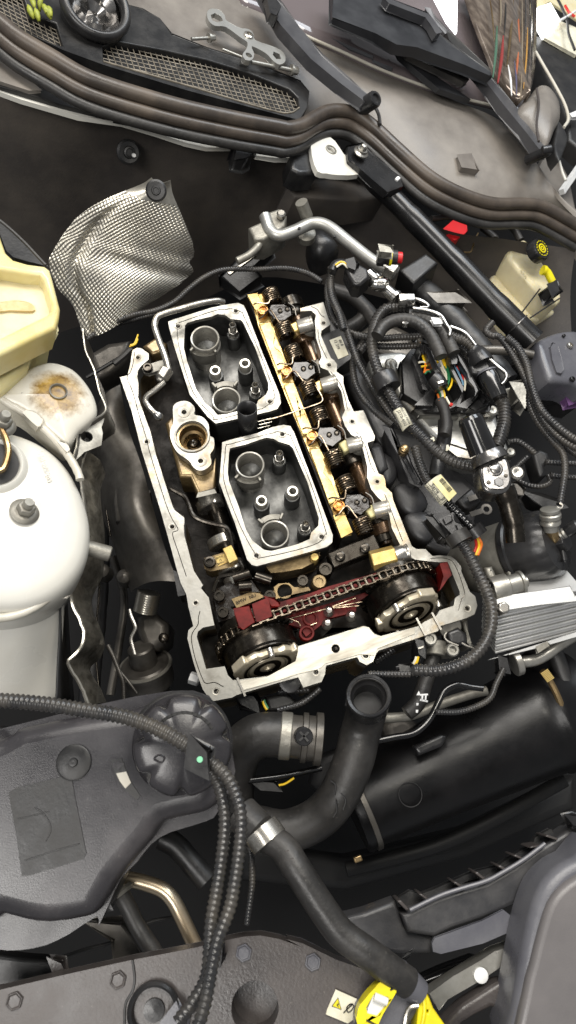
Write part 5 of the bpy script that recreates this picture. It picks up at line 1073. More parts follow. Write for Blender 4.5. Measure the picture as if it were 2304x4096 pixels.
b = MB(); b.tube(cr(pts('L 1025,1085,.072 1060,1180,.066 1090,1300,.06 1100,1400,.055'), 5), [.0125] * 4 + [.0115] * 6 + [.0105] * 6, 20); O('handle', b, STEELD, RT)
b = MB(); b.lathe([(.0085, 0), (.0085, .002), (.006, .004), (.0035, .004), (0, .003)], pt('L 1105,1000', .03), n=24); O('bracket_bolt', b, STEEL, label='bright round bolt head right of the ratchet plate', cat='bolt')
b = MB(); b.prism([pts('L 1060,1060 1110,1050 1150,1090 1140,1120 1090,1130', .012)], .01); O('small_bracket', b, GRIME, label='grimy bracket under the ratchet bolt', cat='bracket', bevel=.002)
b = MB(); b.prism([pts('M 590,180 700,85 770,190 690,250 640,240', .005), ], .03); O('solenoid', b, PLASD, label='black ribbed block beside the barcode label', cat='solenoid', bevel=.004)
for s in ('M 785,140', 'M 800,250'):
    p = pt(s, .01); b = MB(); b.lathe([(.0065, 0), (.0065, .002), (.0035, .002), (.0035, 0)], p, n=20, closed=True); b.box(p + Vector((-.012, 0, .001)), .016, .006, .0018)
    O('mounting_ear', b, GRIME, label='small metal mounting ear %s the ratchet handle' % ('high beside' if '140' in s else 'low beside'), cat='bracket')

# oil filter housing, cooler, pipes
OF = T('oil_filter_housing', 'grey cast oil filter housing with big black screw cap', 'oil filter', pt('M 1000,650', -.08))
p0, p1 = pt('M 860,600', -.035), pt('M 1080,560', .0); d = (pt('M 1230,500', .012) - p0).normalized()
R0 = 248 * m_per('M', p1)
b = MB(); b.lathe([(R0 * .55, -.06), (R0 * .9, -.03), (R0 * .98, .0), (R0 * 1.0, .024)], p0, d, 48); O('filter_body', b, CAST, OF)
b = MB(); b.lathe([(R0 * 1.04, .026), (R0 * 1.08, .028), (R0 * 1.08, .033), (R0 * 1.02, .035), (R0 * 1.02, .062), (R0 * .97, .072), (R0 * .86, .078), (R0 * .5, .081), (0, .081)], p0, d, 72, lobes=lambda a, r, h: 1 - (.025 * (1 if math.sin(12 * a) > .6 else 0) if h > .036 and r > .02 else 0)); CP = O('filter_cap', b, PLAS, OF)
Bm = basis(d); b = MB(); b.box(p0 + d * .083, .05, .006, .005, Bm); O('cap_rib', b, PLAS, CP, bevel=.002)
b = MB(); b.prism([hexpts(p0 + d * .09, .014, d)], .01, d); O('cap_hex', b, PLAS, CP, bevel=.001)
b = MB(); b.prism([pts('M 930,580 960,590 1000,740 960,745', .01)], .03); O('cast_rib', b, CAST, OF, bevel=.004)
b = MB(); b.prism([pts('M 790,660 850,650 890,740 900,770 830,770', .02)], .05); O('cast_boss', b, CAST, OF, bevel=.006)
p0, p1 = pt('M 835,830', .02), pt('M 1060,775', .02); b = MB(); b.lathe([(.014, 0), (.0145, .001), (.0145, .018), (.0115, .02), (.0115, (p1 - p0).length * .9), (.0135, (p1 - p0).length * .92), (.0135, (p1 - p0).length), (.0065, (p1 - p0).length * 1.02), (.0065, (p1 - p0).length * 1.14), (0, (p1 - p0).length * 1.15)], p0, p1 - p0, 28); O('check_valve', b, ALU, OF)
b = MB(); b.prism([pts('M 830,800 900,780 940,860 950,930 890,950 870,880', .015)], .04); O('cast_boss', b, CAST, OF, bevel=.006)
BP = T('coolant_pipe', 'bronze metal pipe with ribbed neck right of the oil filter cap', 'pipe', pt('M 1300,600', -.06))
b = MB(); b.tube(cr(pts('M 1262,265,.05 1270,400,.04 1300,500,.02 1310,580,0 1285,680,-.03'), 6), 43 * .5549 * .00029, 20); O('pipe_run', b, BRASS, BP)
a0, a1 = pt('M 1262,240', .055), pt('M 1265,330', .046); b = MB(); b.lathe([(.008, 0), (.0105, .001), (.0105, .004), (.009, .005), (.0115, .007), (.0115, .011), (.0095, .013), (.011, .015), (.011, .018), (.0085, .02), (.0085, .026)], a0, a1 - a0, 28); O('ribbed_neck', b, ALU, BP)
a0, a1 = pt('M 1310,450', .03), pt('M 1440,375', .045); b = MB(); b.lathe([(.005, 0), (.005, .004), (.0062, .005), (.0055, .007), (.0062, .009), (.0055, .011), (.005, .012)], a0, a1 - a0, 20); O('sensor_neck', b, ALU, BP)
b = MB(); b.lathe([(.0066, .012), (.0072, .013), (.0072, .026), (.0055, .028), (.0055, .04), (0, .041)], a0, a1 - a0, 20); O('sensor_plug', b, PLAS, BP)
b = MB(); b.tube(cr(pts('M 1330,200 1350,215 1340,240 1310,230', .055), 4), .0012, 6); O('neck_clip', b, STEEL, BP)
OC = T('oil_cooler', 'silver plate oil cooler with stacked fins at the right', 'oil cooler', pt('M 1150,1300', -.08))
A0, A1 = pt('M 885,950', .02), pt('M 1500,820', .02); C0, C1 = pt('M 868,1300', -.035), pt('M 1500,1130', -.035); bk = Vector((.0, .05, .015))
n_ = 15
for i in range(n_):
    t = i / n_; a, c = A0.lerp(C0, t), A1.lerp(C1, t); dn = (C0 - A0) / n_
    dep = (A1 - A0).normalized().cross(dn).normalized(); dep = dep if dep.z < 0 else -dep
    ins = .0 if i % 2 == 0 else .0012
    f0, f1 = a + dep * ins, c + dep * ins; b = MB()
    V_ = [f0, f1, f1 + dep * .04, f0 + dep * .04]; b.add(V_ + [v + dn * .62 for v in V_], [(0, 1, 2, 3), (7, 6, 5, 4), (0, 4, 5, 1), (1, 5, 6, 2), (2, 6, 7, 3), (3, 7, 4, 0)]); O('cooler_plate', b, SILVER, OC, bevel=.0007)
    b = MB(); g0, g1 = a + dep * .003 + dn * .6, c + dep * .003 + dn * .6; V_ = [g0, g1, g1 + dep * .034, g0 + dep * .034]; b.add(V_ + [v + dn * .42 for v in V_], [(0, 1, 2, 3), (7, 6, 5, 4), (0, 4, 5, 1), (1, 5, 6, 2), (2, 6, 7, 3), (3, 7, 4, 0)]); O('cooler_gap', b, ALU, OC)
b = MB(); b.prism([pts('M 880,900 960,870 1200,830 1405,800 1440,870 1500,860 1500,900 1200,930 1000,965 890,980', .028)], .012); O('cooler_cap_plate', b, SILVER, OC, bevel=.003)
b = MB(); b.prism([pts('M 860,1320 1000,1275 1500,1115 1500,1150 1200,1240', -.028)], .005); O('base_plate', b, SILVER, OC, bevel=.0008)
for s in ('M 915,965',): b = MB(); b.lathe([(.007, -.008), (.007, .006), (.006, .008), (0, .008)], pt(s, .03), n=6); O('cooler_bolt', b, STEEL, OC, bevel=.001)
hose('cooler_pipe', 'M 1500,1120 1400,1180 1320,1230 1240,1290 1150,1335 1030,1350', -.045, 84, ALU, 'cast silver pipe running under the oil cooler', 'pipe', 18)
b = MB(); b.lathe([(.0145, -.004), (.0155, -.003), (.0155, .003), (.0145, .004)], pt('M 1015,1350', -.045), Vector((1, 0, 0)), 24); O('pipe_flange', b, ALU, label='silver flange ring at the end of the cooler pipe', cat='flange')
b = MB(); b.prism([pts('M 1165,1240 1240,1205 1265,1230 1180,1275', -.025)], .006); O('pipe_clip', b, CAST, label='flat metal clip on the cooler pipe', cat='clip', bevel=.001)
b = MB(); b.prism([pts('M 900,1310 960,1305 965,1420 910,1410', -.02)], .02); O('hose_clip', b, PLAS, label='black clip below the oil cooler', cat='clip', bevel=.002)
# chain case right end extras
b = MB(); b.prism([pts('M 620,1050 670,1035 690,1200 720,1230 680,1240', -.03)], .04); O('case_corner', b, CAST, label='grey cast corner below the right end of the flange', cat='casting', bevel=.004)
CS = T('cam_sensor', 'black sensor with steel spring clip below the right flange corner', 'sensor', pt('M 580,1150', -.06))
b = MB(); b.prism([pts('M 520,1130 600,1095 660,1140 670,1210 600,1240 540,1210', -.005)], .03); O('sensor_body', b, PLAS, CS, bevel=.004)
b = MB(); b.lathe([(.0125, -.006), (.0135, 0), (.011, .003), (.008, .003), (0, .002)], pt('M 545,1090', -.012), Vector((.1, -.3, .9)), 24); O('sensor_flange', b, CAST, CS)
b = MB(); b.tube(cr(pts('M 515,1135 500,1160 520,1195 600,1230', .0), 4), .0012, 6); O('spring_clip', b, STEEL, CS)
b = MB(); b.tube(cr(pts('M 625,1210 660,1230 715,1250', .0), 4), .0013, 6); O('spring_clip', b, STEEL, CS)
for s, l in (('M 400,1180', 'upper'), ('M 560,1260', 'lower')):
    b = MB(); b.lathe([(.0075, -.016), (.0075, 0), (.0062, .0015), (.004, .0015), (.0035, -.003), (0, -.003)], pt(s, -.008), n=20); O('socket_bolt', b, ALU, label='pale socket head bolt below the flange, %s of two' % l, cat='bolt', group='socket bolts below the flange')
FC = T('front_connector', 'small black connector with yellow and white wires below the front rail', 'connector', pt('M 340,1250', -.03))
b = MB(); b.prism([pts('M 300,1190 355,1175 375,1260 355,1310 305,1305', .006)], .03); O('connector_shell', b, PLAS, FC, bevel=.002)
b = MB(); b.box(pt('M 330,1245', .009), .006, .0018, .002); O('connector_lock', b, STEEL, FC)
for m_, s in ((WIREY, 'M 312,1310 300,1350 262,1395'), (WIREW, 'M 298,1310 288,1340 270,1370')): b = MB(); b.tube(cr(pts(s, .01), 5), .0014, 7); O('wire', b, m_, FC)
b = MB(); b.prism([pts('J 810,905 875,895 885,945 820,960', .022)], .02); O('loom_joint', b, PLAS, label='black joint piece on the loom below the front rail', cat='joint', bevel=.002)
# ------------------------------------------------------------------ bent steel pipe over the head
SPp = T('steel_pipe', 'bent satin steel pipe with hex nut along the left side of the head', 'pipe', pt('E 400,700', -.01))
b = MB(); b.tube(cr(pts('E 920,225,.016 860,212,.022 720,235,.026 560,280,.028 430,318,.028 370,350,.028 348,420,.028 380,530,.028 430,660,.028 465,790,.026'), 6), .0038, 18); O('pipe_run', b, STEEL, SPp)
b = MB(); b.tube(cr(pts('E 430,885,.026 350,955,.024 290,1000,.022 275,1045,.02 310,1100,.018 375,1165,.014'), 6), .0034, 16); O('pipe_tail', b, STEEL, SPp)
a0, a1 = pt('E 478,795', .028), pt('E 410,905', .026); b = MB(); b.lathe([(.007, .0), (.0088, .001), (.0088, (a1 - a0).length * .72), (.0062, (a1 - a0).length * .78), (.005, (a1 - a0).length)], a0 + Vector((-.002, .004, 0)), a1 - a0, 6); O('union_nut', b, STEEL, SPp, bevel=.0012)
a0, a1 = pt('E 365,1150', .016), pt('E 410,1195', .012); b = MB(); b.lathe([(.0034, -.003), (.0048, 0), (.0054, .003), (.0048, .0065), (.003, .0085), (.0016, .009), (0, .0075)], a0, a1 - a0, 22); O('ball_end', b, CHROME, SPp)
b = MB(); b.prism([pts('E 250,775 290,745 420,705 440,770 300,815 265,810', .006)], .006); BQ = O('clamp_strap', b, CAST, label='small metal clamp plate under the bent steel pipe', cat='clamp', bevel=.001)
b = MB(); b.lathe([(.0062, 0), (.0062, .003), (.005, .0045), (.0034, .0045), (.003, .002), (0, .002)], pt('E 293,775', .008), n=22); O('clamp_bolt', b, STEELD, BQ)
b = MB(); b.prism([pts('E 245,585 350,515 450,560 440,620 330,660 305,640', -.012)], .03); O('rear_bearing', b, OILWALL, label='round edged rear bearing behind the bent pipe', cat='bearing', bevel=.004)

# ------------------------------------------------------------------ white strut tower
ST_ = T('strut_tower', 'white painted strut tower dome on the left', 'strut tower', pt('K 200,1300', -.1, True))
cN = pt('K -45,1075', .055, True); k = m_per('K', cN)
def off(r): return 1
prof = [(650 * k, -.10), (654 * k, -.075), (656 * k, -.045), (654 * k, -.032), (646 * k, -.024), (628 * k, -.0165), (595 * k, -.011), (540 * k, -.007), (430 * k, -.003), (330 * k, -.001), (260 * k, 0)]
_B = basis(UPB); _d = Vector((.25, -1, 0)).normalized()
b = MB(); b.lathe(prof, cN, UPB, 96, lobes=lambda a, r, h: 1 + (.30 * max(0, (_B @ Vector((math.cos(a), math.sin(a), 0))).dot(_d)) ** 2) * min(1, max(0, (r / k - 300) / 250))); O('tower_dome', b, WHITE, ST_, sharp=70)
hN = pt('K -40,825', .058, True); k2 = m_per('K', hN)
b = MB(); b.lathe([(235 * k2, -.004), (215 * k2, .001), (195 * k2, .003), (178 * k2, .001), (172 * k2, -.006), (170 * k2, -.03)], hN, UPB, 64); O('mount_collar', b, WHITE, ST_, sharp=70)
b = MB(); b.lathe([(169 * k2, .0005), (150 * k2, -.0), (0, -.001)], hN, UPB, 40); O('mount_opening', b, DARK, ST_)
b = MB(); b.tube(cr(pts('K 0,560 40,640 60,740 30,850 -10,880', .066, True), 5), .0032, 8); O('brown_wire', b, BRASS, label='brown wire loop in the strut tower opening', cat='wire')
def nut(s, h, lab, sc=1):
    p = pt(s, h, True); ax = (UPB + Vector((.25, .1, 0))).normalized(); A_ = T('tower_nut', lab, 'nut', p - UPB * .004, 'flanged nuts on the strut tower')
    b = MB(); b.lathe([(.0135 * sc, 0), (.0138 * sc, .0015), (.0115 * sc, .0035), (.009 * sc, .004)], p, ax, 32); O('nut_flange', b, CAST, A_)
    b = MB(); b.lathe([(.0088 * sc, .0035), (.0088 * sc, .010), (.0076 * sc, .0115), (0, .0115)], p, ax, 6); O('nut_hex', b, CAST, A_, bevel=.0008)
    b = MB(); b.lathe([(.0052 * sc, .011), (.0052 * sc, .017), (.0042 * sc, .0185), (0, .0185)], p, ax, 18); O('nut_stud', b, CAST, A_)
nut('K 175,1175', .055, 'grey flanged nut in the middle of the white tower'); nut('K 10,545', .062, 'grey flanged nut at the left edge beside the tower opening')
tx0 = pt('K 325,850', .0535, True); rt = pt('K 390,985', .05, True) - pt('K 310,745', .0535, True)
text('L4-10W 235', .0066, tx0 + UPB * .0012, rt, UPB.cross(rt), SEAM, ST_, .0004)
# sealed seam and lower wall
hb = resample(cr(pts('K -20,330 60,390 160,450 270,530 370,620 460,720 530,820 570,900 580,940', .048, True), 5), .003)
b = MB(); b.tube(hb, [.0040 + .0002 * math.sin(i * 2.1) for i in range(len(hb))], 10); O('sealant_seam', b, SEAM, ST_)
hb = resample(cr(pts('K -30,1945 80,1930 200,1890 330,1810 430,1710 490,1600', .030, True), 5), .003)
b = MB(); b.tube(hb, [.0042 + .0001 * math.sin(i * 1.7) for i in range(len(hb))], 12); O('sealant_seam', b, SEAM, ST_)
a, c = pair(cr(pts('K -60,1850 200,1840 380,1720 470,1590', -.002, True), 5), cr(pts('K -60,2560 150,2560 350,2550 425,2540', -.10, True), 5), 24)
b = MB(); b.grid(loft(a, c, 16, lambda t, s: Vector((0, 0, .004 * math.sin(6 * s) * math.sin(3 * t))))); O('tower_wall', b, WHITE, ST_, sharp=70, solid=.002)
a, c = pair(cr(pts('K 445,1660 440,2000 425,2300 415,2560', -.02, True), 4), cr(pts('K 480,1640 500,2000 520,2300 540,2560', -.2, True), 4), 14)
b = MB(); b.grid(loft(a, c, 4)); O('inner_wing', b, DARK, label='dark inner wing sheet beside the white tower wall', cat='body panel', solid=.002)
# bracket behind with stained hole
WK = T('engine_mount_bracket', 'white painted bracket with brown stained round hole', 'bracket', pt('K 400,500', -.02, True))
q = pts('K -40,360 0,335 60,262 200,150 300,108 380,98 480,125 560,175 640,270 690,370 702,470 640,540 570,600 500,700 420,660 300,560 160,450', .045, True)
hp = pt('K 412,350', .045, True); kk = m_per('K', hp)
b = pillow(cr(q, 3, True), .012, UPB, rings=9, base=.03)
for hs_ in ('K 176,335', 'K 440,545'):
    m2_ = MB(); m2_.lathe([(30 * kk, -.004), (30 * kk, .0003), (0, .0003)], pt(hs_, .054 if '176' in hs_ else .052, True), (UPB + Vector((.1, -.3, 0))).normalized(), 6); O('dark_hole_disc', m2_, PLASD, WK)  # dark discs set on the surface, darkness of the holes as colour
hp = hp + UPB * .011; BDm = O('bracket_dome', b, WHITE, WK, bevel=.014, segs=5); BDm.data.materials[0] = stained_white(hp - WLOC[BDm.name], 130 * kk, 225 * kk)
b = MB(); b.lathe([(64 * kk, 0), (64 * kk, .003), (56 * kk, .0035), (50 * kk, .002), (48 * kk, -.03), (0, -.031)], hp, UPB, 32); O('bush_sleeve', b, CAST, WK)
b = MB(); b.prism([cr(pts('K 170,455 230,440 290,480 310,530 270,560', .054, True), 2, True)], .008, UPB); O('weld_tab', b, SEAM, WK, bevel=.003)
b = MB(); b.prism([cr(pts('K 420,665 470,670 500,720 480,745', .052, True), 2, True)], .008, UPB); O('weld_tab', b, SEAM, WK, bevel=.003)
b = MB(); b.prism([pts('K 770,432 750,520 735,560 745,600 735,690 610,740 540,810 525,770 560,720 570,620 600,580', .035, True), circ(pt('K 628,628', .035, True), 45 * kk, 20, UPB)], .002, UPB); O('side_plate', b, CAST, WK, bevel=.0006)
b = MB(); b.lathe([(46 * kk, -.001), (44 * kk, -.012), (0, -.013)], pt('K 628,628', .035, True), UPB, 24); O('plate_grommet', b, PLASD, WK)
# foil heat shield edge following the tower
f1 = resample(cr(pts('K 600,-150 620,0 655,80 690,170 720,300 770,432 690,500 600,560 565,610 555,700 530,780', .042, True), 5), .004)
FE = T('foil_edge', 'crinkled foil heat shield edge running past the white tower', 'foil shield', pt('K 600,1500', -.1, True))
random.seed(5); jit = lambda P_, a_: [p + Vector((random.uniform(-a_, a_), random.uniform(-a_, a_), random.uniform(-a_, a_))) for p in P_]
b = MB(); b.ribbon(jit(f1, .0004), .05, .0012); O('foil_strip', b, GRIME, FE)
b = MB(); b.tube(jit(f1, .0003), .0011, 6); O('foil_hem', b, FOIL, FE)
f2 = resample(cr(pts('K 625,730,.02 585,850,.012 590,980,.01 615,1200,.005 605,1400,.0 600,1520,-.005 540,1640,-.01 508,1730,-.012 530,1850,-.016 590,1980,-.02 610,2080,-.025 570,2180,-.03 495,2250,-.03 510,2310,-.034 580,2420,-.04 635,2560,-.045', 0, True), 6), .004)
b = MB(); b.tube(jit(f2, .0004), .0019, 6); O('foil_hem', b, FOIL, FE)
rows = []
for p in f2: rows.append([p, p + Vector((.006, 0, -.012)) + Vector((random.uniform(-1, 1), random.uniform(-1, 1), 0)) * .0015, p + Vector((.010, 0, -.03)) + Vector((random.uniform(-1, 1), random.uniform(-1, 1), 0)) * .002, p + Vector((.006, 0, -.07))])
b = MB(); b.grid(rows); O('foil_strip', b, mat('dull_foil', (150, 146, 136), .38, .85, (90, 86, 78), 60, .9, 260), FE, sharp=80)
# stub bolt on the tower side
SB_ = T('tower_stud', 'grey cylindrical stud with white plate sticking out of the tower', 'stud', pt('K 640,1440', -.01, True))
b = MB(); b.prism([pts('K 600,1330 622,1335 615,1380 560,1505 535,1510 560,1430', .022, True)], .02, UPB); O('stud_plate', b, WHITE, SB_, bevel=.001)
b = MB(); b.prism([pts('K 615,1370 642,1378 640,1430 600,1490 580,1480 590,1420', .027, True)], .02, UPB); O('stud_washer', b, WHITEP, SB_, bevel=.001)
a0, a1 = pt('K 630,1432', .018, True), pt('K 800,1480', .018, True); b = MB(); b.lathe([(.0078, 0), (.0078, (a1 - a0).length * .96), (.007, (a1 - a0).length), (0, (a1 - a0).length)], a0, a1 - a0, 28); O('stud_pin', b, CAST, SB_)

# ------------------------------------------------------------------ yellowed tank at the left edge
TK = T('fluid_tank', 'yellowed translucent fluid tank with cream recess at the left edge', 'fluid tank', pt('C 150,1150', 0, True))
to = pts('C -120,420 -20,430 10,520 35,590 80,632 160,655 260,668 290,690 305,740 350,915 345,965 325,1030 200,1090 0,1190 -120,1240', .115, True)
ti = pts('C -120,700 -10,690 60,700 150,718 235,722 255,745 300,890 298,925 275,950 150,1010 0,1085 -120,1130', .115, True)
b = MB(); b.prism([to, ti], .035, UPB); O('tank_rim', b, YTANK, TK, bevel=.0045, segs=4)
b = MB(); b.prism([[p - UPB * .016 for p in ti]], .01, UPB); O('tank_recess', b, CREAM, TK)
b = MB(); b.prism([cr(pts('C -60,900 60,875 150,880 195,905 190,935 60,930 -60,940', .1006, True), 2, True)], .002, UPB); O('dry_residue', b, COPPER if False else STAIN, TK, bevel=.0005)
b = MB(); b.prism([pts('C -120,1180 325,1010 335,1045 320,1085 200,1150 0,1265 -120,1300', .075, True)], .006, UPB); O('tank_seam', b, YTANK, TK, bevel=.002)
b = MB(); b.prism([pts('C -120,1000 310,1000 300,1080 200,1140 160,1260 0,1400 -120,1400', .066, True)], .10, UPB); O('tank_body', b, YTANK, TK, bevel=.008)
b = MB(); b.tube(cr(pts('C -20,405 0,412 60,460 150,545 210,610 265,668', .1, True), 4), .0018, 6); O('tank_hose', b, RUBBER, label='thin dark line behind the yellow tank', cat='cable')
b = MB(); b.prism([pts('C -60,405 0,412 150,545 260,665 160,655 80,632 35,590 -20,430', .07, True)], .02, UPB); O('dark_backing', b, PLASD, label='dark plastic panel behind the yellow tank', cat='panel', bevel=.003)

# ------------------------------------------------------------------ exhaust side, down in the dark
XS = T('exhaust_shield', 'dark grimy exhaust manifold shield left of the head', 'heat shield', pt('K 1000,1200', -.2))
a, c = pair(cr(pts('K 640,650 660,900 720,1150 800,1350 880,1600 950,1750', -.12), 5), cr(pts('K 870,250 930,560 1030,850 1120,1180 1200,1450 1290,1680', -.05), 5), 40)
b = MB(); b.grid(loft(a, c, 22, lambda t, s: Vector((0, 0, .03 * math.sin(math.pi * t) + .008 * math.sin(12 * s) * math.sin(math.pi * t))))); O('shield_skin', b, GRIME, XS, sharp=80)
for s in ('K 830,950 920,930 1000,960 1010,1180 830,1240', 'K 1040,1000 1080,1010 1090,1180 1050,1170'):
    b = MB(); b.prism([cr(pts(s, -.06), 2, True)], .02); O('shield_swage', b, GRIME, XS, bevel=.008, segs=3)
for s in ('K 740,1600,-.12', 'K 900,1640,-.11'):
    b = MB(); p = pt(s); b.lathe([(.011, -.02), (.009, .002), (.005, .006), (0, .007)], p, n=20); O('shield_dimple', b, GRIME, XS)
FX = T('flex_pipe', 'shiny braided flex section of the exhaust low on the left', 'exhaust pipe', pt('T 520,470', -.2))
a0, a1 = pt('T 570,345,-.10'), pt('T 520,570,-.11')
b = MB(); P_ = resample([a0, a1], .0009); b.tube(P_, [.0145 + (.0002 if i % 3 == 0 else 0) for i in range(len(P_))], 24); O('flex_braid', b, FOIL, FX)
b = MB(); b.tube(cr(pts('T 340,545 360,620 410,740 400,790 360,880 380,980 405,1070', -.03), 5), .0022, 8); O('bent_rod', b, STEEL, label='thin bent steel rod above the black drum', cat='rod')
DR = T('pulley_drum', 'dark round drum mount low left beside the head', 'engine mount', pt('T 560,1350', -.2))
c0, ax = pt('T 560,1330', -.15), Vector((.08, .72, .69)).normalized()
b = MB(); b.lathe([(.022, -.03), (.022, -.012), (.024, -.01), (.031, -.008), (.032, -.004), (.032, .010), (.033, .012), (.033, .018), (.028, .022), (.017, .022), (.016, .045), (.014, .047), (0, .047)], c0, ax, 56); O('drum_body', b, GRIME, DR)
b = MB(); b.lathe([(.0332, .016), (.0342, .018), (.0332, .020)], c0, ax, 56); O('drum_rim', b, CAST, DR)
b = MB(); b.prism([pts('T 420,620 600,520 720,640 800,700 780,900 660,1010 500,1010 420,800', -.12)], .06); O('mount_casting', b, GRIME, label='grimy mount casting between the drum and the flex pipe', cat='casting', bevel=.01, segs=3)
b = MB(); b.lathe([(.006, -.01), (.006, 0), (.004, .0015), (0, .002)], pt('T 735,870', -.085), n=20); O('mount_bolt', b, STEELD, label='dark bolt on the grimy mount casting', cat='bolt')
for s, l in (('T 90,960 150,1080 190,1180 230,1280 270,1400 280,1600', 'front'), ('T 240,1270 330,1380 430,1520', 'rear')):
    hose('braided_hose', s, -.07, 56 if l == 'front' else 36, GRIME, 'brown braided hose low beside the tower, %s branch' % l, 'hose', 10, corr=.002, amp=.06)
loom('C 500,1100 620,1020 760,960 900,930 1010,880 1090,810 1180,740 1290,695 1449,690 D 130,390 250,385 340,405 400,440', .0, 34, 'thin ribbed loom running behind the head from the heat shield', .0032)
loom('C 480,1120 600,1040 760,990 900,950', -.02, 26, 'thin ribbed loom under the heat shield', .003)
b = MB(); b.tube(cr(pts('C 660,1240 720,1190 760,1150', -.01), 4), .004, 8); YW = O('lead_sleeve', b, RUBBER, label='black lead with bare yellow wire ends behind the head', cat='lead')
for s in ('C 755,1130 780,1120 800,1070', 'C 750,1140 785,1125 798,1095'): b = MB(); b.tube(cr(pts(s, -.005), 3), .0011, 6); O('wire', b, WIREY, YW)
b = MB(); b.tube(cr(pts('C 500,1320 600,1260 700,1200', -.03), 4), .0025, 8); O('thin_pipe', b, PLASD, label='thin dark pipe left of the rear flange corner', cat='pipe')
b = MB(); b.prism([pts('D -20,420 60,340 180,240 200,300 120,380 150,420 60,470', -.04)], .02); O('dark_bracket', b, PLASD, label='dark bracket arm behind the rear of the head', cat='bracket', bevel=.003)
b = MB(); b.prism([pts('D 20,410 130,330 100,350 10,400', .0), ], .004); O('foil_scrap', b, FOIL, label='thin bright metal edge behind the ribbed loom', cat='bracket')
b = pillow(cr(pts('D 340,250 400,240 470,310 400,360 350,330', -.03), 3, True), .02, base=.03); O('vent_valve', b, PLASD, label='black valve body under the aluminium pipe', cat='valve')
b = MB(); b.lathe([(.012, 0), (.012, .01), (.009, .012), (0, .012)], pt('D 335,262', .0), n=20); O('round_valve', b, CAST, label='pale round cap under the aluminium pipe', cat='cap')
hose('rubber_hose', 'D 430,470 520,500 590,560 640,640', -.02, 60, RUBBER, 'black rubber hose under the fuel rail', 'hose')
hose('rubber_hose', 'D 500,640 560,600 580,560', -.03, 60, RUBBER, 'short black hose behind the label cover', 'hose')
hose('bell_housing_pipe', 'D 740,420 860,520 980,640 1080,760 1160,860', -.06, 110, PLASD, 'broad dark duct under the strut brace', 'duct')
b = MB(); b.prism([pts('D 720,390 830,320 880,360 780,450', -.02)], .04); O('dull_bracket', b, PLASD, label='dull grey bracket piece under the strut brace', cat='bracket', bevel=.004)
b = MB(); b.prism([pts('D 850,490 960,480 1000,520 880,520', -.04)], .02); O('flat_bracket', b, GRIME, label='dull flat bracket below the strut brace', cat='bracket', bevel=.003)

# ------------------------------------------------------------------ front: coolant tank
CTk = T('coolant_tank', 'large dusty black coolant expansion tank at the lower left', 'coolant tank', pt('N 500,1000', -.05))
zt = .10
to = pts('N -120,470 -20,470 60,430 120,400 480,330 700,300 900,235 1060,240 1130,320 1200,640 1130,820 1010,870 860,905 800,985 700,1100 600,1230 520,1370 440,1420 250,1449 Q 110,470 0,440 -120,420', zt)
b = MB(); b.prism([cr(to, 2, True)], .03); O('tank_top', b, TANKB, CTk, bevel=.016, segs=5, sharp=60)
tf = pts('N -120,400 -20,420 500,290 900,215 1100,240 1180,400 1240,640 1150,850 1090,900 900,960 800,1020 720,1120 640,1200 570,1350 520,1449 Q 470,440 330,530 220,580 100,605 -20,600 -120,560', zt - .03)
b = MB(); b.prism([cr(tf, 2, True)], .006); O('tank_flange', b, TANKB, CTk, bevel=.0025)
b = MB(); b.prism([cr([p.lerp(sum(tf, Vector()) / len(tf), .06) - UP * .007 for p in tf], 2, True)], .05); O('tank_lower', b, PLAS, CTk, bevel=.01)
p = pt('N 388,592', zt + .0012); b = MB(); b.lathe([(.0155, -.002), (.0155, .0006), (.014, .0014), (.004, .001), (.0035, .003), (.0015, .0034), (0, .003)], p, n=36); O('moulded_plug', b, PLASD, CTk)
b = MB(); b.prism([cr(pts('N 45,750 90,725 350,662 378,680 400,800 455,1070 440,1100 150,1190 115,1190 90,1000', zt + .0006), 1, True)], .002); O('label_recess', b, PLASD, CTk, bevel=.0008)
for s in ('N 90,890 180,870 260,850', 'N 130,1110 280,1060 420,1020', 'N 180,830 230,860 270,940 240,1010'): b = MB(); b.tube(cr(pts(s, zt + .0004), 4), .0007, 6); O('moulded_line', b, PLASD, CTk)
# cap
cc = pt('N 965,505', zt + .03); kc = m_per('N', cc); cax = Vector((.12, -.12, 1)).normalized(); RC = 258 * kc
CPp = T('screw_cap', 'scalloped black screw cap on the coolant tank', 'cap', cc - UP * .04)
lob = lambda a, r, h: 1 - (.17 * max(0, math.cos(7 * a + .6)) ** 3 if r > RC * .6 and h > -.022 else 0)
b = MB(); b.lathe([(RC * .98, -.036), (RC * 1.04, -.034), (RC * 1.04, -.028), (RC * 1.0, -.026), (RC * 1.0, -.004), (RC * .98, .0), (RC * .93, .0025), (RC * .80, .0048), (RC * .6, .0068), (RC * .35, .0082), (0, .009)], cc, cax, 128, lobes=lob); O('cap_shell', b, TANKB, CPp, sharp=50)
b = MB(); b.lathe([(RC * 1.12, -.05), (RC * 1.12, -.04), (RC * 1.07, -.038), (RC * 1.0, -.038)], cc, cax, 64); O('cap_collar', b, PLAS, CPp)
Bm = basis(cax)
for i in range(12):
    a_ = R(18 + 9 * i); q = cc + Bm @ Vector((RC * .66 * math.cos(a_), RC * .66 * math.sin(a_), .0068)); b = MB(); b.box(q, .0024, .005, .0008, Bm @ Matrix.Rotation(a_, 3, 'Z')); O('cap_lettering', b, PLASD, CPp)
b = MB(); b.tube(cr([cc + Bm @ Vector((RC * x, RC * y, .0078)) for x, y in ((-.62, -.05), (-.5, -.16), (-.42, -.08), (-.52, .0))], 4, True), .0008, 5, closed=True); O('cap_symbol', b, TANKB, CPp)
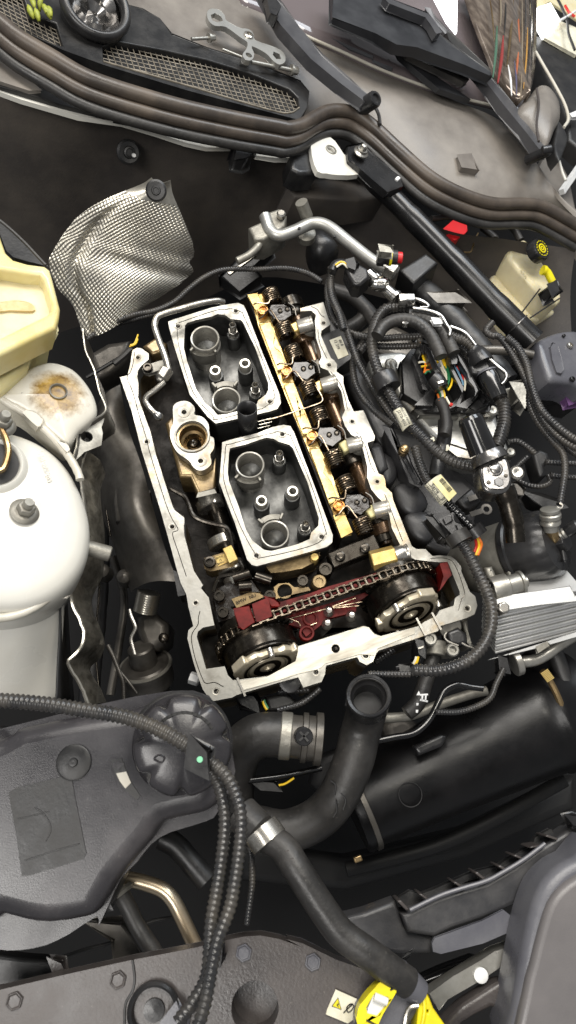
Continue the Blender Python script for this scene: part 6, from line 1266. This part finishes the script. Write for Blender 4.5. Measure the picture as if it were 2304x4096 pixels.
for a_ in ():
    q = cc + Bm @ Vector((RC * .62 * math.cos(a_), RC * .62 * math.sin(a_), .001)); b = MB(); b.lathe([(.0165, 0), (.012, .003), (.005, .0055), (0, .006)], q, cax, 24); O('cap_grip', b, TANKB, CPp)
SC = T('tank_mark', 'worn arrow sticker on the tank beside the cap collar', 'sticker', pt('N 640,640', zt))
b = MB(); b.prism([pts('N 585,575 640,570 680,680 740,770 720,790 640,720 600,640', zt + .0008)], .0006); O('sticker_base', b, PLASD, SC)
b = MB(); b.prism([pts('N 585,600 612,585 610,575 655,598 620,632 615,615 592,622', zt + .0013)], .0004); O('arrow_print', b, TANKB, SC)
b = MB(); b.prism([pts('N 612,650 665,640 690,700 660,730 630,690', zt + .0013)], .0004); O('worn_print', b, SEAM, SC)

# hoses at the front
loom('N -80,262 100,272 280,290 450,318 620,345 760,385 880,440 980,500 1045,545', .155, 82, 'thick ribbed loom crossing the coolant tank from the left edge', .0044)
b = MB(); q0, q1 = pts('N 1015,540,.158 1105,590,.158'); b.prism([[q0 + Vector((.003, .010, .009)), q1 + Vector((.004, .009, .009)), q1 + Vector((-.005, -.009, .009)), q0 + Vector((-.006, -.009, .009))]], .018); BRn = O('loom_branch_clip', b, PLAS, label='black branch clip with green dot on the loom over the tank cap', cat='clip', bevel=.003)
b = MB(); b.lathe([(.0026, 0), (.0024, .0008), (0, .0008)], pt('N 1053,577', .1675), n=18); O('green_dot', b, mat('pale_green', (120, 190, 150), .5), BRn)
loom('N 1080,590 1140,680 1175,800 1185,920 1170,1080 1140,1280 1110,1450 Q 1000,720 930,860 860,950', .145, 72, 'left one of two thick ribbed looms hanging over the front', .0044)
loom('N 1105,585 1190,660 1250,780 1270,900 1260,1060 1235,1230 Q 1110,400 1050,560 1020,700 990,860 950,1000', .158, 72, 'right one of two thick ribbed looms hanging over the front', .0044)
loom('N 1280,800 1310,1000 1330,1200 1300,1449', .06, 36, 'thin ribbed loom half hidden behind the hanging pair', .003)
CHs = T('coolant_hose', 'long grey coolant hose with silver clamp running to the front', 'hose', pt('S 200,470', 0))
P_ = cr(pts('N 1270,860,.07 1330,920,.075 1400,985,.08 S 40,230,.085 110,340,.09 200,480,.09 290,610,.09 350,670,.09 450,740,.09 570,830,.085 640,880,.08'), 6)
b = MB(); b.tube(P_, [.0165 if i < 10 else .0128 for i in range(len(P_))], 20); O('hose_run', b, RUBBER, CHs)
cpos, cdir = pt('O 165,868', .079), pt('O 220,940', .082) - pt('O 120,800', .078); b = MB(); b.lathe([(.0168, -.0075), (.0176, -.007), (.0176, .007), (.0168, .0075)], cpos, cdir, 36); O('hose_clamp', b, WHITEP if False else STEEL, CHs)
tangent = (P_[24] - P_[20]); 
for i in range(20, 44, 2):
    p = P_[i]; b = MB(); b.box(p + Vector((.0, .004, .0118)), .003, .0012, .0006, basis(UP) @ Matrix.Rotation(random.uniform(-.5, .5), 3, 'Z')); O('hose_print', b, SHROUD, CHs)
FTt = O('hose_fitting', MB().tube(pts('S 585,835,.083 650,890,.08 690,925,.076'), [.0125, .0118, .011], 18), GREYC, label='grey end fitting where the hose meets the yellow bracket', cat='fitting')
RH = T('radiator_hose', 'cracked black rubber hose with open upper end at the front', 'hose', pt('O 450,800', -.1))
P_ = cr(pts('O 120,830,-.05 250,850,-.045 380,800,-.04 470,700,-.03 530,560,-.02 555,460,-.02 575,390,-.012 587,335,.006 593,292,.034'), 6)
b = MB(); b.tube(P_, [.0215] * len(P_), 28, cap=False); O('hose_run', b, RUBBER, RH, solid=.003)
rax = (P_[-1] - P_[-4]).normalized(); rp = P_[-1]
b = MB(); b.lathe([(.0222, -.02), (.0228, -.004), (.0232, 0), (.0222, .002), (.0195, .001), (.0188, -.006), (.0155, -.01), (.015, -.04), (.0215, -.045)], rp, rax, 44, closed=True); O('hose_collar', b, PLAS, RH)
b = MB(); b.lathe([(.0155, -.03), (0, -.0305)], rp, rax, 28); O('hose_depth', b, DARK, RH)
for s in ('O 505,305 515,320 510,340 500,330', 'O 668,285 680,295 675,305'): b = MB(); b.prism([pts(s, .0)], .008); O('collar_tab', b, PLAS, RH, bevel=.001)
for s in ('O 430,640 450,660 445,700', 'O 470,690 490,720 480,760', 'O 500,600 520,640 515,670', 'O 450,720 455,760 440,790', 'O 530,560 525,600'):
    b = MB(); q = [p + UP * .0205 for p in pts(s, -.028)]; b.tube(cr(q, 4), .0009, 5); O('rubber_crack', b, DARK, RH)
EL = T('elbow_hose', 'fat black elbow hose with pale clamp and round outlet', 'hose', pt('O 150,560', -.1))
b = MB(); b.tube(cr(pts('O 30,720,-.07 40,600,-.05 70,510,-.03 130,460,-.02 200,452,-.02 260,458,-.02'), 6), .0235, 26); O('hose_run', b, RUBBER, EL)
ed = pt('O 260,458', -.02) - pt('O 200,452', -.02); b = MB(); b.lathe([(.024, -.006), (.0248, -.005), (.0248, .005), (.024, .006)], pt('O 250,457', -.02), ed, 40); O('pale_clamp', b, CAST, EL)
b = MB(); b.lathe([(.0225, 0), (.0225, .014), (.026, .015), (.026, .02), (.0235, .021), (.0235, .028), (.0275, .029), (.0275, .036), (.022, .037)], pt('O 260,458', -.02), ed, 40); O('ribbed_outlet', b, GRIME, EL)
p = pt('O 325,460', .008); b = MB(); b.lathe([(.0095, -.006), (.0095, .002), (.0085, .003), (0, .003)], p, Vector((.1, -.2, 1)), 24); CX = O('cross_plug', b, PLAS, EL)
for r_ in (0, 1.57): b = MB(); b.box(p + UP * .0035, .013, .0022, .0018, Matrix.Rotation(r_ + .4, 3, 'Z')); O('plug_cross', b, PLASD, CX)
hose('metal_pipe', 'O 40,650 130,638 250,622 400,590', -.04, 26, GLOSSB, 'glossy black pipe under the elbow hose', 'pipe', 14)
b = MB(); b.prism([pts('O 120,650 210,648 225,680 150,675', -.04)], .012); LC_ = O('level_sensor', b, PLASD, label='small black plug with yellow wire under the glossy pipe', cat='plug', bevel=.002)
b = MB(); b.tube(cr(pts('O 222,662 250,655 285,632', -.034), 4), .0012, 6); O('wire', b, WIREY, LC_)
hose('metal_pipe', 'O 620,478 700,462 780,446 840,395 880,320 910,268 960,245 1010,255 1065,262', -.03, 27, GLOSSB, 'glossy black bent pipe in front of the printed hose', 'pipe', 16)
hose('rubber_hose', 'M 430,1200 425,1300 390,1400 360,1500 310,1640 230,1720', -.035, 112, RUBBER, 'black hose with white printed mark below the front rail', 'hose', 20)
pr = T('hose_mark', 'white printed mark on the black hose', 'printed mark', pt('O 815,300', -.01))
for s in ('O 790,290 800,272 808,290', 'O 806,285 838,283 838,290 806,292', 'O 806,305 838,312 836,319 804,312', 'O 812,290 819,290 817,312 810,312', 'O 826,290 833,290 830,314 824,314', 'O 790,322 800,322 798,332 790,332', 'O 788,350 798,350 796,362 788,362'):
    b = MB(); b.prism([pts(s, -.0125)], .0006); O('print_stroke', b, WHITEP, pr)
cl = pt('M 425,1255', -.035); b = MB(); b.lathe([(.0172, -.008), (.018, -.007), (.018, .007), (.0172, .008)], cl, pt('M 425,1300', -.035) - pt('M 430,1200', -.035), 36); O('hose_band', b, CAST, label='pale metal band round the printed hose', cat='hose clamp')
loom('O 870,358 960,358 1040,335 1095,300 1120,240 1150,180', -.02, 27, 'thin ribbed hose under the oil cooler', .003)
hose('metal_pipe', 'O 640,385 760,375 880,330 1000,290 1080,270', -.06, 40, CAST, 'pale pipe behind the glossy bent pipe', 'pipe', 12)
hose('dark_hose', 'O 1250,150 1340,90 1400,220 1449,330', -.08, 70, PLASD, 'dark hose at the right edge below the cooler', 'hose')
# connector under the front rail
FK = T('rail_connector', 'black connector with green and yellow wires under the left of the rail', 'connector', pt('I 700,1720', -.05))
b = MB(); b.prism([pts('I 595,1655 780,1635 830,1700 800,1790 620,1760', -.03)], .03); O('connector_shell', b, PLAS, FK, bevel=.003)
b = MB(); b.prism([pts('I 870,1660 1080,1620 1190,1720 1080,1800 900,1800', -.032)], .03); O('connector_shell', b, PLASD, FK, bevel=.004)
b = MB(); b.lathe([(.012, 0), (.012, .004), (.009, .005), (0, .005)], pt('I 1110,1515', -.02), n=24); O('round_plug', b, PLAS, FK)
for m_, s in ((WIREY, 'I 850,1700 865,1745 890,1785'), (WIREG, 'I 858,1690 872,1730 898,1775')): b = MB(); b.tube(cr(pts(s, -.022), 4), .0016, 7); O('wire', b, m_, FK)
loom('I 1000,1610 1150,1600 1300,1590', -.03, 70, 'ribbed loom hidden just under the front rail', .0036)
loom('I 990,1790 1200,1730 1320,1650 1400,1580', -.02, 64, 'ribbed loom rising to the front rail from the left connector', .0036)
loom('J 640,880 700,840 760,800', -.04, 56, 'dusty ribbed loom right under the rail bolt lug', .0036)
# big black duct and clamps
BD = T('air_duct', 'big black plastic air duct low at the front', 'air duct', pt('O 1000,700', -.25))
a0, a1 = pt('O 520,760', -.13), pt('O 1420,330', -.13); b = MB(); L_ = (a1 - a0).length
b.lathe([(.05, 0), (.052, .004), (.050, .02), (.056, L_ * .4), (.066, L_ * .8), (.068, L_ * .86), (.071, L_ * .87), (.071, L_ * .9), (.067, L_ * .91), (.066, L_ * 1.05)], a0, a1 - a0, 56); O('duct_wall', b, DUCT, BD, sharp=60)
b = MB(); b.lathe([(.0525, .010), (.0532, .0105), (.0532, .016), (.0525, .0165)], a0, a1 - a0, 48); O('duct_clamp', b, GRIME, BD)
b = MB(); b.box(pt('O 548,965', -.08), .009, .006, .008); O('clamp_screw', b, BRASS, BD, bevel=.001)
b = MB(); P_ = pts('O 1310,190,-.05 1340,230,-.055 1375,300,-.06 1410,400,-.07'); b.tube(cr(P_, 5), .004, 8); O('duct_clamp', b, BRASS, BD)
for i in range(8):
    b = MB(); b.box(P_[0].lerp(P_[1], .1 + i * .12) + UP * .004, .010, .0012, .0012, Matrix.Rotation(.2, 3, 'Z')); O('clamp_notch', b, GOLD, BD)
b = MB(); b.tube(cr([pt('O 765,700', -.075) + Vector((.013 * math.cos(t / 10 * 6.28), .013 * math.sin(t / 10 * 6.28), .0)) for t in range(10)], 3, True), .0006, 6, closed=True); O('moulded_emblem_ring', b, PLAS, BD)
b = MB(); b.prism([pts('O 780,500 890,450 920,455 900,500 800,540', -.06)], .012); O('duct_bracket', b, PLAS, label='black bracket on the duct under the bent pipe', cat='bracket', bevel=.004)
# lower left pipes under the tank
hose('warm_pipe', 'Q 560,250 640,265 720,285 790,315 840,370 890,470 950,600', -.02, 72, COPPER, 'warm toned bent metal pipe under the coolant tank', 'pipe', 20)
hose('rubber_hose', 'Q 575,320 620,400 670,500 760,640', .0, 84, RUBBER, 'black hose under the tank beside the warm pipe', 'hose', 18)
b = MB(); b.lathe([(.0125, -.003), (.0138, 0), (.0125, .003)], pt('Q 580,325', .0), pt('Q 620,400', .0) - pt('Q 575,320', .0), 28); O('hose_neck_ring', b, CAST, label='pale ring at the top of the black hose under the tank', cat='ring')
hose('rubber_hose', 'Q 780,60 850,100 930,190 1000,270', -.03, 110, PLASD, 'dark broad hose behind the warm pipe', 'hose', 18)
b = MB(); b.prism([pts('Q 440,480 590,470 660,560 680,650 560,670 540,560', -.04)], .02); O('rust_bracket', b, GRIME, label='rusty plate below the coolant tank', cat='bracket', bevel=.003)
# fan shroud
FS_ = T('fan_shroud', 'dusty grey fan shroud across the bottom edge', 'fan shroud', pt('Q 900,900', -.05))
q = pts('Q -120,815 0,795 300,725 640,650 800,620 960,588 1070,560 1180,538 1260,533 1350,550 1449,585 S 60,672 130,688 300,770 430,815 560,862 640,930 700,1000 740,1300 Q 1449,1250 800,1250 -120,1250', .06)
b = MB(); b.prism([q, circ(pt('Q 1232,882', .06), .0205, 28)], .02); O('shroud_plate', b, SHROUD, FS_, bevel=.003)
b = MB(); b.lathe([(.0205, -.001), (.020, -.03), (0, -.031)], pt('Q 1232,882', .06), n=28); O('shroud_hole', b, SHROUD, FS_)
b = MB(); b.tube(cr(pts('Q 640,652 650,740 640,800 605,870 600,1000', .0605), 5), .0011, 6); O('shroud_joint', b, PLASD, FS_)
for i, s in enumerate(('Q 70,850', 'Q 570,748', 'Q 1177,617', 'S 182,780')):
    b = MB(); b.lathe([(.0075, -.001), (.0075, .0016), (.006, .0018), (.0055, .0006), (0, .0006)], pt(s, .0606), n=6); O('hex_boss', b, SHROUD if i < 2 else GREYC, FS_, bevel=.0005)
p = pt('Q 742,900', .064); b = MB(); b.lathe([(.0225, -.004), (.0225, .002), (.0205, .004), (.0185, .003), (.017, -.006), (.010, -.008), (.009, -.002), (0, -.001)], p, n=40); O('rubber_mount', b, PLAS, FS_)
b = MB(); b.prism([pts('Q 790,960 850,880 900,950 880,1040 800,1040', .075)], .01); O('grey_clip', b, GREYC, label='grey plastic clip under the hanging looms at the bottom', cat='clip', bevel=.003)
b = MB(); b.prism([pts('Q 1045,560 1070,545 1085,640 1060,675 1035,660', .072)], .01); O('shroud_tab', b, PLAS, FS_, bevel=.003)
b = MB(); b.prism([pts('Q -60,620 100,640 240,650 300,700 320,740 0,810 -60,820', .0)], .02); O('dark_crossbar', b, PLASD, label='dark crossbar between the tank and the fan shroud', cat='crossbar', bevel=.004)
b = MB(); b.prism([pts('Q 240,650 300,655 310,720 270,730', .035)], .01); O('grey_tab', b, SHROUD, label='small grey tab behind the fan shroud edge', cat='tab', bevel=.002)
# warning label, yellow lever connector
WLb = T('warning_label', 'white warning label with yellow lightning triangle at the bottom', 'label', pt('S 330,1000', .065))
b = MB(); b.prism([cr(pts('S 292,912 412,966 388,1050 350,1076 245,1032 250,1010', .0625), 1, True)], .0006); O('label_sheet', b, PAPER, WLb)
tri = pts('S 303,953 318,1008 275,992', .0631); b = MB(); b.prism([tri], .0003); O('warning_triangle', b, YELLOW, WLb)
ct = sum(tri, Vector()) / 3; b = MB(); b.tube([p for p in tri], .0005, 5, closed=True); O('triangle_border', b, INK, WLb)
b = MB(); b.prism([[p + UP * .0004 for p in pts('S 303,972 308,984 303,985 306,1000 296,985 301,983', .0631)]], .0003); O('lightning_bolt', b, INK, WLb)
b = MB(); b.tube(cr(pts('S 330,1025 350,1005 372,985', .0632), 2), .0005, 5); O('pacemaker_mark', b, INK, WLb)
b = MB(); b.tube(cr(pts('S 345,1000 365,982 378,990 370,1010 352,1022', .0632), 3, True), .0005, 5, closed=True); O('pacemaker_mark', b, INK, WLb)
YC = T('lever_connector', 'black connector with yellow lever frame and white button', 'connector', pt('S 480,1000', .05))
b = MB(); b.prism([pts('S 395,1000 420,960 600,850 700,900 720,980 640,1100 640,1250 380,1250 385,1050', .078)], .03); O('connector_shell', b, GREYC, YC, bevel=.006, segs=3)
yo = cr(pts('S 395,1030 430,960 500,885 540,878 575,893 583,925 520,1030 480,1110 430,1120 400,1090', .092), 3, True); yi = pts('S 440,1000 480,930 545,950 548,975 490,1042 445,1030', .092)
b = MB(); b.prism([yo, yi], .014); O('yellow_frame', b, YELLOW, YC, bevel=.002, segs=3)
b = MB(); b.prism([pts('S 442,1002 482,932 545,952 546,975 490,1040 446,1028', .09)], .01); O('button_seat', b, WHITEP, YC, bevel=.001)
b = MB(); b.tube(pts('S 478,945,.0925 540,972,.0925'), .0032, 12); O('white_button', b, WHITEP, YC)
for s in ('S 440,1060 500,1090', 'S 555,915 575,905'): b = MB(); b.tube(pts(s, .0925), .0008, 6); O('moulded_mark', b, PLASD, YC)
YB = T('yellow_bracket', 'bright yellow plastic clip at the bottom edge', 'plastic clip', pt('S 750,1050', .04))
b = MB(); b.prism([pts('S 700,915 730,920 760,1000 830,1100 900,1250 660,1250 680,1080 690,980', .082), pts('S 728,1010 742,1010 738,1030 728,1025', .082)], .02); O('clip_body', b, YELLOW, YB, bevel=.003)
b = MB(); b.tube(cr(pts('S 715,930 720,1020 700,1120', .083), 3), .0016, 8); O('clip_rib', b, YELLOW, YB)
b = MB(); b.tube(cr(pts('S 690,990 650,1000 630,1050 620,1150', .086), 5), .002, 8); O('silver_wire', b, STEEL, label='bright bent wire beside the yellow clip', cat='wire')
b = MB(); b.prism([pts('S 600,850 660,890 700,915 690,990 640,1060 560,1040', .07)], .02); O('fitting_base', b, GREYC, label='grey moulded base under the hose fitting', cat='fitting', bevel=.006, segs=3)
# front panel and headlamp cover
FP = T('slam_panel', 'dark grey ribbed front panel at the lower right', 'front panel', pt('S 900,600', -.06))
b = MB(); b.prism([pts('S 310,570 430,540 580,485 605,545 620,600 760,660 755,740 600,745 500,720 350,640', .02)], .03); O('panel_end', b, MANI, FP, bevel=.004)
b = MB(); b.prism([pts('S 605,548 640,540 780,470 900,430 1020,395 1150,320 1260,240 1449,120 1560,50 1560,300 1350,380 1250,480 1160,500 1000,570 850,620 770,660 640,640', .03)], .03); O('panel_face', b, MANI, FP, bevel=.004)
b = MB(); b.prism([cr(pts('S 755,690 770,665 850,635 1000,580 1100,530 1140,560 1120,640 1000,690 800,740 760,730', .034), 1, True)], .004); O('panel_swage', b, GREYC, FP, bevel=.0015)
b = MB(); b.prism([pts('S 580,480 650,440 700,452 760,430 960,345 1070,318 1140,270 1240,210 1255,180 1330,140 1345,160 1449,75 1560,0 1560,40 1300,215 1190,290 1110,345 1020,390 900,425 780,465 650,535 630,540', .008)], .01); O('panel_channel', b, PLASD, FP, bevel=.002)
for s in ('S 585,485 635,535 650,530 605,480', 'S 690,452 735,485 745,478 705,450', 'S 855,395 915,435 925,428 870,392', 'S 960,350 1015,395 1025,388 975,345', 'S 1070,318 1120,350 1130,342 1085,312', 'S 1145,268 1200,292 1208,285 1160,262', 'S 1225,232 1290,225 1290,215 1235,222', 'S 1300,175 1360,195 1366,186 1310,165'):
    b = MB(); b.prism([pts(s, .034)], .03); O('panel_rib', b, SHROUD, FP, bevel=.0012)
b = MB(); b.tube(cr(pts('S 650,530 790,462 900,425 1020,388 1110,340 1200,285 1300,210', .036), 4), .002, 8); O('panel_lip', b, GREYC, FP)
b = MB(); b.prism([pts('S 740,930 860,850 990,770 1060,730 1140,700 1150,760 1000,860 830,960 790,1010', .03)], .02); LB_ = O('light_bracket', b, ALU, label='pale metal bracket left of the headlamp cover', cat='bracket', bevel=.003)
b = MB(); b.lathe([(.0065, -.001), (.0065, .002), (.005, .0025), (0, .002)], pt('S 990,843', .031), n=20); O('bracket_hole_cap', b, WHITEP, LB_)
b = MB(); b.prism([pts('S 690,870 800,820 960,760 1000,770 850,850 740,920', .0)], .02); O('shiny_hose_bundle', b, GLOSSB, label='glossy black pipe bundle behind the pale bracket', cat='pipe', bevel=.006)
b = MB(); b.prism([pts('S 560,770 600,770 660,740 640,760 600,800', .035)], .01); O('black_handle', b, GLOSSB, label='small glossy black lever beside the grey hose', cat='lever', bevel=.002)
b = MB(); b.prism([pts('S 810,1078 900,990 1070,880 1130,870 1170,900 1170,1250 830,1250', .04), pts('S 900,1078 960,1040 1040,1000 1090,1010 1105,1060 1090,1200 900,1200', .04)], .02); O('lamp_carrier', b, SHROUD, label='grey lamp carrier at the bottom right', cat='carrier', bevel=.004)
HL = T('headlamp_cover', 'large smooth grey headlamp cover at the lower right corner', 'headlamp cover', pt('S 1300,800', -.05))
b = MB(); b.prism([cr(pts('S 1600,200 1449,275 1380,310 1310,375 1270,440 1230,560 1200,700 1175,850 1150,1000 1140,1250 1600,1250', .085), 2, True)], .05); O('cover_edge', b, GREYC, HL, bevel=.010, segs=4)
b = MB(); b.prism([cr(pts('S 1600,330 1500,350 1440,375 1370,430 1320,500 1280,620 1240,780 1200,950 1185,1250 1600,1250', .092), 2, True)], .05); O('cover_face', b, mat('smooth_grey_cover', (98, 95, 95), .36, 0, (112, 108, 107), 6, .2, 500), HL, bevel=.006, segs=3)
b = MB(); b.prism([pts('S 1405,75 1449,68 1520,90 1500,140 1430,130', .04), ], .01); O('corner_bracket', b, PLAS, label='small black bracket at the right edge above the front panel', cat='bracket', bevel=.002)

# dim structure deep in the gaps
def deep(name, s_, z, w_, m_, lab, cat): return hose(name, s_, z, w_, m_, lab, cat, 14)
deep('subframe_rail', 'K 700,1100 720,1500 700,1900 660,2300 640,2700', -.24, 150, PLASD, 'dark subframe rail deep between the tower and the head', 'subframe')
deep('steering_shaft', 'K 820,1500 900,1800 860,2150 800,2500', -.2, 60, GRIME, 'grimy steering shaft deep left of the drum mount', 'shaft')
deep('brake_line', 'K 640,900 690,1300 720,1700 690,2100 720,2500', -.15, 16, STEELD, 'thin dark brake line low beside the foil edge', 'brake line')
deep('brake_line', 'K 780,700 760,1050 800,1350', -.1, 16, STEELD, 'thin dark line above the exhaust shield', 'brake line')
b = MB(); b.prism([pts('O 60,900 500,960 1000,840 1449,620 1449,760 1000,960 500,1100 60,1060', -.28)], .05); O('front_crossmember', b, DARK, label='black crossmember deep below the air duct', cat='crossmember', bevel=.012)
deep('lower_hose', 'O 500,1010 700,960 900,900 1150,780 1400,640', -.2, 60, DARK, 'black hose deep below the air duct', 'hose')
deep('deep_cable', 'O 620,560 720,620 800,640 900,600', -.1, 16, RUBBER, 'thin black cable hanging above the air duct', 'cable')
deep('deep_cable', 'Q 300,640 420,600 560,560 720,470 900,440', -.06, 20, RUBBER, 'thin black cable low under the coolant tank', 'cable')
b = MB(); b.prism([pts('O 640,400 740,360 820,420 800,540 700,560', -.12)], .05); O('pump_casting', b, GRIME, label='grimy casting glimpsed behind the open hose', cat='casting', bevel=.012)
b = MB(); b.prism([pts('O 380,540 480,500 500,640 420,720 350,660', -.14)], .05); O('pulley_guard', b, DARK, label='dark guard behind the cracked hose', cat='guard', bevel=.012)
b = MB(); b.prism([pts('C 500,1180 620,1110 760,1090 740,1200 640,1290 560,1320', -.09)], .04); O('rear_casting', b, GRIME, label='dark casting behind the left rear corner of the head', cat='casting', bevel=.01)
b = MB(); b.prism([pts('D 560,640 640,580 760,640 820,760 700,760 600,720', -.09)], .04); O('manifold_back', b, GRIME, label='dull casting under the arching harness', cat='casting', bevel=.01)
